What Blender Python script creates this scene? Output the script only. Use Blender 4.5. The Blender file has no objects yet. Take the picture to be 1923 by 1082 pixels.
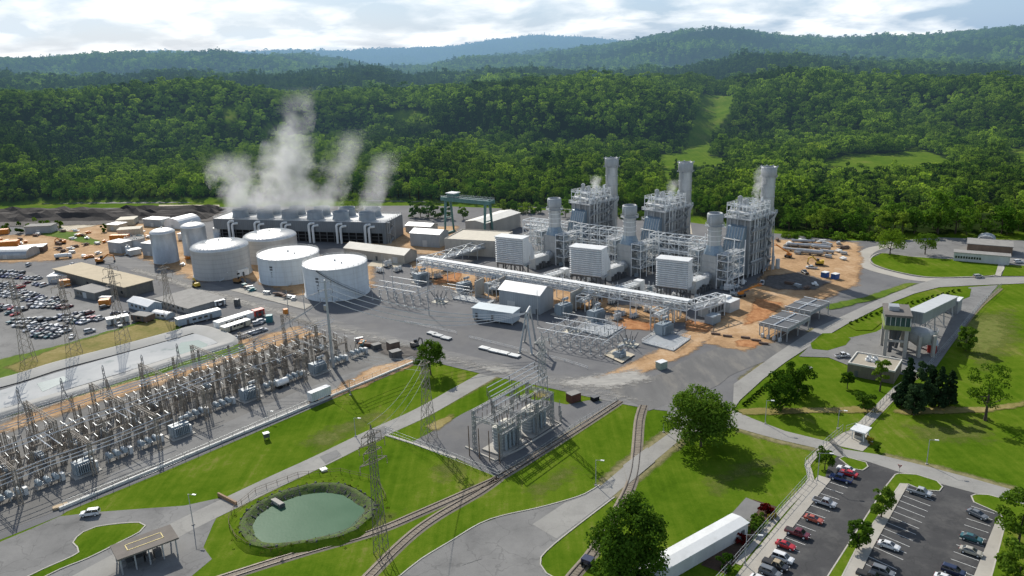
import bpy, math, random
import numpy as np
from mathutils import Vector, Matrix, Euler
from mathutils.geometry import tessellate_polygon
random.seed(7); RNG = np.random.default_rng(11)
SC = bpy.context.scene; COL = SC.collection
# ------------------------------------------------------------------ camera and photo-to-ground helpers
FOC, PITCH, ROLL, HCAM = 1500.0, math.radians(16.6), math.radians(-1.9), 112.0
F_ = Vector((0, math.cos(PITCH), -math.sin(PITCH))); R0_ = Vector((1, 0, 0)); U0_ = R0_.cross(F_)
RV = R0_ * math.cos(ROLL) + U0_ * math.sin(ROLL); UV = U0_ * math.cos(ROLL) - R0_ * math.sin(ROLL)
def ray(x, y): return F_ + RV * ((x - 961.5) / FOC) - UV * ((y - 541) / FOC)
def G(x, y, z=0.0):
    d = ray(x, y); t = (z - HCAM) / d.z
    return Vector((d.x * t, d.y * t, z))
def proj(P):
    v = Vector(P) - Vector((0, 0, HCAM)); k = v.dot(F_)
    return 961.5 + FOC * v.dot(RV) / k, 541 - FOC * v.dot(UV) / k
def HT(x, yb, yt):
    b = G(x, yb); lo, hi = 0.0, HCAM - 1
    for _ in range(40):
        m = (lo + hi) / 2
        if proj((b.x, b.y, m))[1] > yt: lo = m
        else: hi = m
    return lo
cam = bpy.data.cameras.new('camera'); camo = bpy.data.objects.new('camera', cam); COL.objects.link(camo)
cam.sensor_width = 36; cam.lens = FOC / 1923 * 36; cam.clip_start = 1; cam.clip_end = 40000
mw = Matrix((RV, UV, -F_)).transposed().to_4x4(); mw.translation = (0, 0, HCAM); camo.matrix_world = mw
SC.camera = camo
SC.view_settings.view_transform = 'Standard'; SC.view_settings.look = 'None'; SC.view_settings.exposure = 0
SC.render.resolution_x = 1024; SC.render.resolution_y = 576
SC.cycles.use_denoising = True
SC.cycles.max_bounces = 6; SC.cycles.diffuse_bounces = 3; SC.cycles.glossy_bounces = 2; SC.cycles.transmission_bounces = 3
SC.cycles.transparent_max_bounces = 12; SC.cycles.volume_bounces = 1
SUN_AZ, SUN_EL = math.radians(114), math.radians(37)
# ------------------------------------------------------------------ object helpers
def tag(o, label=None, cat=None, group=None, kind=None):
    if label: o['label'] = label
    if cat: o['category'] = cat
    if group: o['group'] = group
    if kind: o['kind'] = kind
    return o
def thing(name, label, cat, loc=(0, 0, 0), rz=0.0, group=None):
    o = bpy.data.objects.new(name, None); COL.objects.link(o); o.empty_display_size = 1
    o.location = loc; o.rotation_euler = (0, 0, rz)
    return tag(o, label, cat, group)
def copy_tree(o, loc=None, rz=None, label=None, group=None, parent=None, scale=None):
    c = o.copy(); COL.objects.link(c)
    if parent is not None: c.parent = parent
    if loc is not None: c.location = loc
    if rz is not None: c.rotation_euler = (0, 0, rz)
    if label: c['label'] = label
    if group: c['group'] = group
    if scale is not None: c.scale = scale if hasattr(scale, '__len__') else (scale,) * 3
    for ch in list(o.children): copy_tree(ch, parent=c)
    return c
class MB:
    """collects shapes, then links them as one mesh object"""
    def __init__(s): s.v = []; s.f = []; s.m = []; s.sm = []; s.cur = 0; s.smooth = False
    def mat(s, i): s.cur = i; return s
    def add(s, vs, fs, smooth=None):
        n = len(s.v); s.v.extend([tuple(x) for x in vs])
        for f in fs:
            s.f.append([i + n for i in f]); s.m.append(s.cur); s.sm.append(s.smooth if smooth is None else smooth)
        return s
    def box(s, c, sx, sy, sz, rz=0.0, taper=1.0):
        """c is the centre of the bottom face"""
        ca, sa = math.cos(rz), math.sin(rz); vs = []
        for z, k in ((0, 1), (sz, taper)):
            for ax, ay in ((-1, -1), (1, -1), (1, 1), (-1, 1)):
                x, y = ax * sx / 2 * k, ay * sy / 2 * k
                vs.append((c[0] + x * ca - y * sa, c[1] + x * sa + y * ca, c[2] + z))
        return s.add(vs, [(3, 2, 1, 0), (4, 5, 6, 7), (0, 1, 5, 4), (1, 2, 6, 5), (2, 3, 7, 6), (3, 0, 4, 7)])
    def beam(s, p, q, w, h=None, n=4):
        p = Vector(p); q = Vector(q); d = q - p
        if d.length < 1e-6: return s
        d.normalize(); a = d.orthogonal() if abs(d.z) > .999 else d.cross(Vector((0, 0, 1))); a.normalize(); b = d.cross(a)
        h = h or w; vs = []
        for P in (p, q):
            for ax, ay in ((-1, -1), (1, -1), (1, 1), (-1, 1)): vs.append(P + a * (ax * w / 2) + b * (ay * h / 2))
        return s.add(vs, [(0, 1, 2, 3), (7, 6, 5, 4), (4, 5, 1, 0), (5, 6, 2, 1), (6, 7, 3, 2), (7, 4, 0, 3)], False)
    def cyl(s, p, q, r, r2=None, n=12, cap=True):
        p = Vector(p); q = Vector(q); d = (q - p).normalized()
        a = Vector((1, 0, 0)) if abs(d.z) > .9 else Vector((0, 0, 1)); a = (a - d * a.dot(d)).normalized(); b = d.cross(a)
        r2 = r if r2 is None else r2; vs = []
        for P, rr in ((p, r), (q, r2)):
            for i in range(n):
                t = 2 * math.pi * i / n; vs.append(P + a * (rr * math.cos(t)) + b * (rr * math.sin(t)))
        s.add(vs, [(i, (i + 1) % n, n + (i + 1) % n, n + i) for i in range(n)], n > 6)
        if cap: s.add(vs[:n], [tuple(reversed(range(n)))], False); s.add(vs[n:], [tuple(range(n))], False)
        return s
    def tube(s, pts, r, n=6):
        for a, b in zip(pts[:-1], pts[1:]): s.cyl(a, b, r, n=n, cap=True)
        return s
    def lathe(s, c, prof, n=24, smooth=True, close=True):
        vs = []
        for r, z in prof:
            for i in range(n):
                t = 2 * math.pi * i / n; vs.append((c[0] + r * math.cos(t), c[1] + r * math.sin(t), c[2] + z))
        fs = []
        for k in range(len(prof) - 1):
            for i in range(n):
                j = (i + 1) % n; fs.append((k * n + i, k * n + j, (k + 1) * n + j, (k + 1) * n + i))
        s.add(vs, fs, smooth)
        if close: s.add(vs[-n:], [tuple(range(n))], False)
        return s
    def prism(s, poly, z0, z1):
        n = len(poly); a = sum(poly[i][0] * poly[(i + 1) % n][1] - poly[(i + 1) % n][0] * poly[i][1] for i in range(n))
        if a < 0: poly = list(reversed(poly))
        vs = [(x[0], x[1], z0) for x in poly] + [(x[0], x[1], z1) for x in poly]
        tris = tessellate_polygon([[Vector((x[0], x[1], 0)) for x in poly]])
        fs = []
        for t in tris:
            t = list(t); e1 = Vector(poly[t[1]][:2]) - Vector(poly[t[0]][:2]); e2 = Vector(poly[t[2]][:2]) - Vector(poly[t[0]][:2])
            if e1.x * e2.y - e1.y * e2.x < 0: t.reverse()
            fs.append(tuple(i + n for i in t)); fs.append(tuple(reversed(t)))
        fs += [(i, (i + 1) % n, n + (i + 1) % n, n + i) for i in range(n)]
        return s.add(vs, fs, False)
    def profile(s, prof, y0, y1, axis='y'):
        """closed profile in x,z pushed along y (or in y,z pushed along x)"""
        n = len(prof); mk = (lambda p, t: (p[0], t, p[1])) if axis == 'y' else (lambda p, t: (t, p[0], p[1]))
        vs = [mk(p, y0) for p in prof] + [mk(p, y1) for p in prof]
        fs = [tuple(range(n)), tuple(reversed(range(n, 2 * n)))] + [((i + 1) % n, i, n + i, n + (i + 1) % n) for i in range(n)]
        if axis == 'x': fs = [tuple(reversed(f)) for f in fs]
        return s.add(vs, fs, False)
    def quad(s, a, b, c, d): return s.add([a, b, c, d], [(0, 1, 2, 3)])
    def build(s, name, mats, parent=None, label=None, cat=None, group=None, kind=None, loc=None, rz=None):
        me = bpy.data.meshes.new(name); me.from_pydata(s.v, [], s.f)
        if not isinstance(mats, (list, tuple)): mats = [mats]
        for m in mats: me.materials.append(m)
        me.polygons.foreach_set('material_index', s.m); me.polygons.foreach_set('use_smooth', s.sm); me.update()
        o = bpy.data.objects.new(name, me); COL.objects.link(o)
        if parent is not None: o.parent = parent
        if loc is not None: o.location = loc
        if rz is not None: o.rotation_euler = (0, 0, rz)
        return tag(o, label, cat, group, kind)
def np_mesh(name, V, Fq, mats, mi=None, smooth=False, attrs=None):
    me = bpy.data.meshes.new(name); nv = len(V); nf, k = Fq.shape
    me.vertices.add(nv); me.vertices.foreach_set('co', np.ascontiguousarray(V, dtype=np.float32).ravel())
    me.loops.add(nf * k); me.polygons.add(nf)
    me.loops.foreach_set('vertex_index', Fq.astype(np.int32).ravel())
    me.polygons.foreach_set('loop_start', np.arange(0, nf * k, k, dtype=np.int32))
    if mi is not None: me.polygons.foreach_set('material_index', np.asarray(mi, dtype=np.int32))
    me.polygons.foreach_set('use_smooth', np.full(nf, smooth, dtype=bool))
    for m in (mats if isinstance(mats, (list, tuple)) else [mats]): me.materials.append(m)
    if attrs:
        for an, av in attrs.items():
            a = me.attributes.new(an, 'FLOAT', 'POINT'); a.data.foreach_set('value', np.asarray(av, dtype=np.float32))
    me.update(calc_edges=True); me.validate()
    return me
def link(name, me, parent=None, **kw):
    o = bpy.data.objects.new(name, me); COL.objects.link(o)
    if parent is not None: o.parent = parent
    return tag(o, **kw)
# ------------------------------------------------------------------ materials
class NT:
    def __init__(s, name):
        s.m = bpy.data.materials.new(name); s.m.use_nodes = True; s.t = s.m.node_tree; s.n = s.t.nodes
        s.p = s.n['Principled BSDF']; s.out = s.n['Material Output']
    def new(s, k, **kw):
        x = s.n.new(k)
        for a, b in kw.items(): setattr(x, a, b)
        return x
    def l(s, a, b): s.t.links.new(a, b)
    def pos(s): return s.new('ShaderNodeNewGeometry').outputs['Position']
    def noise(s, vec, scale, detail=4, rough=.55, stretch=None):
        if stretch is not None:
            mp = s.new('ShaderNodeMapping'); mp.inputs['Scale'].default_value = stretch[:3]
            if len(stretch) > 3: mp.inputs['Rotation'].default_value = (0, 0, stretch[3])
            s.l(vec, mp.inputs[0]); vec = mp.outputs[0]
        x = s.new('ShaderNodeTexNoise'); x.inputs['Scale'].default_value = scale; x.inputs['Detail'].default_value = detail; x.inputs['Roughness'].default_value = rough
        s.l(vec, x.inputs['Vector']); return x.outputs['Fac']
    def ramp(s, fac, stops, interp='LINEAR'):
        r = s.new('ShaderNodeValToRGB'); e = r.color_ramp.elements; r.color_ramp.interpolation = interp
        while len(e) < len(stops): e.new(.5)
        for i, (p, c) in enumerate(stops):
            e[i].position = p; e[i].color = (*c, 1) if hasattr(c, '__len__') else (c, c, c, 1)
        s.l(fac, r.inputs[0]); return r.outputs[0]
    def mix(s, fac, a, b, bt='MIX'):
        x = s.new('ShaderNodeMix', data_type='RGBA', blend_type=bt)
        for sock, val in ((x.inputs[0], fac), (x.inputs[6], a), (x.inputs[7], b)):
            if hasattr(val, 'node'): s.l(val, sock)
            elif hasattr(val, '__len__'): sock.default_value = (*val, 1)
            else: sock.default_value = val
        return x.outputs[2]
    def math(s, op, a, b=0.0, clamp=False):
        x = s.new('ShaderNodeMath', operation=op, use_clamp=clamp)
        for sock, val in ((x.inputs[0], a), (x.inputs[1], b)):
            if hasattr(val, 'node'): s.l(val, sock)
            else: sock.default_value = val
        return x.outputs[0]
    def bump(s, h, dist=.05, strength=.6):
        b = s.new('ShaderNodeBump'); b.inputs['Distance'].default_value = dist; b.inputs['Strength'].default_value = strength
        s.l(h, b.inputs['Height']); s.l(b.outputs[0], s.p.inputs['Normal'])
    def base(s, c):
        if hasattr(c, 'node'): s.l(c, s.p.inputs['Base Color'])
        else: s.p.inputs['Base Color'].default_value = (*c, 1)
_MC = {}
def M(name, col, rough=.75, metal=0.0, var=.22, scale=.35, streak=True, spec=.4, bump=0.0, coat=0.0, dirt=None, dirtf=.0):
    """weathered paint, metal, concrete ... : a colour broken up by grime in the object's own space"""
    if name in _MC: return _MC[name]
    t = NT(name); p = t.p; tc = t.new('ShaderNodeTexCoord').outputs['Object']
    n1 = t.noise(tc, scale, 5, .6, (1, 1, .25) if streak else None); n2 = t.noise(tc, scale * 7, 3, .6)
    f = t.math('ADD', t.math('MULTIPLY', n1, .65), t.math('MULTIPLY', n2, .35))
    lo = tuple(c * (1 - var) for c in col); hi = tuple(min(1, c * (1 + var * .55)) for c in col)
    c = t.ramp(f, [(.34, lo), (.66, hi)])
    if dirt is not None:
        d = t.ramp(t.noise(tc, scale * 2.2, 6, .65, (1, 1, .3)), [(.5, 0.0), (.72, dirtf)]); c = t.mix(d, c, dirt)
    t.base(c); p.inputs['Roughness'].default_value = rough; p.inputs['Metallic'].default_value = metal
    p.inputs['Specular IOR Level'].default_value = spec; p.inputs['Coat Weight'].default_value = coat
    if bump: t.bump(n2, bump)
    _MC[name] = t.m; return t.m
def siding(name, col, pitch=1.0, var=.14, metal=.0, rough=.55, depth=.06, horizontal=False, dirt=None, dirtf=.35, seamdark=.80, run=.3):
    """ribbed sheet cladding: ribs follow the object's x+y (or z) at the given pitch"""
    if name in _MC: return _MC[name]
    t = NT(name); tc = t.new('ShaderNodeTexCoord').outputs['Object']
    n1 = t.noise(tc, .25, 5, .6, (1, 1, .2)); lo = tuple(c * (1 - var) for c in col); hi = tuple(min(1, c * (1 + var * .5)) for c in col)
    c = t.ramp(n1, [(.35, lo), (.65, hi)])
    sep = t.new('ShaderNodeSeparateXYZ'); t.l(tc, sep.inputs[0])
    a = sep.outputs[2] if horizontal else t.math('ADD', sep.outputs[0], sep.outputs[1])
    w = t.math('SINE', t.math('MULTIPLY', a, 2 * math.pi / pitch))
    seam = t.ramp(w, [(.0, .78), (.12, 1.0)]); 
    seam = t.ramp(t.math('ADD', t.math('MULTIPLY', w, .5), .5), [(.0, seamdark), (.16, 1.0)])
    c = t.mix(1.0, c, seam, 'MULTIPLY')
    if dirt is not None: c = t.mix(t.ramp(t.noise(tc, .5 if run > .2 else 1.1, 6, .65, (1, 1, run)), [(.5, 0.0), (.72, dirtf)]), c, dirt)
    t.base(c); t.p.inputs['Roughness'].default_value = rough; t.p.inputs['Metallic'].default_value = metal
    t.bump(w, depth, .5)
    _MC[name] = t.m; return t.m
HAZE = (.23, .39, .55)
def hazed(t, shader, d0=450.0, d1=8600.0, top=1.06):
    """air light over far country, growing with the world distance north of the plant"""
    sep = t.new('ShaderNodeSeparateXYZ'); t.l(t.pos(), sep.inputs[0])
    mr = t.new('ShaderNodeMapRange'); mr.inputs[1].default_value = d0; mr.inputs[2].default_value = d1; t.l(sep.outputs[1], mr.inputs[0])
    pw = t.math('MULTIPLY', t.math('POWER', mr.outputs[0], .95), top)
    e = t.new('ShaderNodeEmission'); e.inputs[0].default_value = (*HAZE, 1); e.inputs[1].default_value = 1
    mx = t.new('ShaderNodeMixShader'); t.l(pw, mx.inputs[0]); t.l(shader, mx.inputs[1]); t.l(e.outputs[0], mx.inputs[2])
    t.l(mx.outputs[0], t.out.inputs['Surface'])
def leafmat(name, dark, light, haze=False, trans=.42):
    t = NT(name); oi = t.new('ShaderNodeObjectInfo').outputs['Random']; tc = t.new('ShaderNodeTexCoord').outputs['Object']
    n = t.noise(tc, .45, 3, .6); f = t.math('ADD', t.math('MULTIPLY', oi, .75), t.math('MULTIPLY', n, .4))
    c = t.ramp(f, [(.2, dark), (.62, tuple((a * .45 + b * .55) for a, b in zip(dark, light))), (.92, light), (1.0, (light[0] * 1.25, light[1] * 1.08, light[2] * 1.1))])
    if haze: # stands of different age and kind
        big = t.noise(t.pos(), .006, 3, .6); c = t.mix(t.ramp(big, [(.36, .5), (.6, 0.0)]), c, tuple(x * .6 for x in dark))
    d = t.new('ShaderNodeBsdfDiffuse'); t.l(c, d.inputs[0])
    tr = t.new('ShaderNodeBsdfTranslucent'); t.l(t.mix(1.0, c, (1.0, 1.0, .45), 'MULTIPLY'), tr.inputs[0])
    mx = t.new('ShaderNodeMixShader'); mx.inputs[0].default_value = trans; t.l(d.outputs[0], mx.inputs[1]); t.l(tr.outputs[0], mx.inputs[2])
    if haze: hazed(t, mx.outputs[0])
    else: t.l(mx.outputs[0], t.out.inputs['Surface'])
    return t.m
# ------------------------------------------------------------------ sky and sun
W = bpy.data.worlds.new('World'); SC.world = W; W.use_nodes = True
wt = W.node_tree; wn = wt.nodes; bg = wn['Background']
def wnew(k, **kw):
    x = wn.new(k)
    for a, b in kw.items(): setattr(x, a, b)
    return x
sky = wnew('ShaderNodeTexSky', sky_type='NISHITA', sun_disc=False, sun_elevation=SUN_EL, sun_rotation=math.pi / 2 - SUN_AZ, air_density=1.0, dust_density=1.2, ozone_density=1.0)
sc_ = wnew('ShaderNodeVectorMath', operation='SCALE'); sc_.inputs[3].default_value = .115; wt.links.new(sky.outputs[0], sc_.inputs[0])
veil = wn.new('ShaderNodeMix'); veil.data_type = 'RGBA'; veil.inputs[0].default_value = .72; veil.inputs[7].default_value = (.36, .59, .88, 1); wt.links.new(sc_.outputs[0], veil.inputs[6])
tcw = wnew('ShaderNodeTexCoord'); sepw = wnew('ShaderNodeSeparateXYZ'); wt.links.new(tcw.outputs['Generated'], sepw.inputs[0])
addz = wnew('ShaderNodeMath', operation='ADD'); addz.inputs[1].default_value = .26; wt.links.new(sepw.outputs[2], addz.inputs[0])
mxz = wnew('ShaderNodeMath', operation='MAXIMUM'); mxz.inputs[1].default_value = .06; wt.links.new(addz.outputs[0], mxz.inputs[0])
cmb = wnew('ShaderNodeCombineXYZ')
for i in (0, 1):
    dv = wnew('ShaderNodeMath', operation='DIVIDE'); wt.links.new(sepw.outputs[i], dv.inputs[0]); wt.links.new(mxz.outputs[0], dv.inputs[1]); wt.links.new(dv.outputs[0], cmb.inputs[i])
def wnoise(scale, detail, off, rough=.6):
    mp = wnew('ShaderNodeMapping'); mp.inputs['Location'].default_value = off; wt.links.new(cmb.outputs[0], mp.inputs[0])
    n = wnew('ShaderNodeTexNoise'); n.inputs['Scale'].default_value = scale; n.inputs['Detail'].default_value = detail; n.inputs['Roughness'].default_value = rough
    n.inputs['Distortion'].default_value = .25
    wt.links.new(mp.outputs[0], n.inputs['Vector']); return n.outputs['Fac']
def wramp(f, a, b, ca, cb):
    r = wnew('ShaderNodeValToRGB'); e = r.color_ramp.elements; e[0].position = a; e[1].position = b; e[0].color = (*ca, 1); e[1].color = (*cb, 1)
    wt.links.new(f, r.inputs[0]); return r.outputs[0]
cover = wramp(wnoise(2.1, 9, (3.1, 7.7, 0), .5), .42, .58, (0, 0, 0), (1, 1, 1))
shade = wramp(wnoise(3.0, 8, (1.3, 2.2, 4), .55), .40, .60, (.76, .86, .95), (1.35, 1.35, 1.33))
zen = wnew('ShaderNodeMapRange'); zen.inputs[1].default_value = .12; zen.inputs[2].default_value = .42; zen.inputs[3].default_value = 1; zen.inputs[4].default_value = .12; wt.links.new(sepw.outputs[2], zen.inputs[0])
cz = wnew('ShaderNodeMath', operation='MULTIPLY'); wt.links.new(cover, cz.inputs[0]); wt.links.new(zen.outputs[0], cz.inputs[1]); cover = cz.outputs[0]
vz = wnew('ShaderNodeMath', operation='MULTIPLY'); vz.inputs[1].default_value = .72; wt.links.new(zen.outputs[0], vz.inputs[0]); wt.links.new(vz.outputs[0], veil.inputs[0])
mixw = wnew('ShaderNodeMix', data_type='RGBA'); wt.links.new(cover, mixw.inputs[0]); wt.links.new(veil.outputs[2], mixw.inputs[6]); wt.links.new(shade, mixw.inputs[7])
wt.links.new(mixw.outputs[2], bg.inputs[0]); bg.inputs[1].default_value = 1.0
sun = bpy.data.lights.new('sun', 'SUN'); sun.energy = 5.0; sun.angle = math.radians(.5); sun.color = (1.0, .95, .86)
suno = bpy.data.objects.new('sun', sun); COL.objects.link(suno); suno.location = (0, 0, 500)
sd = Vector((math.cos(SUN_AZ) * math.cos(SUN_EL), math.sin(SUN_AZ) * math.cos(SUN_EL), math.sin(SUN_EL)))
suno.rotation_euler = sd.to_track_quat('Z', 'Y').to_euler()
# ------------------------------------------------------------------ terrain: plain, near hills, ridges
def crest(pts, d):
    az = []; z = []
    for x, y in pts:
        r = ray(x, y); h = math.hypot(r.x, r.y); az.append(math.atan2(r.x, r.y)); z.append(HCAM + r.z / h * d)
    return np.array(az), np.array(z), d
base_px = [(-400, 398), (0, 384), (120, 381), (300, 379), (430, 382), (700, 376), (950, 386), (1100, 394), (1250, 408), (1400, 422), (1480, 438), (1600, 446), (1750, 446), (1923, 444), (2300, 450)]
b_az = []; b_d = []
for x, y in base_px:
    g = G(x, y); b_az.append(math.atan2(g.x, g.y)); b_d.append(math.hypot(g.x, g.y))
mid_px = [(-400, 300), (0, 285), (250, 285), (450, 320), (500, 330), (600, 300), (750, 280), (950, 285), (1100, 290), (1240, 306), (1330, 300), (1450, 312), (1560, 322), (1700, 312), (1800, 312), (1923, 318), (2300, 320)]
C1 = crest([(-400, 190), (0, 186), (130, 180), (250, 168), (400, 164), (470, 170), (560, 186), (620, 184), (700, 180), (760, 178), (850, 172), (980, 162), (1100, 162), (1200, 162), (1290, 170), (1345, 184), (1400, 172), (1480, 158), (1600, 162), (1750, 162), (1923, 162), (2300, 170)], 1200)
C2 = crest([(-400, 168), (0, 168), (200, 165), (400, 158), (500, 154), (600, 150), (665, 141), (710, 137), (760, 152), (860, 148), (960, 140), (1110, 148), (1260, 142), (1385, 121), (1460, 118), (1560, 128), (1710, 135), (1910, 140), (2300, 145)], 2100)
C3 = crest([(-400, 128), (0, 124), (60, 121), (180, 113), (300, 111), (420, 111), (480, 114), (560, 111), (650, 120), (700, 137), (800, 133), (870, 118), (1000, 110), (1110, 94), (1200, 84), (1260, 74), (1310, 70), (1410, 69), (1510, 77), (1550, 80), (1660, 72), (1695, 75), (1810, 67), (1875, 60), (1923, 61), (2300, 66)], 4200)
C4 = crest([(-400, 130), (200, 113), (260, 105), (330, 104), (420, 107), (540, 98), (640, 102), (700, 98), (845, 93), (925, 80), (1010, 72), (1085, 76), (1175, 84), (1300, 92), (2300, 92)], 8000)
def d_mid(az): d0 = np.interp(az, b_az, b_d); return d0 + .3 * (1200 - d0)
_m = []
for x, y in mid_px:
    r = ray(x, y); h = math.hypot(r.x, r.y); a = math.atan2(r.x, r.y); _m.append((a, HCAM + r.z / h * float(d_mid(a))))
Cm = (np.array([q[0] for q in _m]), np.array([q[1] for q in _m]))
def vnoise(x, y, s, seed):
    """smooth value noise, numpy"""
    g = np.random.default_rng(seed).random((64, 64)); x = np.asarray(x) / s + 1000; y = np.asarray(y) / s + 1000
    xi = np.floor(x).astype(int); yi = np.floor(y).astype(int); fx = x - xi; fy = y - yi; fx = fx * fx * (3 - 2 * fx); fy = fy * fy * (3 - 2 * fy)
    a = g[xi % 64, yi % 64]; b = g[(xi + 1) % 64, yi % 64]; c = g[xi % 64, (yi + 1) % 64]; d = g[(xi + 1) % 64, (yi + 1) % 64]
    return (a * (1 - fx) + b * fx) * (1 - fy) + (c * (1 - fx) + d * fx) * fy - .5
GROOVE = []
def height(X, Y):
    X = np.asarray(X, float); Y = np.asarray(Y, float); az = np.arctan2(X, np.maximum(Y, 1e-3)); d = np.hypot(X, Y)
    d0 = np.interp(az, b_az, b_d)
    ds = [d0, d_mid(az), np.full_like(d, C1[2]), np.full_like(d, 1500.), np.full_like(d, C2[2]), np.full_like(d, 2900.), np.full_like(d, C3[2]), np.full_like(d, 5800.), np.full_like(d, C4[2]), np.full_like(d, 12000.)]
    i = lambda c: np.interp(az, c[0], c[1])
    z1, z2, z3, z4 = i(C1), i(C2), i(C3), i(C4)
    zm = np.clip(i(Cm), 3, None); zm = np.minimum(zm, z1 * .6)
    zs = [np.zeros_like(d), zm, z1, np.minimum(z1, z2) - 28, z2, np.minimum(z2, z3) - 45, z3, np.minimum(z3, z4) - 80, z4, z4 * .3]
    out = np.zeros_like(d)
    for k in range(len(ds) - 1):
        t = np.clip((d - ds[k]) / (ds[k + 1] - ds[k]), 0, 1); s = t * t * (3 - 2 * t) if k > 1 else t
        out = np.where((d >= ds[k]) & (d < ds[k + 1]), zs[k] * (1 - s) + zs[k + 1] * s, out)
    out = np.where(d >= 12000, zs[-1], out)
    ramp = np.clip((d - d0 - 20) / 250, 0, 1); keep = 1 - np.exp(-((d - C1[2]) / 120) ** 2)
    far = np.clip((d - 1400) / 1500, 0, 1)
    n = vnoise(X, Y, 210, 3) * 46 + vnoise(X + .5 * Y, Y * .6, 95, 4) * 24 + vnoise(X, Y, 700, 5) * 60 * far + vnoise(X + .4 * Y, Y, 330, 6) * 55 * far
    for c, wdt in ((C2, 200), (C3, 300), (C4, 700)): keep = keep * (1 - .85 * np.exp(-((d - c[2]) / wdt) ** 2))
    out = out + n * ramp * keep
    for A, B, wd, dp in GROOVE:
        ab = B - A; t = np.clip(((X - A[0]) * ab[0] + (Y - A[1]) * ab[1]) / (ab @ ab), 0, 1); out = out - dp * np.exp(-(np.hypot(X - A[0] - t * ab[0], Y - A[1] - t * ab[1]) / wd) ** 2) * ramp
    return np.maximum(out, 0)
# polygons (photo outlines of open ground on the hills), used to keep trees out
clear_px = [
    [(1316, 178), (1378, 180), (1372, 208), (1352, 236), (1334, 264), (1338, 288), (1300, 304), (1278, 296), (1294, 250), (1306, 212)],
    [(1232, 290), (1300, 288), (1372, 298), (1378, 312), (1310, 312), (1262, 318), (1262, 345), (1290, 360), (1300, 400), (1255, 405), (1246, 340)],
    [(712, 214), (770, 206), (800, 214), (826, 234), (790, 232), (740, 226)], [(486, 250), (500, 232), (560, 216), (572, 224), (520, 236), (498, 256)], [(418, 204), (444, 196), (446, 222), (425, 235)],
    [(1530, 308), (1600, 290), (1690, 288), (1720, 276), (1760, 292), (1812, 312), (1790, 322), (1700, 322), (1560, 326)],
    [(1600, 392), (1700, 386), (1880, 384), (1886, 398), (1700, 402), (1610, 404)], [(1880, 280), (1950, 278), (1950, 318), (1896, 312)],
    [(428, 388), (448, 350), (490, 310), (502, 312), (470, 352), (462, 388)],
    [(290, 377), (430, 370), (440, 392), (300, 396)],
]
def hit(px, py):
    r = ray(px, py); h = math.hypot(r.x, r.y); ds = np.arange(450, 1500, 4.0); x, y = r.x / h * ds, r.y / h * ds; f = HCAM + r.z / h * ds - height(x, y); k = int(np.argmax(f < 0)) if (f < 0).any() else len(ds) - 1
    return np.array([x[k], y[k]])
_gv = []
for line, wd, dp in (([(442, 384), (478, 332), (520, 275), (566, 216)], 70, 50), ([(832, 236), (930, 268), (1050, 288), (1240, 300)], 50, 34), ([(1300, 300), (1330, 240), (1345, 190)], 60, 14), ([(1480, 420), (1560, 260), (1500, 180)], 60, 34), ([(1760, 300), (1800, 230), (1720, 180)], 70, 36), ([(960, 380), (1010, 290), (900, 200)], 45, 22), ([(250, 378), (330, 280), (300, 190)], 60, 36), ([(120, 380), (180, 300), (120, 215)], 70, 40), ([(700, 300), (760, 250), (720, 200)], 60, 30)):
    q = [hit(*p) for p in line]; _gv += [(a, b, wd, dp) for a, b in zip(q[:-1], q[1:])]
GROOVE = _gv
def inpoly(px, py, poly):
    px = np.asarray(px); py = np.asarray(py); r = np.zeros(px.shape, bool); n = len(poly); j = n - 1
    for k in range(n):
        xi, yi = poly[k]; xj, yj = poly[j]
        c = ((yi > py) != (yj > py)) & (px < (xj - xi) * (py - yi) / (yj - yi + 1e-12) + xi); r ^= c; j = k
    return r
def nproj(X, Y, Z):
    v = np.stack([X, Y, np.asarray(Z) - HCAM], -1); k = v @ np.array(F_)
    return 961.5 + FOC * (v @ np.array(RV)) / k, 541 - FOC * (v @ np.array(UV)) / k
def cleared(X, Y, Z, ):
    px, py = nproj(X, Y, Z); r = np.zeros(px.shape, bool)
    for c in clear_px: r |= inpoly(px, py, c)
    return r
azs = np.linspace(-math.radians(58), math.radians(58), 560)
rings = np.concatenate([np.linspace(8, 400, 14), np.linspace(410, 1250, 106), np.geomspace(1260, 13000, 130), [26000.]])
A_, R_ = np.meshgrid(azs, rings); X_ = R_ * np.sin(A_); Y_ = R_ * np.cos(A_); Z_ = height(X_, Y_)
Z_[-1, :] = 0
nr, na = A_.shape; idx = np.arange(nr * na).reshape(nr, na)
quads = np.stack([idx[:-1, :-1].ravel(), idx[:-1, 1:].ravel(), idx[1:, 1:].ravel(), idx[1:, :-1].ravel()], -1)[:, ::-1]
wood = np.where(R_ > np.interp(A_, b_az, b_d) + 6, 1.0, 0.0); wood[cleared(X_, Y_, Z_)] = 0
def grass_colour(t):
    p = t.pos(); n1 = t.noise(p, .035, 5, .6); n2 = t.noise(p, .35, 5, .7); n3 = t.noise(p, 2.2, 3, .7)
    mow = t.noise(p, .5, 3, .6, (1, .05, 1, math.radians(-42)))
    f = t.math('ADD', t.math('ADD', t.math('MULTIPLY', n1, .42), t.math('MULTIPLY', n2, .22)), t.math('ADD', t.math('MULTIPLY', n3, .16), t.math('MULTIPLY', mow, .2)))
    c = t.ramp(f, [(.35, (.040, .084, .005)), (.45, (.070, .130, .008)), (.54, (.108, .163, .014)), (.62, (.185, .188, .048))])
    return c, n3
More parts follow.
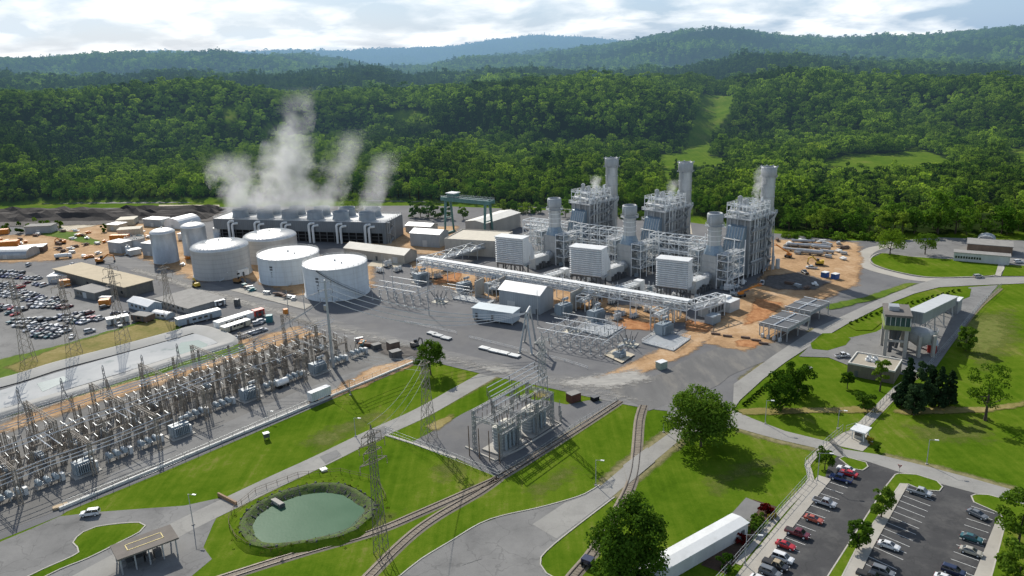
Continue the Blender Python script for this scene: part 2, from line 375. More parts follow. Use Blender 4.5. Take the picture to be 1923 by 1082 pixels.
def mat_ground():
    t = NT('meadow_grass'); c, n = grass_colour(t)
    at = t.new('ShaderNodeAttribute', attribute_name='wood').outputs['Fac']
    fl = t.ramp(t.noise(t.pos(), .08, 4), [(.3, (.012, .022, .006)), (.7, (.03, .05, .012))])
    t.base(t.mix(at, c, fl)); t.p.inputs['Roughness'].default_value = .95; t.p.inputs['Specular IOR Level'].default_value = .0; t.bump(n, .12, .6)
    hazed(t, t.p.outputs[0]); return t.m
MG = mat_ground()
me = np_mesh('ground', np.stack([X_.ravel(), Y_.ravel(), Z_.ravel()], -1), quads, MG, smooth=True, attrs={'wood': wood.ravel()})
link('ground', me, kind='structure')
# ------------------------------------------------------------------ trees
def leaf_cloud(rng, centres, radii, n_per, size, flat=.75, up=.25):
    """small leaf quads over the surface of clumps"""
    V = []
    for c, r in zip(centres, radii):
        k = max(6, int(n_per * (r / np.mean(radii)) ** 2))
        d = rng.normal(size=(k, 3)); d /= np.linalg.norm(d, axis=1)[:, None]; d[:, 2] = np.where(d[:, 2] < -.55, -d[:, 2], d[:, 2])
        p = c + d * r * rng.uniform(.62, 1.06, (k, 1)) * np.array([1, 1, flat])
        nrm = d * .8 + rng.normal(size=(k, 3)) * .55 + np.array([0, 0, up]); nrm /= np.linalg.norm(nrm, axis=1)[:, None]
        a = np.cross(nrm, rng.normal(size=(k, 3))); a /= np.linalg.norm(a, axis=1)[:, None] + 1e-9; b = np.cross(nrm, a)
        s = size * rng.uniform(.6, 1.3, (k, 1)); e = rng.uniform(.55, 1.0, (k, 1))
        V.append(np.stack([p - a * s, p - b * s * e, p + a * s, p + b * s * e], 1))
    V = np.concatenate(V); n = len(V); return V.reshape(-1, 3), np.arange(n * 4).reshape(n, 4)
def crown_mesh(name, mat, seed, h=12.0, w=5.0, z0=.28, clumps=16, n_per=60, size=.42, shape='round', cr=.36):
    rng = np.random.default_rng(seed); C = []; Rr = []
    for k in range(clumps):
        u = rng.random(); th = k * 2.4 + rng.uniform(-.4, .4)
        if shape == 'round': zf = .12 + .8 * u; rad = math.sqrt(max(0, 1 - ((zf - .45) / .62) ** 2))
        elif shape == 'cone': zf = .04 + .92 * (k / clumps); rad = (1 - zf) ** .85 + .03
        elif shape == 'oval': zf = .06 + .88 * u; rad = math.sqrt(max(0, 1 - ((zf - .42) / .6) ** 2)) * .9
        else: zf = .1 + .6 * u; rad = 1 - .4 * zf
        q = rng.uniform(.35, .86) * rad * w; r = w * cr * rng.uniform(.75, 1.2) * (.55 + .45 * rad if shape != 'cone' else .35 + .75 * rad)
        C.append((q * math.cos(th), q * math.sin(th), h * (z0 + (1 - z0) * zf) - r * .35)); Rr.append(r)
    V, Fq = leaf_cloud(rng, np.array(C), np.array(Rr), n_per, size, .8)
    return np_mesh(name, V, Fq, mat), C
def trunk_mesh(name, mat, C, h, r=.3, z0=.3, limbs=7, seed=1):
    rng = random.Random(seed); mb = MB(); top = h * (z0 + .32); pts = [(0, 0, -.3), (rng.uniform(-.15, .15), rng.uniform(-.15, .15), h * z0 * .8), (rng.uniform(-.4, .4), rng.uniform(-.4, .4), top)]
    mb.cyl(pts[0], pts[1], r * 1.25, r * .85, 8); mb.cyl(pts[1], pts[2], r * .85, r * .4, 8)
    for c in sorted(C, key=lambda c: c[2])[:limbs]:
        s = Vector(pts[1]).lerp(Vector(pts[2]), rng.uniform(0, .6)); mb.cyl(s, c, r * .38, r * .12, 5, False)
    mb.build('t', mat)
    o = COL.objects['t']; me = o.data; bpy.data.objects.remove(o); me.name = name; return me
bark = M('bark', (.085, .066, .05), .95, var=.35, scale=1.5)
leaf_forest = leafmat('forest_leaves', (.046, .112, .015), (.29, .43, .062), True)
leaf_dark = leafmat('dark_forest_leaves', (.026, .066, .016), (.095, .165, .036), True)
leaf_deep = leafmat('deep_green_leaves', (.034, .085, .010), (.105, .19, .024))
leaf_light = leafmat('light_green_leaves', (.07, .14, .014), (.15, .24, .03))
leaf_pine = leafmat('pine_needles', (.014, .034, .015), (.036, .066, .026), trans=.15)
leaf_red = leafmat('red_leaves', (.10, .008, .010), (.22, .025, .02)); leaf_gold = leafmat('yellow_leaves', (.25, .22, .03), (.45, .36, .06))
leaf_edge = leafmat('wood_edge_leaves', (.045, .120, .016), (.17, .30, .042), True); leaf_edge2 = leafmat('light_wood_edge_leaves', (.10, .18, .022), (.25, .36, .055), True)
protos = bpy.data.collections.new('forest_kinds')
def forest_proto(i, mat, **kw):
    me, C = crown_mesh('forest_crown', mat, 100 + i, **kw); o = bpy.data.objects.new('forest_kind_%02d' % i, me); protos.objects.link(o)
NV = 9
for i in range(6): forest_proto(i, leaf_forest, h=14, w=5.4 + .5 * (i % 3), z0=.12, clumps=13, n_per=34, size=.62, shape=('round', 'oval', 'round')[i % 3])
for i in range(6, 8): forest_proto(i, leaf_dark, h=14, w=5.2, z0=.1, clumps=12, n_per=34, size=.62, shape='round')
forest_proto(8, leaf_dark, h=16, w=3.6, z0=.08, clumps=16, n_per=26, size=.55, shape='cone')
P = []
def sow(d0, d1, cell, scale, seed, az=40):
    rng = np.random.default_rng(seed); m = math.radians(az); xm = d1 * math.sin(m)
    gx, gy = np.meshgrid(np.arange(-xm, xm, cell), np.arange(d0 * math.cos(m), d1, cell)); gx = gx.ravel(); gy = gy.ravel()
    gx = gx + rng.uniform(-.46, .46, gx.shape) * cell; gy = gy + rng.uniform(-.46, .46, gy.shape) * cell
    d = np.hypot(gx, gy); a = np.arctan2(gx, gy); db = np.interp(a, b_az, b_d)
    k = (d >= np.maximum(d0, db + 3)) & (d < d1) & (np.abs(a) < m); gx, gy = gx[k], gy[k]; z = height(gx, gy)
    c = ~(cleared(gx, gy, z + 1) | cleared(gx, gy, z + 9)); gx, gy, z = gx[c], gy[c], z[c]; d = np.hypot(gx, gy)
    # fine seams between crowns, less growth in seams
    s = scale * rng.uniform(.72, 1.28, gx.shape) * (1 + .5 * vnoise(gx, gy, 60, 8)) * np.where(rng.random(gx.shape) < .12, 1.35, 1.0)
    pine = vnoise(gx, gy, 130, 9) + rng.normal(0, .12, gx.shape) + np.where((d > 1700) & (d < 2500), .42, 0) + .12 * np.clip((d - 2500) / 1000, 0, 1)  # cloud shadow put into leaf colour: middle ridge gets extra dark-leaved trees
    kind = np.where(pine > .24, rng.integers(6, 9, gx.shape), rng.integers(0, 6, gx.shape))  # pine includes the middle-ridge boost that stands in for a cloud shadow
    P.append(np.stack([gx, gy, z - .4, s, kind], -1))
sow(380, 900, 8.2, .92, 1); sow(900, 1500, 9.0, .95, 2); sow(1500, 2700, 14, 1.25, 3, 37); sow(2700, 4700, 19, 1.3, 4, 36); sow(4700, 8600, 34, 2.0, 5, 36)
P = np.concatenate(P)
dcam = np.hypot(P[:, 0], P[:, 1]); apx, apy = nproj(P[:, 0], P[:, 1], P[:, 2])
# the 240 trees that stand out along the forest edge are single trees; all others are the wood
vis = (apx > -20) & (apx < 1943); score = np.where(vis, dcam - np.interp(np.arctan2(P[:, 0], P[:, 1]), b_az, b_d), 1e9) * 6 + dcam * .12
order = np.argsort(score); own = order[:240]; rest = np.setdiff1d(np.arange(len(P)), own)
def forest_object(name, pts):
    me = bpy.data.meshes.new(name); me.vertices.add(len(pts)); me.vertices.foreach_set('co', np.ascontiguousarray(pts[:, :3], dtype=np.float32).ravel())
    for an, col, ty in (('tree_scale', pts[:, 3], 'FLOAT'), ('tree_kind', pts[:, 4].astype(np.int32), 'INT'), ('tree_turn', RNG.uniform(0, 6.28, len(pts)), 'FLOAT')):
        a = me.attributes.new(an, ty, 'POINT'); a.data.foreach_set('value', np.ascontiguousarray(col))
    me.update(); o = link(name, me, kind='stuff')
    g = bpy.data.node_groups.new(name, 'GeometryNodeTree'); g.interface.new_socket('Geometry', in_out='INPUT', socket_type='NodeSocketGeometry'); g.interface.new_socket('Geometry', in_out='OUTPUT', socket_type='NodeSocketGeometry')
    n = g.nodes; gi = n.new('NodeGroupInput'); go = n.new('NodeGroupOutput'); iop = n.new('GeometryNodeInstanceOnPoints'); ci = n.new('GeometryNodeCollectionInfo')
    ci.inputs['Collection'].default_value = protos; ci.inputs['Separate Children'].default_value = True; ci.inputs['Reset Children'].default_value = True
    m2p = n.new('GeometryNodeMeshToPoints')
    def attr(nm, ty):
        x = n.new('GeometryNodeInputNamedAttribute'); x.data_type = ty; x.inputs[0].default_value = nm; return x.outputs[0]
    L = g.links.new; L(gi.outputs[0], m2p.inputs[0]); L(m2p.outputs[0], iop.inputs['Points']); L(ci.outputs[0], iop.inputs['Instance']); iop.inputs['Pick Instance'].default_value = True
    L(attr('tree_kind', 'INT'), iop.inputs['Instance Index'])
    cx = n.new('ShaderNodeCombineXYZ'); L(attr('tree_turn', 'FLOAT'), cx.inputs[2]); L(cx.outputs[0], iop.inputs['Rotation'])
    L(attr('tree_scale', 'FLOAT'), iop.inputs['Scale']); L(iop.outputs[0], go.inputs[0])
    md = o.modifiers.new('trees', 'NODES'); md.node_group = g; return o
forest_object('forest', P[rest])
edge_kinds = []
for i in range(6):
    kw = dict(h=14, w=5.2 + .5 * (i % 3), z0=.2, clumps=16, n_per=46, size=.5, shape=('round', 'oval')[i % 2]); mt = (leaf_edge, leaf_edge2, leaf_edge)[i % 3]
    cm, C = crown_mesh('crown', mt, 300 + i, **kw); tm = trunk_mesh('trunk', bark, C, 14, .28, .22, 6, i); edge_kinds.append((cm, tm))
for q in own:
    x, y, z, s, k = P[q]; cm, tm = edge_kinds[int(q * 7 + k) % 6]
    lab = 'light green broad tree along the edge of the wooded hills' if cm.materials[0] == leaf_edge2 else 'deep green broad tree along the edge of the wooded hills'
    t = thing('forest_edge_tree', lab, 'tree', (x, y, z), random.uniform(0, 6.28), 'light trees of the forest edge' if cm.materials[0] == leaf_edge2 else 'deep green trees of the forest edge'); t.scale = (s, s, s * random.uniform(.85, 1.15))
    link('trunk', tm, t); link('crown', cm, t)
# ------------------------------------------------------------------ yards, roads, lots: sheets laid over the ground
def groundmat(name, lo, hi, scale=.25, streak=None, rough=.9, fine=3.0, stain=None, stainf=.5, bump=.04, crack=0.0):
    t = NT(name); p = t.pos(); n1 = t.noise(p, scale * .22, 5, .62, streak); n2 = t.noise(p, scale, 6, .68, streak); n3 = t.noise(p, fine, 3, .75)
    f = t.math('ADD', t.math('MULTIPLY', n1, .45), t.math('ADD', t.math('MULTIPLY', n2, .35), t.math('MULTIPLY', n3, .20)))
    c = t.ramp(f, [(.36, lo), (.64, hi)])
    if stain is not None: c = t.mix(t.ramp(t.noise(p, scale * .5, 7, .7, streak), [(.50, 0.0), (.68, stainf)]), c, stain)
    if crack:
        v = t.new('ShaderNodeTexVoronoi', feature='DISTANCE_TO_EDGE'); v.inputs['Scale'].default_value = .11
        wv = t.new('ShaderNodeVectorMath', operation='ADD'); ns = t.new('ShaderNodeTexNoise'); ns.inputs['Scale'].default_value = .3; t.l(p, ns.inputs[0])
        sc2 = t.new('ShaderNodeVectorMath', operation='SCALE'); sc2.inputs[3].default_value = 5; t.l(ns.outputs['Color'], sc2.inputs[0]); t.l(p, wv.inputs[0]); t.l(sc2.outputs[0], wv.inputs[1]); t.l(wv.outputs[0], v.inputs['Vector'])
        c = t.mix(t.ramp(v.outputs['Distance'], [(.0, crack), (.018, 0.0)]), c, tuple(x * .45 for x in lo))
    t.base(c); t.p.inputs['Roughness'].default_value = rough; t.p.inputs['Specular IOR Level'].default_value = .15; t.bump(n3, bump, .5)
    return t.m
def maskmat(name, colfn, edge=.5, soft=.16, nscale=.16, rough=.95):
    """ground cover whose outline frays: opaque where cover + noise passes the edge, nothing elsewhere"""
    t = NT(name); p = t.pos(); c = colfn(t); a = t.new('ShaderNodeAttribute', attribute_name='cover').outputs['Fac']
    n = t.math('SUBTRACT', t.noise(p, nscale, 7, .7), .5); k = t.math('ADD', a, t.math('MULTIPLY', n, 1.3))
    al = t.ramp(k, [(edge - soft, 0.0), (edge + soft, 1.0)]); t.base(c); t.l(al, t.p.inputs['Alpha'])
    t.p.inputs['Roughness'].default_value = rough; t.p.inputs['Specular IOR Level'].default_value = .1; return t.m
def W2(poly, z=0.0): return [G(x, y, z) for x, y in poly]
def sheet(name, poly, z, mat, world=False, **kw):
    pts = [Vector((p[0], p[1], z)) for p in poly] if world else [Vector((g.x, g.y, z)) for g in W2(poly)]
    a = sum(pts[i].x * pts[(i + 1) % len(pts)].y - pts[(i + 1) % len(pts)].x * pts[i].y for i in range(len(pts)))
    if a < 0: pts.reverse()
    tri = []
    for t in tessellate_polygon([pts]):
        t = list(t); e1 = pts[t[1]] - pts[t[0]]; e2 = pts[t[2]] - pts[t[0]]
        if e1.x * e2.y - e1.y * e2.x < 0: t.reverse()
        tri.append(t)
    mb = MB(); mb.add(pts, tri); kw.setdefault('kind', 'structure'); return mb.build(name, mat, **kw)
def smooth_line(pts, step=3.0):
    pts = [Vector((p[0], p[1], 0)) for p in pts]; out = []
    for i in range(len(pts) - 1):
        p0 = pts[max(i - 1, 0)]; p1 = pts[i]; p2 = pts[i + 1]; p3 = pts[min(i + 2, len(pts) - 1)]; n = max(1, int((p2 - p1).length / step))
        for k in range(n):
            t = k / n; out.append(.5 * ((2 * p1) + (p2 - p0) * t + (2 * p0 - 5 * p1 + 4 * p2 - p3) * t * t + (3 * p1 - 3 * p2 + p3 - p0) * t ** 3))
    return out + [pts[-1]]
def smooth_loop(pts, step=2.0):
    pts = [Vector((p[0], p[1], 0)) for p in pts]; n = len(pts); out = []
    for i in range(n):
        p0, p1, p2, p3 = pts[i - 1], pts[i], pts[(i + 1) % n], pts[(i + 2) % n]; m = max(1, int((p2 - p1).length / step))
        for k in range(m):
            t = k / m; out.append(.5 * ((2 * p1) + (p2 - p0) * t + (2 * p0 - 5 * p1 + 4 * p2 - p3) * t * t + (3 * p1 - 3 * p2 + p3 - p0) * t ** 3))
    return out
def offset_line(pts, o, closed=False):
    out = []; n = len(pts)
    for i, p in enumerate(pts):
        a = pts[i - 1] if (i > 0 or closed) else p; b = pts[(i + 1) % n] if (i < n - 1 or closed) else p
        d = (b - a); d.normalize(); out.append(Vector((p.x - d.y * o, p.y + d.x * o, 0)))
    return out
def strip(name, pts, w, z, mat, h=None, closed=False, smooth=True, world=False, **kw):
    """a band w metres wide along a line; with h a raised kerb or slab"""
    pts = [Vector((p[0], p[1], 0)) for p in pts] if world else W2(pts)
    if smooth: pts = smooth_loop(pts) if closed else smooth_line(pts)
    else: pts = [Vector((p.x, p.y, 0)) for p in pts]
    L = offset_line(pts, w / 2, closed); R = offset_line(pts, -w / 2, closed); mb = MB(); n = len(pts)
    top = z if h is None else z + h
    vs = [(p.x, p.y, top) for p in L] + [(p.x, p.y, top) for p in R]; m = n if closed else n - 1
    fs = [(n + i, n + (i + 1) % n, (i + 1) % n, i) for i in range(m)]
    if h is not None:
        vs += [(p.x, p.y, z) for p in L] + [(p.x, p.y, z) for p in R]
        fs += [(i, (i + 1) % n, 2 * n + (i + 1) % n, 2 * n + i) for i in range(m)] + [(n + (i + 1) % n, n + i, 3 * n + i, 3 * n + (i + 1) % n) for i in range(m)]
        if not closed: fs += [(0, 2 * n, 3 * n, n), (n - 1, 2 * n - 1, 4 * n - 1, 3 * n - 1)]
    mb.add(vs, fs); kw.setdefault('kind', 'structure'); return mb.build(name, mat, **kw)
def patch(name, poly, z, mat, fade=5.0, cell=2.0, kind='structure', world=False):
    pts = np.array([(p[0], p[1]) for p in (poly if world else W2(poly))]); lo = pts.min(0) - fade; hi = pts.max(0) + fade
    cell = max(cell, (hi - lo).max() / 160)
    gx, gy = np.meshgrid(np.arange(lo[0], hi[0] + cell, cell), np.arange(lo[1], hi[1] + cell, cell)); ins = inpoly(gx, gy, pts.tolist())
    dist = np.full(gx.shape, 1e9)
    for i in range(len(pts)):
        a = pts[i]; b = pts[(i + 1) % len(pts)]; ab = b - a; t = np.clip(((gx - a[0]) * ab[0] + (gy - a[1]) * ab[1]) / (ab @ ab + 1e-9), 0, 1)
        dist = np.minimum(dist, np.hypot(gx - a[0] - t * ab[0], gy - a[1] - t * ab[1]))
    cov = np.clip(.5 + np.where(ins, dist, -dist) / (2 * fade), 0, 1); keep = cov > .02
    ny, nx = gx.shape; ix = np.arange(ny * nx).reshape(ny, nx); q = np.stack([ix[:-1, :-1], ix[:-1, 1:], ix[1:, 1:], ix[1:, :-1]], -1).reshape(-1, 4)
    q = q[keep.ravel()[q].any(1)]; used = np.unique(q); mp = np.full(ny * nx, -1); mp[used] = np.arange(len(used))
    V = np.stack([gx.ravel()[used], gy.ravel()[used], np.full(len(used), z)], -1)
    return link(name, np_mesh(name, V, mp[q], mat, attrs={'cover': cov.ravel()[used]}), kind=kind)
m_gravel = groundmat('yard_gravel', (.112, .112, .116), (.195, .194, .193), .12, None, fine=2.5, stain=(.16, .152, .14), stainf=.4)
m_swgravel = groundmat('switchyard_gravel', (.13, .127, .12), (.22, .213, .20), .3, None, fine=2.0, stain=(.09, .088, .085), stainf=.5)
m_lotgrav = groundmat('rolled_gravel', (.11, .109, .107), (.19, .186, .178), .2, (1, .3, 1, .6), stain=(.30, .27, .22), stainf=.4)
m_asph = groundmat('asphalt', (.050, .050, .052), (.085, .084, .083), .2, None, fine=4, stain=(.16, .155, .145), stainf=.35, bump=.01, crack=.25)
m_old = groundmat('old_asphalt', (.165, .163, .158), (.255, .251, .24), .22, None, fine=3, stain=(.08, .08, .08), stainf=.55, bump=.01, crack=.4)
m_road = groundmat('road_surface', (.25, .243, .226), (.345, .335, .308), .3, None, fine=3, stain=(.17, .165, .155), stainf=.5, bump=.01, crack=.2)
m_haul = groundmat('haul_road_gravel', (.13, .128, .127), (.22, .217, .21), .3, (.35, 2.2, 1, math.radians(36)), fine=2, stain=(.36, .34, .31), stainf=.45)
m_conc = groundmat('concrete', (.33, .31, .27), (.46, .43, .375), .3, None, fine=3, stain=(.24, .22, .19), stainf=.4, bump=.01)
m_pale = groundmat('pale_concrete', (.42, .37, .28), (.58, .51, .39), .2, None, fine=3, bump=.01)
m_coal = groundmat('coal_ballast', (.035, .032, .030), (.085, .075, .068), .12, (1, .25, 1, -.2), fine=1.2, bump=.2)
m_ballast = groundmat('rail_ballast', (.17, .145, .115), (.30, .26, .205), .6, None, fine=3)
m_kerb = groundmat('kerb_concrete', (.36, .34, .30), (.52, .49, .43), .5, None, fine=3, bump=.01)
m_line = groundmat('road_paint', (.55, .55, .53), (.78, .78, .75), .8, None, rough=.6, fine=5, bump=.0)
m_dirt = maskmat('orange_dirt', lambda t: t.ramp(t.math('ADD', t.math('MULTIPLY', t.noise(t.pos(), .06, 6, .65), .6), t.math('MULTIPLY', t.noise(t.pos(), .7, 5, .75), .4)), [(.36, (.24, .145, .075)), (.5, (.42, .265, .14)), (.64, (.54, .39, .25))]))
m_clay = maskmat('red_clay', lambda t: t.ramp(t.noise(t.pos(), .35, 6, .7), [(.35, (.28, .115, .045)), (.65, (.50, .26, .12))]))
m_tan = maskmat('dry_grass', lambda t: t.ramp(t.math('ADD', t.math('MULTIPLY', t.noise(t.pos(), .06, 6, .65), .6), t.math('MULTIPLY', t.noise(t.pos(), .7, 5, .75), .4)), [(.36, (.13, .14, .03)), (.5, (.23, .19, .065)), (.64, (.33, .27, .12))]))
m_dust = maskmat('pale_dust', lambda t: t.ramp(t.noise(t.pos(), .5, 6, .7, (.4, 2, 1, math.radians(36))), [(.35, (.27, .26, .24)), (.65, (.44, .42, .38))]), edge=.72, soft=.2, nscale=.5)
m_dark = maskmat('dark_soil', lambda t: t.ramp(t.noise(t.pos(), .4, 6, .7), [(.35, (.09, .083, .078)), (.65, (.17, .155, .14))]), soft=.2)
m_verge2 = maskmat('thin_grass', lambda t: t.ramp(t.noise(t.pos(), .6, 6, .75), [(.35, (.10, .14, .02)), (.65, (.19, .19, .055))]), edge=.72, soft=.3, nscale=.22)
m_green = maskmat('weedy_grass', lambda t: grass_colour(t)[0])
def grassmat():
    t = NT('lawn_grass'); c, n = grass_colour(t); t.base(c); t.p.inputs['Roughness'].default_value = .95; t.p.inputs['Specular IOR Level'].default_value = 0; t.bump(n, .1, .5); return t.m
m_grass = grassmat()
# the works yard
sheet('yard', [(-400, 1150), (0, 1014), (60, 990), (115, 968), (125, 961), (300, 889.5), (500, 803.5), (650, 739), (782, 684), (800, 676), (832, 672), (872, 676), (905, 690), (934, 698), (1023, 716), (1100, 735), (1160, 750), (1246, 766), (1300, 772), (1372, 772), (1392, 745), (1453, 690), (1530, 640), (1600, 600), (1720, 545), (1760, 528), (1923, 526), (2150, 530), (2150, 462), (1923, 462), (1750, 456), (1600, 452), (1450, 438), (1250, 412), (1100, 398), (800, 386), (400, 389), (-400, 396)], .03, m_gravel)
sheet('switchyard_ground', [(-400, 1130), (0, 1000), (112, 958), (300, 884), (500, 798), (650, 733), (776, 680), (700, 640), (640, 625), (560, 632), (440, 660), (330, 690), (0, 785), (-400, 890)], .06, m_swgravel)
sheet('switchyard_road', [(190, 915), (480, 800), (700, 708), (770, 680), (742, 668), (690, 690), (560, 735), (400, 805), (210, 890)], .09, m_old)
sheet('car_park', [(-300, 500), (0, 506), (60, 512), (130, 545), (215, 585), (300, 600), (285, 606), (233, 616), (124, 647), (21, 673), (-300, 760)], .06, m_old)
strip('haul_road', [(150, 468), (300, 512), (430, 556), (560, 594), (640, 618), (760, 652), (905, 688), (1040, 716), (1160, 742), (1260, 758), (1360, 760)], 12, .09, m_haul)
strip('haul_road', [(1180, 752), (1290, 715), (1330, 690), (1420, 655), (1500, 620)], 20, .10, m_lotgrav)
ZP = 0.0
# dirt, dust, weeds
for nm, mt, z, pl, fd in [
    ('dirt', m_dirt, .13, [(-200, 448), (100, 440), (200, 420), (330, 420), (390, 470), (420, 520), (380, 530), (250, 478), (100, 490), (-200, 500)], 8),
    ('dirt', m_dirt, .13, [(690, 430), (860, 425), (830, 480), (700, 470), (640, 455)], 5), ('dirt', m_dirt, .13, [(380, 495), (560, 555), (700, 540), (700, 500), (600, 480), (400, 480)], 6),
    ('dirt', m_dirt, .13, [(1440, 450), (1612, 456), (1618, 490), (1610, 535), (1560, 556), (1490, 590), (1450, 640), (1400, 660), (1320, 645), (1350, 600), (1380, 560), (1425, 530), (1440, 500)], 4),
    ('dirt', m_dirt, .13, [(770, 490), (900, 515), (960, 530), (1150, 560), (1160, 590), (1080, 580), (900, 560), (780, 520)], 4),
    ('dirt', m_dirt, .14, [(1150, 572), (1280, 580), (1290, 605), (1180, 615), (1150, 600)], 3),
    ('dirt', m_dirt, .14, [(1305, 612), (1345, 625), (1290, 668), (1180, 715), (1110, 712), (1170, 690), (1250, 650)], 3),
    ('clay', m_clay, .16, [(1155, 590), (1230, 610), (1225, 622), (1160, 618)], 2.5), ('clay', m_clay, .16, [(1290, 600), (1340, 612), (1330, 625), (1290, 622)], 2),
    ('clay', m_clay, .16, [(1380, 640), (1425, 640), (1420, 655), (1385, 650)], 2), ('clay', m_clay, .16, [(820, 520), (870, 510), (860, 530), (815, 535)], 2), ('clay', m_clay, .16, [(1420, 560), (1470, 570), (1440, 600), (1400, 610)], 3),
    ('dust', m_dust, .17, [(250, 500), (420, 550), (640, 612), (905, 684), (1160, 740), (1240, 756), (1160, 752), (880, 690), (620, 620), (400, 560), (240, 510)], 5),
    ('dust', m_dust, .17, [(1030, 715), (1200, 690), (1240, 715), (1150, 735), (1060, 730)], 5), ('dust', m_dust, .17, [(840, 680), (930, 705), (1010, 705), (940, 685)], 4),
    ('dark_soil', m_dark, .18, [(1440, 520), (1500, 512), (1560, 530), (1530, 545), (1460, 545), (1430, 535)], 3), ('dark_soil', m_dark, .18, [(690, 640), (780, 655), (790, 672), (720, 668)], 3),
    ('dry_grass', m_tan, .13, [(285, 602), (335, 606), (325, 622), (225, 650), (110, 681), (40, 700), (8, 690), (124, 649), (233, 618)], 2.5),
    ('weeds', m_green, .12, [(280, 598), (345, 610), (330, 628), (222, 657), (103, 688), (-60, 730), (-200, 760), (-200, 730), (0, 676), (124, 646), (233, 615)], 2),
    ('weeds', m_green, .12, [(75, 432), (140, 436), (190, 454), (180, 462), (120, 448), (80, 442)], 3), ('weeds', m_green, .12, [(390, 655), (460, 645), (460, 660), (200, 730), (100, 758), (-50, 800), (-50, 790), (180, 732)], 2),
    ('dirt', m_dirt, .11, [(250, 700), (450, 640), (560, 615), (600, 628), (450, 672), (300, 722), (0, 815), (0, 800)], 5),
    ('dirt', m_dirt, .11, [(700, 690), (770, 675), (780, 684), (650, 738), (560, 770)], 3),
    ('dry_grass', m_tan, .05, [(1380, 770), (1420, 767), (1560, 767), (1640, 762), (1660, 775), (1560, 776), (1400, 779)], 1.5), ('dry_grass', m_tan, .05, [(1665, 770), (1750, 765), (1850, 766), (1923, 755), (1923, 762), (1850, 775), (1700, 780)], 1.5),
    ('dry_grass', m_tan, .05, [(800, 800), (850, 778), (850, 790), (820, 812)], 1.5), ('dry_grass', m_tan, .05, [(1000, 735), (1040, 738), (1030, 748), (1005, 746)], 1),
    ('weeds', m_green, .14, [(1544, 574), (1623, 559), (1701, 533), (1722, 533), (1654, 561), (1560, 583)], 2)]:
    ZP += .0045; patch(nm, pl, z + ZP, mt, fd)
# rails and banks at the back
sheet('back_road', [(-400, 376), (300, 377.5), (600, 371), (860, 378), (1080, 391), (1250, 405), (1250, 408), (1080, 395), (860, 381), (600, 376), (300, 382), (-400, 384)], .09, m_old)
sheet('pale_slab', [(298, 385), (412, 385), (412, 390), (298, 391)], .1, m_pale); sheet('pale_slab', [(92, 421), (182, 418), (196, 430), (178, 438), (120, 434)], .12, m_pale)
sheet('pale_slab', [(430, 545), (448, 541), (586, 573), (572, 582)], .2, m_conc); sheet('pale_slab', [(700, 490), (760, 492), (752, 505), (690, 500)], .2, m_pale)
sheet('pale_slab', [(1210, 400), (1295, 408), (1300, 440), (1220, 440)], .1, m_pale)
sheet('back_yard', [(1690, 452), (1760, 446), (1923, 452), (2150, 458), (2150, 500), (1923, 500), (1880, 496), (1717, 482), (1662, 474)], .08, m_old)
strip('loop_road', [(1900, 527), (1742, 526), (1672, 514), (1628, 500), (1620, 484), (1640, 468), (1690, 460)], 7, .12, m_conc)
# lawns inside the yard
LAWN = {'oval': [(1635, 486), (1657, 476), (1717, 483), (1811, 489), (1880, 497), (1871, 517), (1811, 521), (1742, 521), (1679, 510), (1641, 497)],
        'oval_right': [(1889, 498), (2000, 504), (2000, 519), (1881, 519)], 'island': [(1522, 646), (1544, 627), (1573, 626), (1598, 637), (1588, 649), (1554, 659), (1525, 656)]}
sheet('asphalt_apron', [(1600, 634), (1645, 624), (1690, 600), (1775, 572), (1820, 540), (1874, 536), (1830, 590), (1793, 640), (1758, 690), (1700, 705), (1591, 686), (1556, 672), (1500, 670), (1516, 655), (1530, 640)], .16, m_old)
sheet('road', [(1376, 772), (1378, 722), (1453, 668), (1529, 618), (1585, 593), (1654, 561), (1717, 536), (1758, 524), (1923, 521), (2150, 521), (2150, 534), (1923, 533), (1821, 537), (1764, 540), (1717, 552), (1654, 577), (1591, 609), (1530, 645), (1475, 681), (1434, 712), (1390, 752)], .19, m_road)
sheet('lawn', [(1591, 612), (1654, 583), (1733, 555), (1805, 540), (1824, 543), (1821, 558), (1740, 590), (1654, 608), (1638, 621), (1607, 621)], .22, m_grass)
for k in LAWN: sheet('lawn', LAWN[k], .22, m_grass)
strip('kerb', LAWN['oval'], .6, .20, m_kerb, .12, closed=True)
# roads through the lawns
strip('road', [(930, 697), (870, 731), (790, 776), (700, 817), (600, 866), (520, 903), (430, 946), (340, 990), (240, 1044), (140, 1098)], 7.2, .05, m_road)
sheet('drive', [(-60, 1040), (0, 1018), (60, 993), (112, 970), (180, 962), (260, 956), (345, 950), (420, 934), (446, 944), (412, 962), (400, 985), (382, 1028), (398, 1050), (360, 1082), (330, 1120), (-80, 1130)], .03, m_old)
isl = [(137, 1020), (156, 1000), (181, 990), (223, 984), (262, 982), (273, 988), (262, 1000), (223, 1020), (167, 1048), (112, 1070), (50, 1100), (30, 1096), (80, 1070), (148, 1038)]
sheet('lawn', [(p.x, p.y) for p in smooth_loop(W2(isl))], .10, m_grass, world=True); strip('kerb', isl, .35, .06, m_kerb, .14, closed=True)
sheet('drive', [(730, 1090), (752, 1082), (791, 1051), (847, 1017), (900, 985), (942, 970), (1006, 956), (1059, 942), (1098, 929), (1126, 912), (1182, 864), (1253, 813), (1274, 797), (1330, 775), (1400, 780), (1395, 803), (1330, 806), (1288, 820), (1264, 841), (1200, 894), (1154, 933), (1090, 982), (1041, 1021), (1016, 1046), (1015, 1060), (1026, 1076), (1060, 1095), (1060, 1140), (700, 1140)], .03, m_old)
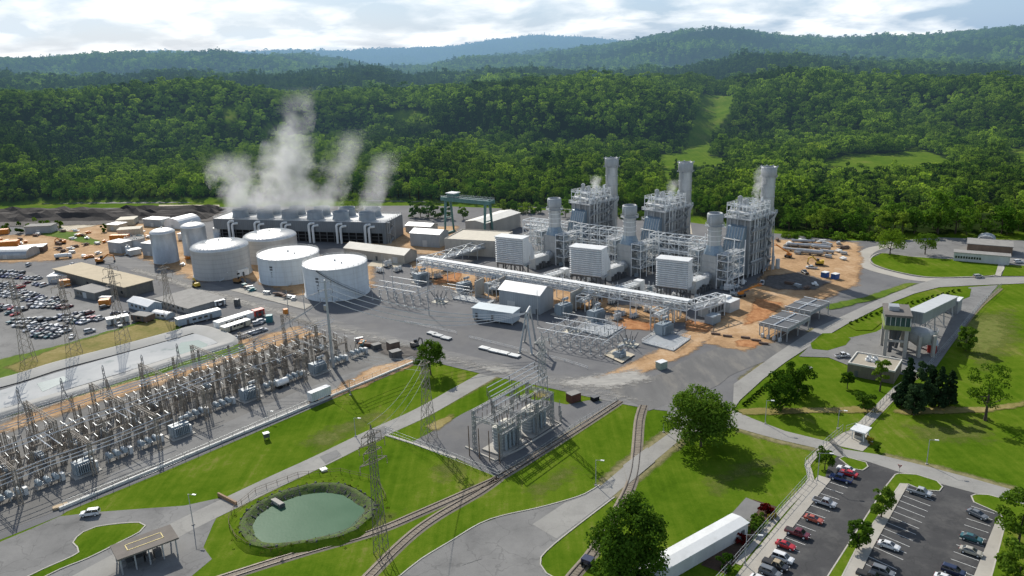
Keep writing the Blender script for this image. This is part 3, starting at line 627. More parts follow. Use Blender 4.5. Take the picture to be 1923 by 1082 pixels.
sheet('road', [(1000, 985), (1060, 945), (1100, 931), (1128, 913), (1184, 866), (1255, 815), (1276, 800), (1330, 790), (1330, 803), (1286, 818), (1262, 839), (1198, 892), (1152, 931), (1088, 980), (1045, 1012)], .05, m_road)
strip('kerb', [(735, 1092), (752, 1081), (791, 1050), (847, 1016), (900, 984), (942, 969), (1006, 955), (1059, 941), (1098, 928), (1126, 911)], .3, .0, m_kerb, .16)
strip('kerb', [(1154, 934), (1090, 983), (1041, 1022), (1016, 1047), (1015, 1061), (1026, 1077), (1060, 1096)], .3, .0, m_kerb, .16)
sheet('road', [(1370, 790), (1376, 770), (1412, 786), (1475, 810), (1557, 830), (1585, 844), (1649, 854), (1728, 873), (1822, 898), (1908, 922), (2100, 978), (2100, 1000), (1898, 941), (1829, 926), (1759, 907), (1683, 885), (1626, 866), (1573, 857), (1538, 843), (1459, 825), (1380, 803)], .07, m_road)
def verge(px, w=1.3):
    q = smooth_line(W2(px), 6); L = offset_line(q, w); R = offset_line(q, -w); patch('worn_verge', [(v.x, v.y) for v in L] + [(v.x, v.y) for v in reversed(R)], .032, m_verge, 1.4, .6, world=True)
m_verge = maskmat('worn_verge', lambda t: t.ramp(t.noise(t.pos(), .5, 6, .7), [(.35, (.15, .145, .055)), (.65, (.27, .235, .13))]), edge=.5, soft=.3, nscale=.35)
for q in ([(912, 704), (858, 740), (778, 785), (688, 826), (588, 876), (508, 914)], [(948, 700), (888, 730), (802, 777), (712, 818), (612, 868), (532, 905), (445, 950)], [(1126, 911), (1182, 863), (1253, 812)], [(1155, 934), (1200, 895), (1264, 842), (1290, 820)], [(1385, 806), (1459, 828), (1538, 846)], [(1660, 855), (1728, 871), (1822, 896), (1908, 920)], [(1392, 715), (1455, 668), (1530, 618)]): verge(q)
for pl in ([(690, 815), (720, 800), (740, 806), (708, 826)], [(600, 858), (632, 845), (642, 856), (612, 872)], [(860, 1040), (900, 1028), (905, 1050), (868, 1062)]): sheet('road_patch', pl, .075, m_old)
for pl, fd in (([(560, 830), (700, 770), (720, 780), (600, 850)], 6), ([(1320, 900), (1460, 850), (1470, 870), (1340, 930)], 8), ([(800, 880), (880, 850), (900, 870), (830, 905)], 6), ([(1700, 800), (1850, 790), (1860, 830), (1720, 830)], 8), ([(1750, 600), (1900, 580), (1923, 640), (1850, 700)], 9), ([(980, 920), (1080, 870), (1090, 890), (1000, 940)], 6), ([(500, 1000), (760, 960), (720, 1000), (520, 1050)], 7)): patch('thin_grass', pl, .02, m_verge2, fd)
# transformer pad and path to it
sheet('transformer_pad', [(772, 831), (800, 817), (869, 777), (940, 742), (1000, 752), (1023, 751), (1064, 760), (1105, 752), (1150, 752), (1160, 757), (1094, 792), (1045, 823), (937, 896), (900, 882), (857, 861)], .04, m_gravel)
sheet('gravel_bay', [(1255, 766), (1300, 772), (1330, 775), (1330, 782), (1274, 797), (1250, 790)], .04, m_old)
strip('kerb', [(724, 817), (772, 832), (857, 861)], .9, .0, m_kerb, .2, smooth=False)
# parking lot in the lower right
sheet('parking_lot', [(1573, 857), (1626, 866), (1683, 885), (1759, 907), (1829, 926), (1898, 943), (1873, 972), (1829, 1084), (1780, 1180), (1330, 1180), (1404, 1082), (1443, 1040), (1545, 912), (1557, 870)], .03, m_asph)
strip('concrete_walk', [(1549, 897), (1426, 1048), (1340, 1160)], 3.4, .06, m_conc, .1, smooth=False)
sheet('concrete_walk', [(1691, 909), (1706, 910), (1642, 1024), (1614, 1082), (1560, 1180), (1530, 1180), (1582, 1082), (1608, 1031), (1642, 980)], .17, m_conc)
sheet('concrete_walk', [(1873, 972), (1889, 980), (1861, 1082), (1845, 1150), (1805, 1150), (1829, 1082)], .17, m_conc)
isl1 = [(1576, 862), (1585, 858), (1626, 869), (1630, 877), (1620, 884), (1600, 881)]
isl2 = [(1688, 890), (1721, 892), (1759, 904), (1770, 915), (1764, 923), (1731, 921), (1706, 910), (1691, 909), (1642, 980), (1608, 1031), (1582, 1082), (1530, 1180), (1500, 1180), (1555, 1082), (1598, 1015), (1661, 917), (1681, 892)]
isl3 = [(1824, 932), (1832, 929), (1856, 930), (1960, 958), (1960, 1000), (1900, 1150), (1845, 1150), (1862, 1082), (1889, 980), (1876, 965), (1829, 944)]
for q in (isl1, isl2, isl3): sheet('lawn', q, .16, m_grass)
for q in (isl1, isl2, isl3): strip('kerb', q, .3, .03, m_kerb, .17, closed=True, smooth=False)
def stalls(a0, a1, b0, n, first=0):
    """n painted lines from the kerb line a0-a1, each running to the offset of b0 from a0"""
    a0, a1, b0 = G(*a0), G(*a1), G(*b0); d = b0 - a0
    for i in range(first, n):
        p = a0.lerp(a1, i / (n - 1)); mb = MB(); q = p + d; s = d.cross(Vector((0, 0, 1))).normalized() * .07
        mb.quad((*(p - s).xy, .065), (*(p + s).xy, .065), (*(q + s).xy, .065), (*(q - s).xy, .065)); mb.build('parking_line', m_line, kind='structure')
stalls((1555, 905), (1440, 1049), (1592, 917), 13, 0); stalls((1706, 912), (1640, 1027), (1757, 931), 12)
stalls((1630, 1045), (1600, 1100), (1684, 1070), 5); stalls((1868, 965), (1829, 1082), (1824, 951), 10)
# ------------------------------------------------------------------ paints and metals
w_steel = M('white_steel', (.76, .77, .76), .5, var=.18, scale=.5); galv = M('galvanised_steel', (.40, .42, .43), .5, .35, var=.2, scale=.6)
dk_steel = M('dark_steel', (.11, .115, .12), .6, .2, var=.3, scale=.6); rust = M('rusty_steel', (.17, .115, .08), .85, .1, var=.4, scale=.8)
grey_paint = M('grey_paint', (.33, .35, .36), .55, var=.2, scale=.4); pale_grey = M('pale_grey_paint', (.52, .53, .52), .5, var=.15, scale=.4)
white_roof = M('white_roof_sheet', (.72, .73, .72), .45, var=.10, scale=.2, dirt=(.45, .42, .38), dirtf=.35); grey_roof = M('grey_roof_felt', (.28, .27, .25), .9, var=.2, scale=.2, dirt=(.16, .15, .14), dirtf=.5)
tan_roof = M('tan_roof_felt', (.50, .42, .29), .9, var=.12, scale=.15, dirt=(.33, .27, .19), dirtf=.4); conc = M('poured_concrete', (.40, .38, .34), .85, var=.2, scale=.3, dirt=(.22, .2, .18), dirtf=.4)
beige = siding('beige_cladding', (.42, .39, .34), 1.2, dirt=(.26, .23, .2)); greyclad = siding('grey_cladding', (.33, .36, .38), 1.0); blueclad = siding('blue_grey_cladding', (.24, .31, .37), .9, metal=.25, rough=.38)
whiteclad = siding('white_cladding', (.76, .77, .76), 1.1); creamclad = siding('cream_cladding', (.55, .50, .38), 1.0); hrsgclad = siding('boiler_casing', (.28, .29, .295), 1.6, var=.25, dirt=(.15, .14, .13))
silver = M('silver_plate', (.44, .455, .46), .42, .45, var=.22, scale=.35, dirt=(.25, .24, .23), dirtf=.3); tankwhite = siding('white_tank_paint', (.60, .63, .63), 2.6, var=.10, horizontal=True, depth=.008, dirt=(.34, .30, .24), dirtf=.38, seamdark=.93, run=.05)
tanktan = siding('ribbed_tank_plate', (.44, .42, .385), 2.4, var=.12, horizontal=True, depth=.02, dirt=(.26, .22, .18), seamdark=.88, run=.06); domesilver = M('dome_aluminium', (.62, .62, .60), .38, .4, var=.18, scale=.5)
black = M('black_opening', (.012, .012, .013), .9, var=.2); dkglass = M('dark_glass', (.02, .028, .032), .12, 0, var=.3, spec=.8); greenpaint = M('green_crane_paint', (.085, .19, .175), .5, var=.25, scale=.3, dirt=(.06, .07, .06), dirtf=.4)
lpaint = M('lamp_white', (.75, .75, .72), .5, var=.1); insul = M('brown_porcelain', (.10, .05, .035), .35, var=.3, scale=2); red_p = M('red_paint', (.42, .035, .025), .45, var=.2); orange_p = M('orange_paint', (.62, .22, .03), .5, var=.2, dirt=(.3, .15, .06), dirtf=.4)
blue_p = M('blue_paint', (.03, .10, .30), .5, var=.2); yellow_p = M('yellow_paint', (.62, .42, .04), .5, var=.2); brownp = M('brown_boards', (.16, .11, .085), .85, var=.3, scale=1); tealp = M('teal_paint', (.05, .20, .22), .5, var=.2)
trafo = M('transformer_grey', (.30, .35, .38), .5, var=.2, scale=.6); tyre = M('tyre_rubber', (.018, .018, .018), .9, var=.3)
def ang(a, b): d = b - a; return math.atan2(d.y, d.x)
# ------------------------------------------------------------------ buildings from their corners on the ground
def building(name, label, cat, A, B, depth, h, roof='flat', wall=None, top=None, doors=(), wins=(), rise=None, over=.4, group=None, lift=0.0, extra=None):
    """A, B: photo positions of the near base corners; depth in metres or the photo position of the third base corner"""
    a, b = G(*A), G(*B); L = (b - a).length; rz = ang(a, b)
    if hasattr(depth, '__len__'): depth = (G(*depth) - b).length
    if isinstance(h, tuple): h = HT(A[0], A[1], h[0])
    D = depth; t = thing(name, label, cat, (a.x, a.y, .1), rz, group); wall = wall or greyclad; top = top or white_roof
    z0 = lift
    if lift:
        mb = MB()
        for x in np.linspace(.6, L - .6, max(2, int(L / 4))):
            for y in (.5, D - .5): mb.box((x, y, 0), .4, .4, lift + .05)
        mb.build('base', conc, t)
    rise = rise if rise is not None else D * .12
    if roof == 'gable_x':
        MB().profile([(0, z0), (D, z0), (D, h), (D / 2, h + rise), (0, h)], 0, L, 'x').build('wall', wall, t)
        mb = MB()
        for s in (0, 1):
            ya, yb = (-over, D / 2) if s == 0 else (D + over, D / 2); za = h - rise * over / (D / 2) + .03; zb = h + rise + .03
            mb.profile([(ya, za), (yb, zb), (yb, zb + .18), (ya, za + .18)], -over, L + over, 'x')
        mb.build('roof', top, t)
    elif roof == 'gable_y':
        MB().profile([(0, z0), (L, z0), (L, h), (L / 2, h + rise), (0, h)], 0, D, 'y').build('wall', wall, t)
        mb = MB()
        for s in (0, 1):
            xa, xb = (-over, L / 2) if s == 0 else (L + over, L / 2); za = h - rise * over / (L / 2) + .03; zb = h + rise + .03
            mb.profile([(xa, za), (xb, zb), (xb, zb + .18), (xa, za + .18)], -over, D + over, 'y')
        mb.build('roof', top, t)
    elif roof == 'arch':
        n = 10; pr = [(0, z0), (L, z0)] if L < D else None
        if L < D: pts = [(L / 2 - L / 2 * math.cos(math.pi * k / n), z0 + h * .35 + (h * .65) * math.sin(math.pi * k / n)) for k in range(n + 1)]; ax = 'y'; E_ = D; Wd = L
        else: pts = [(D / 2 - D / 2 * math.cos(math.pi * k / n), z0 + h * .35 + (h * .65) * math.sin(math.pi * k / n)) for k in range(n + 1)]; ax = 'x'; E_ = L; Wd = D
        MB().profile([(0, z0), (Wd, z0)] + list(reversed(pts)), 0, E_, ax).build('wall', wall, t)
        mb = MB()
        for p, q in zip(pts[:-1], pts[1:]): mb.profile([p, q, (q[0], q[1] + .15), (p[0], p[1] + .15)], -.15, E_ + .15, ax)
        mb.build('roof', top, t)
    else:
        mb = MB(); mb.box((L / 2, D / 2, z0), L, D, h - z0); mb.build('wall', wall, t); mb = MB()
        if roof == 'shed': mb.profile([(-over, h + .02), (D + over, h + rise), (D + over, h + rise + .2), (-over, h + .22)], -over, L + over, 'x'); MB().profile([(0, h), (D, h), (D, h + rise - .05)], .01, L - .01, 'x').build('upper_wall', wall, t)
        elif roof == 'parapet':
            mb.box((L / 2, D / 2, h), L - .8, D - .8, .12); mb.build('roof', top, t); mb = MB()
            for c, sx, sy in (((L / 2, .2, h), L, .4), ((L / 2, D - .2, h), L, .4), ((.2, D / 2, h), .4, D - .8), ((L - .2, D / 2, h), .4, D - .8)): mb.box(c, sx, sy, .55)
            mb.build('parapet', wall if extra is None else extra, t); mb = None
        else: mb.box((L / 2, D / 2, h), L + 2 * over, D + 2 * over, .3)
        if mb: mb.build('roof', top, t)
    for dx, w, dh in doors:
        mb = MB(); mb.box((L * dx, -.06, z0), w, .14, dh).build('door', dk_steel if w < 2 else pale_grey, t)
    for x0, x1, n, zz, wh in wins:
        for k in range(n):
            x = L * (x0 + (x1 - x0) * (k + .5) / n); mb = MB(); mb.box((x, -.05, zz), min(1.6, L * (x1 - x0) / n * .7), .12, wh); o = mb.build('window', dkglass, t)
    return t, L, D, h
def rail_line(mb, pts, z, hh=1.1, step=2.5, w=.08):
    for a, b in zip(pts[:-1], pts[1:]):
        a = Vector((a[0], a[1], z)); b = Vector((b[0], b[1], z)); n = max(1, int((b - a).length / step))
        for k in range(n + 1): p = a.lerp(b, k / n); mb.beam(p, p + Vector((0, 0, hh)), w)
        mb.beam(a + Vector((0, 0, hh)), b + Vector((0, 0, hh)), w); mb.beam(a + Vector((0, 0, hh * .5)), b + Vector((0, 0, hh * .5)), w)
# ------------------------------------------------------------------ generating units
UB = math.atan2(33, 35); UROW = math.radians(-36)
UN = [Vector((97 - 45 * k * math.cos(UROW), 370 - 45 * k * math.sin(UROW), 0)) for k in range(3)]
ULAB = ['nearest the bare dirt yard', 'in the middle of the three', 'farthest from the bare dirt yard']
def make_bypass():
    t = thing('bypass_stack', '', 'stack'); mb = MB(); mb.box((0, 0, 0), 8.2, 8.2, 15.5); mb.build('base_duct', silver, t)
    mb = MB()
    for z in (3, 6, 9, 12, 15.3): mb.box((0, 0, z), 8.6, 8.6, .35)
    for x in (-4.2, 4.2):
        for y in (-4.2, 4.2): mb.box((x, y, 0), .5, .5, 15.5)
    mb.build('stiffener', galv, t)
    n = 16; vs = []; sq = []
    for i in range(n):
        a = 2 * math.pi * i / n + math.pi / 16; c, s = math.cos(a), math.sin(a); k = 4.1 / max(abs(c), abs(s)); sq.append((c * k, s * k, 15.66)); vs.append((3.25 * c, 3.25 * s, 20.0))
    MB().add(sq + vs, [(i, (i + 1) % n, n + (i + 1) % n, n + i) for i in range(n)]).build('transition', blueclad, t)
    MB().lathe((0, 0, 20), [(3.25, 0), (3.25, 10.3)], 24, close=False).build('shaft', silver, t)
    MB().lathe((0, 0, 30.3), [(3.25, 0), (3.75, .4), (3.75, 4.6), (3.4, 5.0), (3.0, 5.0), (2.9, 2.5)], 24).build('silencer', grey_paint, t)
    MB().lathe((0, 0, 33), [(0.01, -.2), (2.9, -.2), (2.9, 0)], 24, close=False).build('flue', black, t)
    mb = MB(); mb.lathe((0, 0, 29.2), [(3.3, 0), (4.6, 0), (4.6, .18), (3.3, .18)], 24, False); pts = [(4.5 * math.cos(k * .3927), 4.5 * math.sin(k * .3927)) for k in range(17)]; rail_line(mb, pts, 29.4, 1.1, 2.0, .1)
    mb.build('platform', galv, t); mb = MB()
    for z in (22, 24.5, 27): mb.lathe((0, 0, z), [(3.27, 0), (3.42, 0), (3.42, .22), (3.27, .22)], 24, False)
    for z in np.arange(1, 34, .8): mb.beam((-3.75, -.3, z), (-3.75, .3, z), .08)
    mb.beam((-3.75, -.3, 16), (-3.75, -.3, 34.5), .1); mb.beam((-3.75, .3, 16), (-3.75, .3, 34.5), .1); mb.build('ladder', w_steel, t)
    return t
def make_hrsg():
    t = thing('heat_recovery_boiler', '', 'boiler')
    pr = [(11.5, 1.5), (21, 1.5), (21, 26), (19.2, 25.2), (17.2, 18.6), (16.4, 18.6), (14.6, 12.2), (13.8, 12.2), (12.2, 6.2), (11.5, 6.2)]
    MB().profile(pr, -4.8, 4.8, 'y').build('inlet_duct', blueclad, t)
    mb = MB()
    for p, q in ((pr[3], pr[4]), (pr[5], pr[6]), (pr[7], pr[8])):
        for k in range(7):
            y = -4.6 + k * 9.2 / 6; mb.beam((p[0] - .12, y, p[1] + .1), (q[0] - .12, y, q[1] + .1), .22)
    for z in (12.5, 19.4): mb.box((13.6 if z < 15 else 16.2, 0, z), 1.4, 10.2, .25)
    mb.build('duct_rib', pale_grey, t)
    MB().box((31, 0, 1.2), 20, 12, 27.6).build('casing', hrsgclad, t)
    mb = MB()
    for x in np.linspace(21.4, 40.6, 6):
        for y in (-6.35, 6.35): mb.box((x, y, 0), .7, .5, 29)
    for z in (6, 11, 16, 21, 25.5):
        for y in (-6.4, 6.4): mb.box((31, y, z), 20, .3, .5)
    for y in (-4, 0, 4): mb.box((41.25, y, 0), .5, .6, 29); mb.box((20.6, y, 20), .5, .5, 9)
    for k in range(5): mb.beam((21.4 + 3.84 * k, -6.7, 1), (25.2 + 3.84 * k, -6.7, 11), .25)
    mb.build('frame', galv, t)
    mb = MB()   # stairs and pipes on the side
    for z in (7, 12.5, 18, 23.5):
        for s in (-1, 1): mb.box((31, s * 7.6, z), 20, 1.9, .15); rail_line(mb, [(21, s * 8.5), (41, s * 8.5)], z + .1, 1.1, 2.5, .12)
        mb.box((42.4, 0, z), 1.8, 13, .15); rail_line(mb, [(43.2, -6.5), (43.2, 6.5)], z + .1, 1.1, 2.5, .12)
    for k in range(6):
        z = 1 + 4.6 * k; x0, x1 = (33, 39) if k % 2 == 0 else (39, 33); mb.beam((x0, -8.2, z), (x1, -8.2, z + 4.6), 1.0, .2); mb.box((x1, -7.8, z + 4.5), 1.8, 2.2, .15)
    for x in (32, 40): mb.beam((x, -8.9, 0), (x, -8.9, 30), .25); mb.beam((x, -6.9, 0), (x, -6.9, 30), .25)
    mb.build('stair', galv, t); mb = MB()
    for x, r in ((24, .35), (26.5, .5), (29, .3), (36.4, .45)): mb.cyl((x, -7.3, .5), (x, -7.3, 30), r, n=8)
    for z in (8, 18): mb.cyl((22, -7.5, z), (33, -7.5, z), .4, n=8)
    mb.cyl((41.9, -5, 2), (41.9, -5, 31), .5, n=8); mb.cyl((41.9, 3, 2), (41.9, 3, 31), .4, n=8); mb.build('side_pipe', pale_grey, t)
    mb = MB(); mb.box((32.5, 0, 28.9), 26, 15, .35); mb.profile([(41.5, 28.9), (46.5, 28.9), (41.5, 22.5)], -6.8, -6.3, 'y'); mb.profile([(41.5, 28.9), (46.5, 28.9), (41.5, 22.5)], 6.3, 6.8, 'y')
    mb.beam((21, -7.3, 22.5), (30, -7.3, 28.6), .6); mb.beam((30, -7.3, 22.5), (44, -7.3, 28.8), .5); mb.build('deck', galv, t)
    rng = random.Random(5); mb = MB(); rail_line(mb, [(19.6, -7.4), (45.4, -7.4), (45.4, 7.4), (19.6, 7.4), (19.6, -7.4)], 29.25, 1.2, 2.4, .13)
    for x in (21, 25.5, 30, 34.5, 39):
        for y in (-6.6, 0, 6.6): mb.beam((x, y, 29.2), (x, y, 36 - (x - 20) * .08), .3)
        mb.beam((x, -6.6, 35), (x, 6.6, 35), .3); mb.beam((x, -6.6, 32.2), (x, 6.6, 32.2), .25)
    for y in (-6.6, 6.6):
        mb.beam((21, y, 35.2), (39, y, 34.4), .3); mb.beam((21, y, 32.2), (39, y, 32.2), .25)
        for x in (21, 25.5, 30): mb.beam((x, y, 29.2), (x + 4.5, y, 34.9), .18)
    rail_line(mb, [(21, -6.8), (39, -6.8), (39, 6.8), (21, 6.8), (21, -6.8)], 35.2, 1.1, 2.6, .12); mb.build('top_frame', w_steel, t)
    mb = MB()
    for x, z, r in ((23.5, 31.3, 1.0), (29, 31.4, 1.15), (35, 31.2, .9)): mb.cyl((x, -6, z), (x, 6, z), r, n=12)
    mb.build('steam_drum', pale_grey, t); mb = MB()
    for k in range(84):
        x = rng.uniform(21, 41); y = rng.uniform(-6.4, 6.4); z = rng.uniform(29.4, 35.5); L = rng.uniform(1.5, 6.5); d = rng.choice([(1, 0, 0), (0, 1, 0), (0, 0, 1), (0, 0, 1)])
        q = (min(44, x + d[0] * L), min(7, y + d[1] * L), min(37.5, z + d[2] * L * .6)); mb.cyl((x, y, z), q, rng.choice((.16, .22, .3, .42)), n=6)
    mb.build('top_pipe', w_steel, t); mb = MB()
    for x, y, hh in ((27, 3.2, 9.6), (27, -.6, 8.6), (33, 4, 6.8), (37.5, -3, 6.2)): mb.cyl((x, y, 29.2), (x, y, 29.2 + hh), 1.15, n=12); mb.cyl((x, y, 29.2 + hh - .01), (x, y, 29.6 + hh), .7, n=10)
    mb.build('silencer', silver, t); mb = MB()
    for x, y in ((24, -5), (31, -4.4), (36, 4.6), (40, -5)): mb.box((x, y, 29.25), 2.2, 1.6, 2.4)
    mb.build('cabinet', pale_grey, t)
    s = MB(); s.lathe((48, 0, 0), [(3.45, 0), (3.45, 46.5)], 26, close=False); so = s.build('chimney', silver, t)
    MB().lathe((48, 0, 46.5), [(3.5, 0), (3.95, .3), (3.95, 4.3), (3.7, 4.8), (3.15, 4.8), (3.1, 3)], 26).build('chimney_head', grey_paint, so)
    MB().lathe((48, 0, 49.4), [(.01, -.2), (3.1, -.2), (3.1, 0)], 24, close=False).build('flue', black, so); mb = MB()
    for z in (24, 30, 36, 41, 46): mb.lathe((48, 0, z), [(3.47, 0), (3.72, 0), (3.72, .28), (3.47, .28)], 26, False)
    for z in (46.2, 51.0):
        for k in range(8): a = k * .785; mb.box((48 + 4.3 * math.cos(a), 4.3 * math.sin(a), z), .5, .5, .7)
    for k in range(14): mb.beam((44.5, 1.2 * math.sin(k), 29 + k * 1.4), (44.2, 1.2 * math.sin(k), 29.2 + k * 1.4), .4)
    mb.beam((44.25, -.4, 2), (44.25, -.4, 51), .12); mb.beam((44.25, .4, 2), (44.25, .4, 51), .12); mb.build('chimney_ring', galv, so)
    mb = MB()   # pipe drop at the near end
    mb.cyl((43, -8, .1), (43, -8, 7), .8, n=10); mb.cyl((46, -9, .1), (46, -9, 5), 1.1, n=10); mb.tube([(43, -8, 7), (42, -8, 13), (42, -7.6, 18)], .45, 8); mb.build('blowdown_vessel', pale_grey, t)
    return t
def make_frame():
    t = thing('pipework_tower', '', 'pipework'); rg = random.Random(31); mb = MB(); pb = MB(); db = MB()
    for y0, y1 in ((-11, -5.2), (5.2, 11)):
        for x in (-5, 0, 5, 9.5):
            for y in (y0, y1): mb.beam((x, y, 0), (x, y, 17 if x < 8 else 22), .34)
            for z in (5, 9.5, 14, 17): mb.beam((x, y0, z), (x, y1, z), .28)
        for z in (5, 9.5, 14, 17):
            for y in (y0, y1): mb.beam((-5, y, z), (9.5, y, z), .28)
            db.box((2.2, (y0 + y1) / 2, z + .15), 14.5, (y1 - y0) * .45, .1); rail_line(mb, [(-5, y0 if y0 < 0 else y1), (9.5, y0 if y0 < 0 else y1)], z + .2, 1.1, 2.4, .1)
        for x in (-5, 0, 5): mb.beam((x, y0, 5), (x + 5, y0, 9.5), .18); mb.beam((x, y1, 14), (x + 5, y1, 9.5), .18)
        for k in range(34):
            x, y, z = rg.uniform(-5, 9), rg.uniform(y0, y1), rg.uniform(1, 17); L = rg.uniform(2, 8); a = rg.choice(((1, 0, 0), (1, 0, 0), (0, 0, 1)))
            pb.cyl((x, y, z), (min(10, x + a[0] * L), y, min(21, z + a[2] * L)), rg.choice((.2, .3, .42, .6)), n=6)
    mb.build('frame', w_steel, t); pb.build('pipe', pale_grey, t); db.build('walkway', galv, t); mb = MB()
    for k in range(12): s = rg.choice((-1, 1)); mb.box((rg.uniform(-4, 9), s * rg.uniform(6, 10), rg.choice((.1, 5.3, 9.8, 14.3))), rg.uniform(1, 2.4), rg.uniform(1, 2), rg.uniform(1, 2.4))
    mb.build('cabinet', trafo, t); return t
pf0 = make_frame()
for k, u in enumerate(UN): o = pf0 if k == 0 else copy_tree(pf0); o.location = u; o.rotation_euler = (0, 0, UB); o['label'] = 'white steel frame stuffed with pipes around the short stack, ' + ['beside the bare dirt yard', 'middle of three', 'nearest the gantry crane'][k]; o['group'] = 'pipe frames around the short stacks'
by0 = make_bypass(); hr0 = make_hrsg()
for k, u in enumerate(UN):
    b = by0 if k == 0 else copy_tree(by0); b.location = u; b.rotation_euler = (0, 0, UB); h = hr0 if k == 0 else copy_tree(hr0); h.location = u; h.rotation_euler = (0, 0, UB)
    b['label'] = 'short round exhaust stack on a square duct, ' + ['nearest the bare dirt yard', 'middle of its row of three', 'nearest the green gantry crane'][k]; b['group'] = 'short stacks in front of the boilers'
    h['label'] = 'tall grey boiler with pipework on top and high chimney, ' + ['beside the bare dirt yard', 'middle of the three', 'farthest from the dirt yard'][k]; h['group'] = 'boilers with chimneys'
# intake filter houses
def make_intake(L=16.0, D=6.6, z0=7.5, hh=13.2):
    t = thing('air_intake_house', '', 'filter house'); MB().box((L / 2, D / 2, z0), L, D, hh).build('body', whiteclad, t)
    MB().box((L / 2, D / 2 - .3, z0 + hh), L + .5, D + 1.2, .35).build('roof', white_roof, t); mb = MB(); n = 13
    for k in range(n):
        z = z0 + .15 + k * (hh - .3) / n; p = (hh - .3) / n
        mb.profile([(-.03, z + p * .99), (-.75, z + p * .62), (-.75, z + p * .34), (-.03, z + p * .74)], .1, L - .1, 'x')
    mb.build('louvre', w_steel, t); mb = MB(); mb.box((L / 2, -.02, z0 + .1), L - .2, .06, hh - .2); mb.build('intake_opening', M('louvre_gap', (.17, .18, .19), .8, var=.2), t); mb = MB()
    for x in (.6, L / 3, 2 * L / 3, L - .6):
        for y in (.5, D - .5): mb.box((x, y, 0), .55, .55, z0)
    for y in (.5, D - .5): mb.beam((.6, y, z0 - .4), (L - .6, y, z0 - .4), .5); mb.beam((.6, y, .4), (L / 3, y, z0 - .5), .25); mb.beam((L - .6, y, .4), (2 * L / 3, y, z0 - .5), .25)
    mb.build('leg', dk_steel, t); mb = MB()
    for k in range(9): mb.beam((L + .15, 1, z0 + k * 1.5), (L + .15, 2, z0 + k * 1.5), .1)
    rail_line(mb, [(L + .2, .2), (L + 1.4, .2), (L + 1.4, D)], z0, 1.1, 1.6, .1); mb.box((L + .75, D / 2, z0 - .2), 1.3, D, .15); mb.build('side_platform', galv, t)
    # bent duct down to the turbine
    mb = MB(); prv = None; cx, w = L * .62, 6.5
    for k in range(9):
        a = k / 8 * math.pi / 2; y = D + 1.0 + 7.5 * math.sin(a); z = z0 + 4.3 - 7.5 * (1 - math.cos(a)) + 2.5; s = 3.6 - 1.1 * k / 8; ny, nz = math.sin(a), math.cos(a)
        ring = [(cx - w / 2, y + ny * s, z + nz * s), (cx + w / 2, y + ny * s, z + nz * s), (cx + w / 2, y - ny * s * .8, z - nz * s * .8), (cx - w / 2, y - ny * s * .8, z - nz * s * .8)]
        if prv is None: mb.add([(p[0], D + .02, p[2]) for p in ring] + ring, [(i, (i + 1) % 4, 4 + (i + 1) % 4, 4 + i) for i in range(4)], False)
        else: mb.add(prv + ring, [(i, (i + 1) % 4, 4 + (i + 1) % 4, 4 + i) for i in range(4)], False)
        prv = ring
    mb.build('bent_duct', w_steel, t); return t
in0 = make_intake(); Ipx = [((1231, 566), (1287, 576)), ((1071, 543), (1125, 553)), ((933, 520), (982, 527))]
for k, (A, B) in enumerate(Ipx):
    a, b = G(*A), G(*B); o = in0 if k == 0 else copy_tree(in0); o.location = a; o.rotation_euler = (0, 0, UROW + math.radians(6)); s = (b - a).length / 16.0; o.scale = (s, s, HT(A[0], A[1], [485, 463, 444][k]) / 20.9)
    o['label'] = 'white louvred air intake box raised on legs, ' + ['nearest the bare dirt yard', 'middle one of three', 'nearest the green gantry crane'][k]; o['group'] = 'white air intake boxes'
# turbine hall blocks between the intake houses and the stacks
def make_turbine():
    t = thing('gas_turbine', '', 'turbine'); MB().box((-9, 0, .1), 11, 6, 6.2).build('enclosure', pale_grey, t); MB().cyl((-3.6, 0, 4), (.2, 0, 5), 1.8, 2.6, 16).build('exhaust_diffuser', grey_paint, t)
    mb = MB(); rail_line(mb, [(-14.4, -3), (-3.6, -3), (-3.6, 3), (-14.4, 3), (-14.4, -3)], 6.4, 1.1, 2.2, .12)
    for k in range(8): mb.cyl((-13.6 + k * 1.3, -2.2, 6.3), (-13.6 + k * 1.3, 1.5, 6.3), .28, n=6)
    mb.build('roof_pipe', w_steel, t); mb = MB()
    for k in range(5): mb.box((-13 + 2.1 * k, -3.9, .1), 1.5, 1.4, 2.2 + (k % 3) * .7)
    mb.build('skid', dk_steel, t); mb = MB()
    for k in range(3): mb.box((-12 + 3 * k, 4.4, .1), 2.4, 2.2, 3.5)
    mb.build('cabinet', tealp, t); return t
tu0 = make_turbine()
for k, u in enumerate(UN):
    o = tu0 if k == 0 else copy_tree(tu0); o.location = u + Vector((math.cos(UB), math.sin(UB), 0)) * -4.3; o.rotation_euler = (0, 0, UB); o['label'] = 'grey turbine enclosure tucked behind the intake box, ' + ['nearest the bare dirt yard', 'middle of three', 'nearest the gantry crane'][k]; o['group'] = 'turbine enclosures'
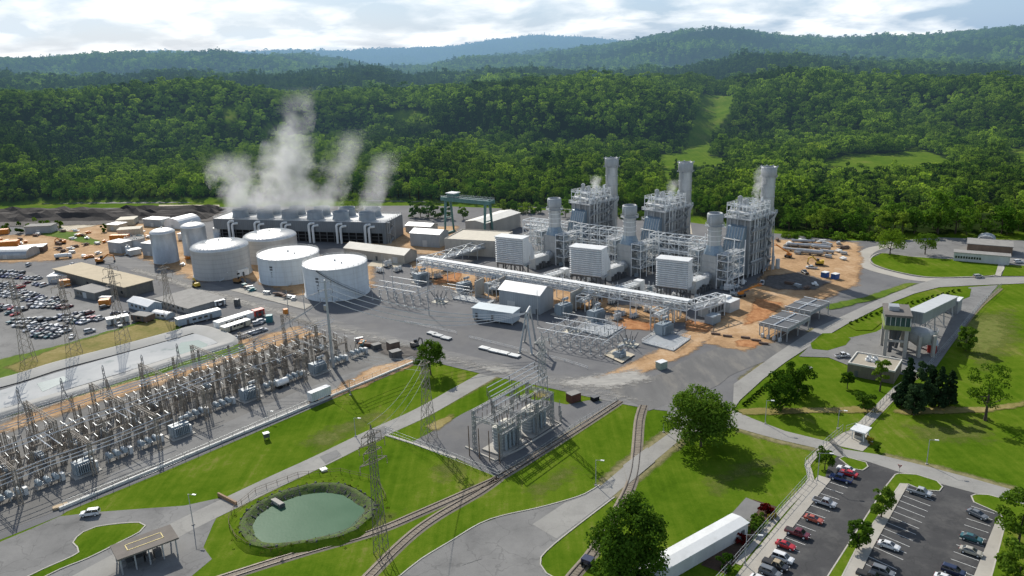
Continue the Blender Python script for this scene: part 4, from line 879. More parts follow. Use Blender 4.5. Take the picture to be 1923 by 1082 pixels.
def make_aux():
    t = thing('generator_enclosure', '', 'generator'); MB().box((0, 0, .1), 15, 5, 4.6).build('casing', pale_grey, t); mb = MB()
    for k in range(6): mb.cyl((-6.2 + 2.45 * k, -1.9, 4.85), (-6.2 + 2.45 * k, 1.9, 4.85), .42, n=8)
    mb.build('cooling_duct', w_steel, t); mb = MB()
    for k in range(6): mb.box((-6.2 + 2.45 * k, -2.56, 1.2), 1.7, .12, 2.4)
    mb.build('louvre', dk_steel, t); MB().box((9.6, 0, .1), 3.6, 4, 5.6).build('vent_house', whiteclad, t); mb = MB(); rail_line(mb, [(-7.3, -2.4), (7.3, -2.4), (7.3, 2.4), (-7.3, 2.4), (-7.3, -2.4)], 4.7, 1.0, 2.4, .1); mb.build('railing', w_steel, t); return t
au0 = make_aux()
for k, (x, y) in enumerate([(1338, 588), (1176, 556), (1036, 532)]):
    o = au0 if k == 0 else copy_tree(au0); o.location = G(x, y); o.rotation_euler = (0, 0, UB); o['label'] = 'long grey generator casing with white pipes on its roof, ' + ['nearest the orange lift', 'middle one of three', 'nearest the white hall'][k]; o['group'] = 'generator casings'
# ------------------------------------------------------------------ pipe racks
def rack(name, label, a, b, w, z0, levels, step, mat, pipes, brace=True, group=None, legs=True, seed=1, deck=False):
    L = (b - a).length; t = thing(name, label, 'pipe rack', (a.x, a.y, 0), ang(a, b), group); mb = MB(); n = max(1, round(L / step)); top = levels[-1]
    for i in range(n + 1):
        x = L * i / n
        for y in (-w / 2, w / 2): mb.beam((x, y, 0 if (legs is True or i % legs == 0) else z0), (x, y, top), .38)
        for z in levels: mb.beam((x, -w / 2, z), (x, w / 2, z), .34)
        if i < n and brace:
            x1 = L * (i + 1) / n
            for y in (-w / 2, w / 2):
                for z, zz in zip(levels[:-1], levels[1:]): mb.beam((x, y, z if i % 2 else zz), (x1, y, zz if i % 2 else z), .22)
    for z in levels:
        for y in (-w / 2, w / 2): mb.beam((0, y, z), (L, y, z), .38)
    mb.build('frame', mat, t); rng = random.Random(seed)
    for k in range(pipes):
        z = rng.choice(levels[:-1]) if len(levels) > 1 else levels[0]; r = rng.choice((.25, .35, .45, .6)); y = -w / 2 + .6 + (w - 1.2) * (k + .5) / pipes; x0 = rng.choice((0, 0, 0, L * .3)); x1 = rng.choice((L, L, L * .7))
        MB().cyl((x0, y, z + r + .2), (x1, y, z + r + .2), r, n=8).build('pipe', (w_steel, pale_grey, galv)[k % 3], t)
    if deck: mb = MB(); mb.box((L / 2, 0, top + .22), L, w * .55, .3); mb.build('cable_tray', w_steel, t)
    return t, L
e1 = Vector((math.cos(UB), math.sin(UB), 0)); er = Vector((math.cos(UROW), math.sin(UROW), 0)); eR = Vector((-e1.y, e1.x, 0))
for k in (0, 1):
    a = UN[k + 1] + e1 * 9 + er * 7; b = UN[k] + e1 * 9 - er * 6
    rack('pipe_rack', 'white pipe rack crammed with pipes between two short stacks, ' + ['nearer the dirt yard', 'farther from the dirt yard'][k], a, b, 7, 6, [7.5, 12, 16.5, 20], 5, w_steel, 9, seed=k, group='tall white pipe racks')
rack('pipe_rack', 'white pipe rack crammed with pipes beside the farthest short stack', UN[2] + e1 * 9 - er * 26, UN[2] + e1 * 9 - er * 6, 8, 6, [7, 11.5, 16, 20], 5, w_steel, 9, seed=6, group='tall white pipe racks')
rack('pipe_rack', 'low white pipe rack running toward the farthest boiler', UN[2] + e1 * 22 - er * 30, UN[2] + e1 * 22 - er * 6, 7, 5, [8, 13, 17], 5, w_steel, 8, seed=8)
rack('pipe_bridge', 'long white truss bridge carrying pipes in front of the intake boxes', G(791, 517), G(1293, 607), 5.5, 6.2, [6.2, 9.6], 5.2, w_steel, 7, legs=4, seed=3, deck=True)
rack('pipe_bridge', 'short white pipe bridge turning off toward the generator casings', G(1297, 606), G(1352, 590), 5, 5.5, [6, 9], 5, w_steel, 5, legs=2, seed=4)
rack('pipe_bridge', 'white pipe bridge leading from the green crane to the long truss bridge', G(803, 512), G(940, 470), 7, 5, [5.2, 8], 6, galv, 9, legs=2, seed=9)
for k, (A, B) in enumerate([((1090, 585), (1122, 566)), ((925, 560), (953, 545)), ((1230, 614), (1270, 592))]):
    rack('bus_duct', 'short grey bus duct frame running under the long truss bridge, ' + ['beside the white hall', 'behind the white hall', 'nearest the dirt yard'][k], G(*A), G(*B), 4.5, 4, [4.4, 6.8], 4, pale_grey, 6, seed=12 + k, group='grey bus duct frames')
# ------------------------------------------------------------------ cooling tower
ca, cb = G(405, 449), G(727, 459); CL = (cb - ca).length; CH = HT(727, 459, 419); CD = 27.0
ct = thing('cooling_tower', 'long grey cooling tower with two rows of round fan stacks giving off steam', 'cooling tower', (ca.x, ca.y, 0), ang(ca, cb))
zl = CH * .50
MB().box((CL / 2, CD / 2, zl), CL, CD, CH - zl).build('casing', siding('tower_casing', (.165, .185, .20), 1.4, var=.12), ct)
MB().box((CL / 2, CD / 2, .1), CL - 2.4, CD - 2.4, zl - .1).build('air_inlet', black, ct); mb = MB()
for x in np.linspace(.5, CL - .5, 25):
    for y in (.5, CD - .5): mb.box((x, y, 0), .5, .5, zl)
for y in np.linspace(2, CD - 2, 6): mb.box((.5, y, 0), .5, .5, zl); mb.box((CL - .5, y, 0), .5, .5, zl)
for z in (zl * .33, zl * .66): mb.box((CL / 2, .55, z), CL - 1, .2, .3)
mb.build('column', dk_steel, ct); MB().box((CL - 1.3, CD / 2, 0), 2.4, CD + .4, CH - .05).build('end_wall', siding('tower_casing', (.24, .27, .295), 1.4), ct)
mb = MB(); mb.box((CL / 2, CD / 2, CH), CL - .6, CD - .6, .25); mb.build('roof', pale_grey, ct); mb = MB(); rail_line(mb, [(.3, .3), (CL - .3, .3), (CL - .3, CD - .3), (.3, CD - .3), (.3, .3)], CH + .25, 1.1, 3.0, .12); mb.build('railing', galv, ct)
fan_m = siding('fan_stack_ribs', (.27, .31, .34), .9, var=.15)
for row in range(2):
    for k in range(6):
        x = CL * (.135 + .148 * k) - (2 if row else 0); y = (7.0, 20.0)[row]
        f = MB().lathe((x, y, CH + .25), [(5.5, 0), (5.0, 2.0), (4.9, 3.0), (5.3, 5.0), (5.1, 5.0), (4.7, 3.0)], 28, close=False).build('fan_stack', fan_m, ct)
        MB().lathe((x, y, CH + 2.6), [(.01, 0), (4.75, 0)], 20, close=False).build('fan', black, f); mb = MB(); mb.cyl((x, y, CH + 2.7), (x, y, CH + 3.6), .7, n=10)
        for q in range(8): a = q * math.pi / 4; mb.beam((x, y, CH + 3.1), (x + 4.4 * math.cos(a), y + 4.4 * math.sin(a), CH + 3.1), .5, .1)
        mb.build('fan_blade', galv, f)
for k in range(6):
    x = CL * (.10 + .158 * k)
    for j in (0, 1):
        mb = MB(); xx = x + j * 2.6; r = .75; yy = -1.6; zt = CH * (.83 - .1 * j); mb.cyl((xx, yy, 0), (xx, yy, zt), r, n=10)
        for q in range(4): a0, a1 = q * math.pi / 8, (q + 1) * math.pi / 8; c = lambda a: (xx + 1.7 * (1 - math.cos(a)), yy + .8 * math.sin(a), zt + 1.1 * math.sin(a)); mb.cyl(c(a0), c(a1), r, n=10)
        mb.cyl((xx + 1.7, yy + .8, zt + 1.1), (xx + 3.2, .2, zt + 1.1), r, n=10); mb.build('riser_pipe', w_steel, ct)
mb = MB()
for k in range(4):
    z = k * CH / 4; mb.beam((CL + 1.2, 2 + (k % 2) * 6, z), (CL + 1.2, 8 - (k % 2) * 6, z + CH / 4), 1.0, .2); mb.box((CL + 1.2, 8 - (k % 2) * 6, z + CH / 4 - .15), 1.4, 1.6, .15)
for y in (1, 9):
    for x in (CL + .6, CL + 1.9): mb.beam((x, y, 0), (x, y, CH + 1.2), .22)
mb.build('stair', galv, ct)
# ------------------------------------------------------------------ tanks and silos
def tank(name, label, cx, yb, wpx, yt, wall, roof, dome=.06, ribs=0, rail=False, stair=False, group=None, fill=None, marks=False):
    g = G(cx, yb); k = (g - Vector((0, 0, HCAM))).dot(F_); r = wpx / 2 / FOC * k
    for _ in range(4): c = g + Vector((g.x, g.y, 0)).normalized() * r; r = wpx / 2 / FOC * (c + Vector((0, 0, 8)) - Vector((0, 0, HCAM))).dot(F_)
    h = HT(cx, yb, yt); t = thing(name, label, 'tank', (c.x, c.y, 0), math.atan2(-c.y, -c.x), group); n = 48
    MB().lathe((0, 0, .1), [(r * 1.03, 0), (r * 1.03, .4), (r, .4), (r, h)], n, close=False).build('shell', wall, t)
    prof = [(r * 1.008, h), (r * 1.008, h + .18)] + [(r * math.cos(a), h + .2 + dome * r * 2 * math.sin(a)) for a in np.linspace(.12, 1.45, 9)]
    rf = MB().lathe((0, 0, .1), prof, n).build('roof', roof, t)
    if ribs:
        mb = MB()
        for q in range(ribs):
            a = 2 * math.pi * q / ribs; pts = [(rr * math.cos(a), rr * math.sin(a), z + .2) for rr, z in prof[2:-2]]
            for p, s in zip(pts[:-1], pts[1:]): mb.beam(p, s, .16)
        mb.lathe((0, 0, 0), [(r * .45, prof[6][1] + .2), (r * .5, prof[6][1] + .1), (r * .5, prof[6][1] + .4), (r * .45, prof[6][1] + .45)], 32, close=False); mb.build('rib', w_steel, rf)
    mb = MB(); mb.cyl((0, 0, prof[-1][1]), (0, 0, prof[-1][1] + .9), .5, n=10); mb.cyl((r * .4, r * .2, prof[5][1]), (r * .4, r * .2, prof[5][1] + 1.1), .3, n=8); mb.build('vent', pale_grey, rf)
    if rail:
        mb = MB(); rail_line(mb, [((r - .2) * math.cos(q * math.pi / 16), (r - .2) * math.sin(q * math.pi / 16)) for q in range(33)], h + .2, 1.1, 3, .1); mb.build('railing', galv, t)
    if stair:
        mb = MB(); m = 26
        for q in range(m):
            a = .9 - 1.5 * q / m; a2 = .9 - 1.5 * (q + 1) / m; z = h * q / m; z2 = h * (q + 1) / m; rr = r + .5; p = (rr * math.cos(a), rr * math.sin(a), z); p2 = (rr * math.cos(a2), rr * math.sin(a2), z2)
            mb.beam(p, p2, .7, .12); mb.beam((p[0] * 1.02, p[1] * 1.02, z + 1), (p2[0] * 1.02, p2[1] * 1.02, z2 + 1), .1)
        mb.build('stair', dk_steel, t)
    if marks:
        for k2, (a, zz, w, hh) in enumerate([(-.62, .70, 1.7, 1.0), (-.62, .61, 1.7, .8), (-.62, .50, .8, .5), (-.62, .42, .5, .5), (-.62, .34, .4, .6)]):
            mb = MB(); m = 3
            for q in range(m):
                x0, x1 = a + (q / m - .5) * w / r, a + ((q + 1) / m - .5) * w / r; R = r + .03; z0 = h * zz
                mb.quad((R * math.cos(x0), R * math.sin(x0), z0), (R * math.cos(x1), R * math.sin(x1), z0), (R * math.cos(x1), R * math.sin(x1), z0 + hh), (R * math.cos(x0), R * math.sin(x0), z0 + hh))
            mb.build('marking', dk_steel, t)
    mb = MB(); mb.cyl((r * .98, 0, 1.2), (r + 1.6, 0, 1.2), .35, n=8); mb.cyl((r + 1.6, 0, 1.2), (r + 1.6, -2.4, .4), .35, n=8); mb.build('outlet_pipe', pale_grey, t)
    return t, r, h
tank('storage_tank', 'big white flat topped tank with a dark spiral stair, nearest the camera', 636, 566, 119, 508, tankwhite, white_roof, .02, rail=True, stair=True, marks=True, group='white storage tanks')
tank('storage_tank', 'big white flat topped tank with no stair, behind the nearer white tank', 548, 536, 113, 489, tankwhite, white_roof, .02, rail=True, marks=True, group='white storage tanks')
tank('storage_tank', 'grey brown tank with ribbed silver dome, beside a little white shed', 421, 527, 104, 474, tanktan, domesilver, .10, ribs=40, group='domed tanks')
tank('storage_tank', 'grey brown tank with ribbed silver dome, close to the cooling tower', 513, 497, 97, 454, tanktan, domesilver, .10, ribs=40, group='domed tanks')
tank('silo', 'slim tall silver silo with domed top, standing nearer the haul road', 314, 496, 45, 441, silver, domesilver, .16, group='silver silos'); tank('silo', 'slim tall silver silo with domed top, next to the cooling tower end', 370, 481, 44, 430, silver, domesilver, .16, group='silver silos')
tank('water_tank', 'small ribbed silver tank at the end of the cooling tower', 412, 449, 19, 430, silver, pale_grey, .03); tank('clarifier', 'open round grey clarifier basin beside the silver silos', 256, 470, 36, 452, galv, grey_roof, .005, rail=True)
for k, (x, y) in enumerate([(242, 478), (231, 474)]): tank('chemical_tank', ['small white upright tank by the grey shed', 'small cream upright tank by the grey shed'][k], x, y, 9, y - 13, (tankwhite, creamclad)[k], white_roof, .06)
# ------------------------------------------------------------------ gantry crane
ga, gb = (G(837, 437) + G(852, 440)) / 2, (G(911, 449) + G(925, 446)) / 2; gl = (gb - ga).length; gh = HT(870, 446, 375)
gc = thing('gantry_crane', 'green travelling gantry crane with four tall legs and a white roofed cab', 'crane', (ga.x, ga.y, 0), ang(ga, gb))
for x in (0, gl):
    for y in (-4, 4):
        mb = MB(); mb.cyl((x, y * 1.15, .6), (x, y * .62, gh - 2.4), .75, 1.1, 4); mb.build('leg', greenpaint, gc)
mb = MB()
for y in (-2.5, 2.5): mb.box((gl / 2, y, gh - 2.4), gl + 7, 1.3, 2.4)
for x in (-3, 0, gl, gl + 3): mb.beam((x, -2.5, gh - 1), (x, 2.5, gh - 1), .8, 1.6)
mb.build('girder', greenpaint, gc); mb = MB()
for x in (0, gl): mb.box((x, 0, .1), 1.4, 11, 1.2); mb.beam((x, -4.1, gh * .45), (x, 4.1, gh * .45), .6)
mb.build('sill_beam', greenpaint, gc); mb = MB(); mb.box((gl * .14, 0, gh + .02), 6, 5, 2.4); mb.build('trolley', greenpaint, gc); MB().box((gl * .14, 0, gh + 2.44), 7, 6.4, .5).build('trolley_roof', white_roof, gc)
mb = MB(); rail_line(mb, [(-3, -3.3), (gl + 3, -3.3)], gh, 1.1, 3, .12); rail_line(mb, [(-3, 3.3), (gl + 3, 3.3)], gh, 1.1, 3, .12); mb.build('railing', galv, gc)
# ------------------------------------------------------------------ works buildings
building('metal_hall', 'grey metal hall with white gable roof behind the long truss bridge', 'hall', (938, 579), (1014, 592), (1046, 579), (544,), 'gable_x', greyclad, white_roof, doors=[(.93, 1.2, 2.4), (.3, 4, 4.2)], rise=2.6)
building('switch_house', 'low pale blue switch house on short piers in the gravel yard', 'building', (888, 601), (963, 612), 6.5, (579,), 'shed', siding('pale_blue_cladding', (.42, .48, .52), 1.0), M('blue_white_roof', (.52, .58, .60), .5, var=.1), doors=[(.1, 1.1, 2.6), (.5, 1.1, 2.6)], rise=.5, lift=.8)
building('long_shed', 'long low shed with beige gable roof behind the white tanks', 'shed', (647, 482), (760, 497), (784, 488), (466,), 'gable_x', beige, M('beige_roof', (.50, .47, .40), .6, var=.12), doors=[(.55, 1.4, 2.6), (.85, 3.4, 3.4)], rise=2.4)
building('metal_shed', 'grey shed with white roof beside the green crane', 'shed', (771, 462), (826, 466), 12, (438,), 'gable_x', greyclad, white_roof, doors=[(.5, 3, 4)], rise=1.8)
building('metal_shed', 'grey shed with white roof right behind another one near the cooling tower', 'shed', (762, 436), (809, 439), 10, (424,), 'gable_x', greyclad, white_roof, rise=1.4)
building('machine_hall', 'big beige hall with pale roof standing behind the green crane', 'hall', (875, 443), (913, 448), (977, 426), (416,), 'gable_y', beige, M('pale_roof', (.66, .64, .58), .6, var=.1, dirt=(.4, .38, .34), dirtf=.4), doors=[(.5, 3, 4)], rise=1.2)
building('turbine_hall', 'low beige concrete block with broad pale deck under the green crane', 'building', (836, 478), (934, 484), 26, (450,), 'parapet', M('beige_concrete', (.46, .42, .36), .8, var=.15, dirt=(.3, .27, .23), dirtf=.4), M('pale_deck', (.58, .53, .43), .8, var=.12, dirt=(.4, .36, .3), dirtf=.4), doors=[(.25, 2.5, 3.5)])
building('warehouse', 'wide warehouse with flat tan roof between car park and haul road', 'warehouse', (105, 524), (238, 560), (298, 552), (506,), 'flat', M('dark_brick', (.15, .145, .13), .85, var=.25, scale=.6, dirt=(.3, .25, .16), dirtf=.6), tan_roof, wins=[(.45, .98, 8, 1.6, 1.5)], over=.8)
building('annexe', 'grey roofed annexe joined to the tan roofed warehouse', 'building', (141, 556), (180, 565), (219, 556), (543,), 'flat', M('grey_block', (.2, .2, .19), .85, var=.2), grey_roof, doors=[(.5, 3, 3)], wins=[(.1, .4, 2, 1.5, 1.2)])
building('workshop', 'wide grey workshop with flat grey roof beside the haul road', 'workshop', (292, 572), (355, 591), (427, 571), (562,), 'flat', M('grey_wall', (.30, .30, .29), .8, var=.15), grey_roof, wins=[(.1, .9, 6, 1.2, 1.2)], over=.5)
building('office_block', 'pale blue office cabin with white pitched roof by the car park', 'office', (242, 579), (280, 590), (306, 583), (566,), 'gable_x', siding('sky_blue_cladding', (.36, .43, .48), .9), white_roof, wins=[(.1, .9, 4, 1.4, 1.1)], rise=1.5)
building('office_block', 'little pale blue lean-to cabin with curved white roof', 'office', (284, 596), (313, 601), 5, (586,), 'arch', siding('sky_blue_cladding', (.36, .43, .48), .9), white_roof, wins=[(.1, .9, 3, 1.2, .9)])
def trailer(label, A, B, D, h, wall, roof=None, n=6, group='site trailers', name='office_trailer'):
    return building(name, label, 'trailer', A, B, D, h, 'flat', wall, roof or white_roof, doors=[(.22, 1, 2.1), (.75, 1, 2.1)], wins=[(.3, .7, max(1, n // 2), 1.7, .9)], over=.12, lift=.6, group=group)
bluewall = siding('blue_trailer_wall', (.27, .33, .38), .6); trailer('long blue grey site trailer with white roof beside the lined basin', (336, 616), (417, 596), 4, (602,), bluewall)
trailer('long pale site trailer ending at a red container', (412, 621), (478, 600), 4, (608,), whiteclad); trailer('cream site trailer lying in front of the long pale one', (424, 628), (472, 612), 3.4, (617,), creamclad)
trailer('short white site trailer at the edge of the car park', (203, 614), (244, 606), 4, (602,), pale_grey, n=3); trailer('red shipping container at the end of a pale trailer', (480, 598), (498, 593), 3, (586,), red_p, red_p, 2, name='shipping_container')
trailer('small white trailer backed onto the grey roofed workshop', (405, 578), (424, 574), 3, (568,), whiteclad, n=2); trailer('low white trailer next to the workshop wall', (372, 583), (392, 579), 3, (577,), whiteclad, n=2); trailer('little white roofed pump house at the foot of a domed tank', (428, 526), (468, 518), 4, (513,), whiteclad, n=2)
trailer('brown boarded cabin behind the blue cabins', (247, 604), (276, 608), 5, (592,), brownp, grey_roof, 2)
for i, (lab, A, B, D, ht, wl, rf, ro) in enumerate([
    ('white ribbed hall with arched roof near the coal heap', (309, 428), (340, 431), 18, 7, whiteclad, white_roof, 'arch'), ('pale blue box shed near the coal heap', (270, 425), (303, 427), 9, 5, greyclad, white_roof, 'flat'),
    ('cream low shed with pale flat roof behind the dirt yard', (220, 425), (252, 423), 12, 4, creamclad, M('cream_roof', (.58, .53, .42), .8, var=.1), 'flat'), ('cream roofed shed behind the orange containers', (222, 447), (264, 444), 9, 5, creamclad, M('cream_roof', (.58, .53, .42), .8), 'flat'),
    ('small pale shed facing the dirt yard', (201, 433), (222, 434), 9, 4, creamclad, white_roof, 'flat'), ('grey shed with flat roof at the foot of the silos', (205, 474), (229, 477), 8, 6.5, greyclad, pale_grey, 'flat'), ('grey tall shed leaning against the nearer silo', (269, 480), (292, 482), 8, 7.5, greyclad, white_roof, 'flat'),
    ('low white open shed in front of the clarifier', (245, 481), (266, 477), 5, 3, pale_grey, white_roof, 'flat'), ('round topped grey hut on the dirt yard', (-30, 488), (50, 486), 14, 5.5, galv, galv, 'arch'), ('flat grey shed next to the round topped hut', (30, 478), (82, 474), 9, 3.4, brownp, pale_grey, 'flat'),
    ('grey low building below the trees by the coal heap', (48, 440), (97, 438), 9, 5, grey_paint, grey_roof, 'flat'), ('white shed between the two silver silos', (335, 451), (350, 452), 6, 4, whiteclad, white_roof, 'flat'), ('white roofed open shed among the parked cars', (91, 532), (128, 530), 11, 3.5, pale_grey, white_roof, 'flat'), ('grey hut beside the white roofed shed in the car park', (128, 530), (158, 527), 7, 3.2, grey_paint, grey_roof, 'flat')]):
    building('storage_shed', lab, 'shed', A, B, D, ht, ro, wl, rf, doors=[(.5, 2.2, 2.6)])
for i, (lab, A, B, D, ht, m2) in enumerate([('orange container nearest the silver clarifier', (206, 452), (240, 451), 4, 3.2, orange_p), ('big orange container stack on the dirt yard', (-20, 468), (33, 464), 6, 3.8, orange_p), ('orange container by the grey low building', (-5, 442), (16, 440), 5, 3.4, orange_p),
    ('orange skip next to the annexe door', (186, 577), (206, 575), 4, 3, orange_p), ('orange container among the parked cars', (112, 540), (133, 537), 4, 3.2, orange_p), ('cream container by the annexe', (190, 556), (216, 551), 2.6, 2.8, creamclad), ('teal skip beside the red container', (500, 607), (512, 606), 3, 3, tealp), ('small dark cabinet by the workshop trailer', (440, 576), (448, 576), 2.5, 3.2, dk_steel), ('grey container under the annexe', (186, 568), (208, 568), 3, 2.4, grey_paint)]):
    a, b = G(*A), G(*B); L = (b - a).length; t = thing('shipping_container', lab, 'container', (a.x, a.y, .1), ang(a, b)); MB().box((L / 2, D / 2, 0), L, D, ht).build('body', m2, t); mb = MB()
    for x in np.linspace(.15, L - .15, max(4, int(L / .8))): mb.box((x, -.04, .15), .16, .08, ht - .3)
    mb.build('rib', m2, t); mb = MB(); mb.box((L / 2, D / 2, ht), L - .2, D - .2, .06); mb.build('roof', m2, t)
# ------------------------------------------------------------------ electrical yards
def lattice(mb, x, y, z0, z1, w0, w1, panels, leg=.13, br=.075):
    cs = [(-1, -1), (1, -1), (1, 1), (-1, 1)]
    P = lambda k, i: (x + cs[i][0] * (w0 + (w1 - w0) * k / panels) / 2, y + cs[i][1] * (w0 + (w1 - w0) * k / panels) / 2, z0 + (z1 - z0) * k / panels)
    for i in range(4): mb.beam(P(0, i), P(panels, i), leg)
    for k in range(panels):
        for i in range(4): j = (i + 1) % 4; mb.beam(P(k, i), P(k + 1, j), br); mb.beam(P(k, j), P(k + 1, i), br)
    return mb
def girder(mb, a, b, d, n, leg=.14, br=.08):
    a = Vector(a); b = Vector(b); u = (b - a).normalized(); s = u.cross(Vector((0, 0, 1))).normalized() * d / 2; zz = Vector((0, 0, d))
    for o in (s, -s): mb.beam(a + o, b + o, leg); mb.beam(a + o + zz, b + o + zz, leg)
    for k in range(n):
        p = a.lerp(b, k / n); q = a.lerp(b, (k + 1) / n)
        for o in (s, -s): mb.beam(p + o + (zz if k % 2 else Vector()), q + o + (Vector() if k % 2 else zz), br)
        mb.beam(p + s + zz, q - s + zz, br)
    return mb
def insulator(mb, p, q, r=.17, n=6):
    r *= .72
    p = Vector(p); q = Vector(q); L = (q - p).length; k = max(3, int(L / .35)); mb.cyl(p, q, r * .55, n=n)
    for i in range(k): a = p.lerp(q, (i + .2) / k); b = p.lerp(q, (i + .65) / k); mb.cyl(a, b, r, r * .6, n)
def tower(name, label, x, yb, yt, wb, wt, arms, mat, turn=.6, group=None, h=None, waist=None):
    g = G(x, yb); h = h or HT(x, yb, yt); t = thing(name, label, 'transmission tower', (g.x, g.y, 0), turn, group)
    mb = MB(); n = max(6, int(h / 2.6)); wz = waist or h * .62; k = max(4, int(n * .62)); wm = wt * 1.25
    lattice(mb, 0, 0, 0, wz, wb, wm, k); lattice(mb, 0, 0, wz, h * .93, wm, wt, n - k, .14); mb.beam((-wt / 2, -wt / 2, h * .93), (0, 0, h), .12); mb.beam((wt / 2, wt / 2, h * .93), (0, 0, h), .12); mb.beam((wt / 2, -wt / 2, h * .93), (0, 0, h), .12)
    mb.build('mast', mat, t)
    for f, L in arms:
        z = h * f
        for s in (-1, 1):
            mb = MB(); mb.beam((0, wt * .4, z), (s * L, 0, z + .1), .14); mb.beam((0, -wt * .4, z), (s * L, 0, z + .1), .14); mb.beam((0, 0, z + 1.5), (s * L, 0, z + .15), .12)
            for q in (.3, .6): mb.beam((s * L * q, wt * .4 * (1 - q), z), (s * L * q, 0, z + 1.5 * (1 - q)), .08)
            a = mb.build('cross_arm', mat, t); mb = MB(); insulator(mb, (s * L, 0, z), (s * L, 0, z - 1.9), .16); mb.build('insulator', insul, a)
    return t, h
lat_grey = M('lattice_steel', (.34, .35, .35), .6, .25, var=.25, scale=.8, dirt=(.2, .15, .1), dirtf=.35); lat_brown = M('weathered_lattice', (.30, .265, .22), .75, .1, var=.3, scale=.8, dirt=(.22, .13, .07), dirtf=.5)
insul = M('brown_glaze', (.15, .105, .08), .35, var=.3, scale=2)
bus_m = M('aluminium_bus', (.66, .67, .67), .4, .3, var=.1); wire_m = M('conductor', (.42, .43, .43), .5, .3, var=.1)
tower('transmission_tower', 'tall narrow lattice tower with dark cross arms beside the green pond', 717, 1040, 797, 2.7, 1.1, [(.92, 2.6), (.86, 3.4), (.80, 2.4), (.72, 3.6)], M('rusty_lattice', (.20, .18, .155), .8, .1, var=.3, scale=.8, dirt=(.2, .11, .05), dirtf=.5), .75)
tower('transmission_tower', 'brown lattice tower standing by the service road near a round tree', 806, 822, 676, 3.6, 1.5, [(.95, 2.2), (.84, 1.9)], lat_brown, .75)
tower('transmission_tower', 'grey lattice tower rising beside the two big transformers', 1021, 803, 628, 3.4, 1.3, [(.93, 3.2), (.8, 2.6)], lat_grey, .75)
for k, (x, yb, yt, lab) in enumerate([(55, 682, 515, 'lattice tower on the grass bank, nearest the frame edge by the car park'), (140, 664, 515, 'lattice tower between rows of parked cars and the dry bank'), (232, 645, 497, 'lattice tower in front of the annexe and tan roofed warehouse'), (322, 600, 500, 'lattice tower in front of the grey roofed workshop')]):
    tower('transmission_tower', lab, x, yb, yt, 4.6, 1.4, [(.95, 3.0), (.85, 3.8), (.75, 3.0)], lat_brown, .9, 'lattice towers by the car park')
for k, (x, yb, yt) in enumerate([(125, 766, 710), (203, 745, 686), (275, 724, 666), (340, 700, 645), (45, 790, 727)]): tower('lattice_mast', 'slim pointed lattice mast on the edge of the lined basin', x, yb, yt, 3.4, .5, [], lat_grey, .5, 'pointed masts along the lined basin')
def pole(label, x, yb, yt, r, arms, mat, group=None, name='steel_pole', turn=.3):
    g = G(x, yb); h = HT(x, yb, yt); t = thing(name, label, 'pole', (g.x, g.y, 0), turn, group); MB().cyl((0, 0, 0), (0, 0, h), r, r * .5, 10).build('shaft', mat, t)
    for f, L in arms:
        mb = MB(); z = h * f; mb.cyl((0, 0, z), (L, 0, z + .7), .16, .09, 6); mb.build('arm', mat, t); mb = MB(); insulator(mb, (L, 0, z + .6), (L, 0, z - 1.2), .2); mb.build('insulator', dk_steel, t)
    return t, h, g
p1, p1h, p1g = pole('tall grey tubular pole with side arms between the white tank and switchyard', 626, 690, 526, .62, [(.97, 2.2), (.97, -2.2), (.88, 2.4), (.88, -2.4), (.79, 2.2), (.79, -2.2)], galv)
for k, (x, yb, yt) in enumerate([(806, 546, 480), (740, 562, 500), (1058, 600, 522), (1160, 640, 560), (806, 592, 520), (1010, 610, 545), (722, 540, 478), (1222, 622, 560), (545, 612, 545), (573, 590, 545)]): pole('thin grey lightning mast standing in the gravel yard', x, yb, yt, .2, [], galv, 'thin lightning masts', 'lightning_mast')
# dead-end frame and the heavy conductors strung to it
fa = [G(976, 663), G(999, 666), G(985, 643), G(1007, 646)]; fc = sum(fa, Vector()) / 4; fh = HT(990, 655, 583)
fr = thing('dead_end_frame', 'tall steel frame of leaning tubes where the heavy wires come down', 'frame', (fc.x, fc.y, 0))
mb = MB(); tops = [Vector((-.4, -2.4, fh)), Vector((-.4, -2.4, fh)), Vector((1.2, 2.4, fh)), Vector((1.2, 2.4, fh))]
for p, q in zip(fa, tops): mb.cyl(p - fc, q, .42, .28, 8)
mb.build('leg', galv, fr); mb = MB(); mb.cyl(tops[0] + Vector((0, -1.5, 0)), tops[2] + Vector((0, 1.5, 0)), .5, n=8); mb.build('crossbeam', galv, fr)
mb = MB()
for p in fa: mb.box((*(p - fc).xy, 0), 1.4, 1.4, .35)
mb.build('footing', conc, fr); mb = MB()
for k in range(3): p = tops[0].lerp(tops[2], k / 2); insulator(mb, p, p + Vector((.4, 0, -3.6)), .22)
mb.build('insulator', pale_grey, fr)
def wire(label, a, b, sag, r=.09, group=None, mat=None, n=18):
    a = Vector(a); b = Vector(b); pts = [a.lerp(b, k / n) - Vector((0, 0, sag * 4 * (k / n) * (1 - k / n))) for k in range(n + 1)]; mb = MB(); mb.tube(pts, r, 5)
    return mb.build('overhead_wire', mat or wire_m, label=label, cat='wire', group=group)
for k in range(4):
    a = p1g + Vector((1.2, .5 - k * .6, p1h * (.965 - .06 * k))); b = fc + tops[0].lerp(tops[2], k / 3) + Vector((-.3, 0, -.3 - .5 * k)); wire('heavy pale conductor sagging from the tall pole to the leaning frame', a, b, 5 + k * .8, .12, 'heavy conductors from pole to frame', bus_m)
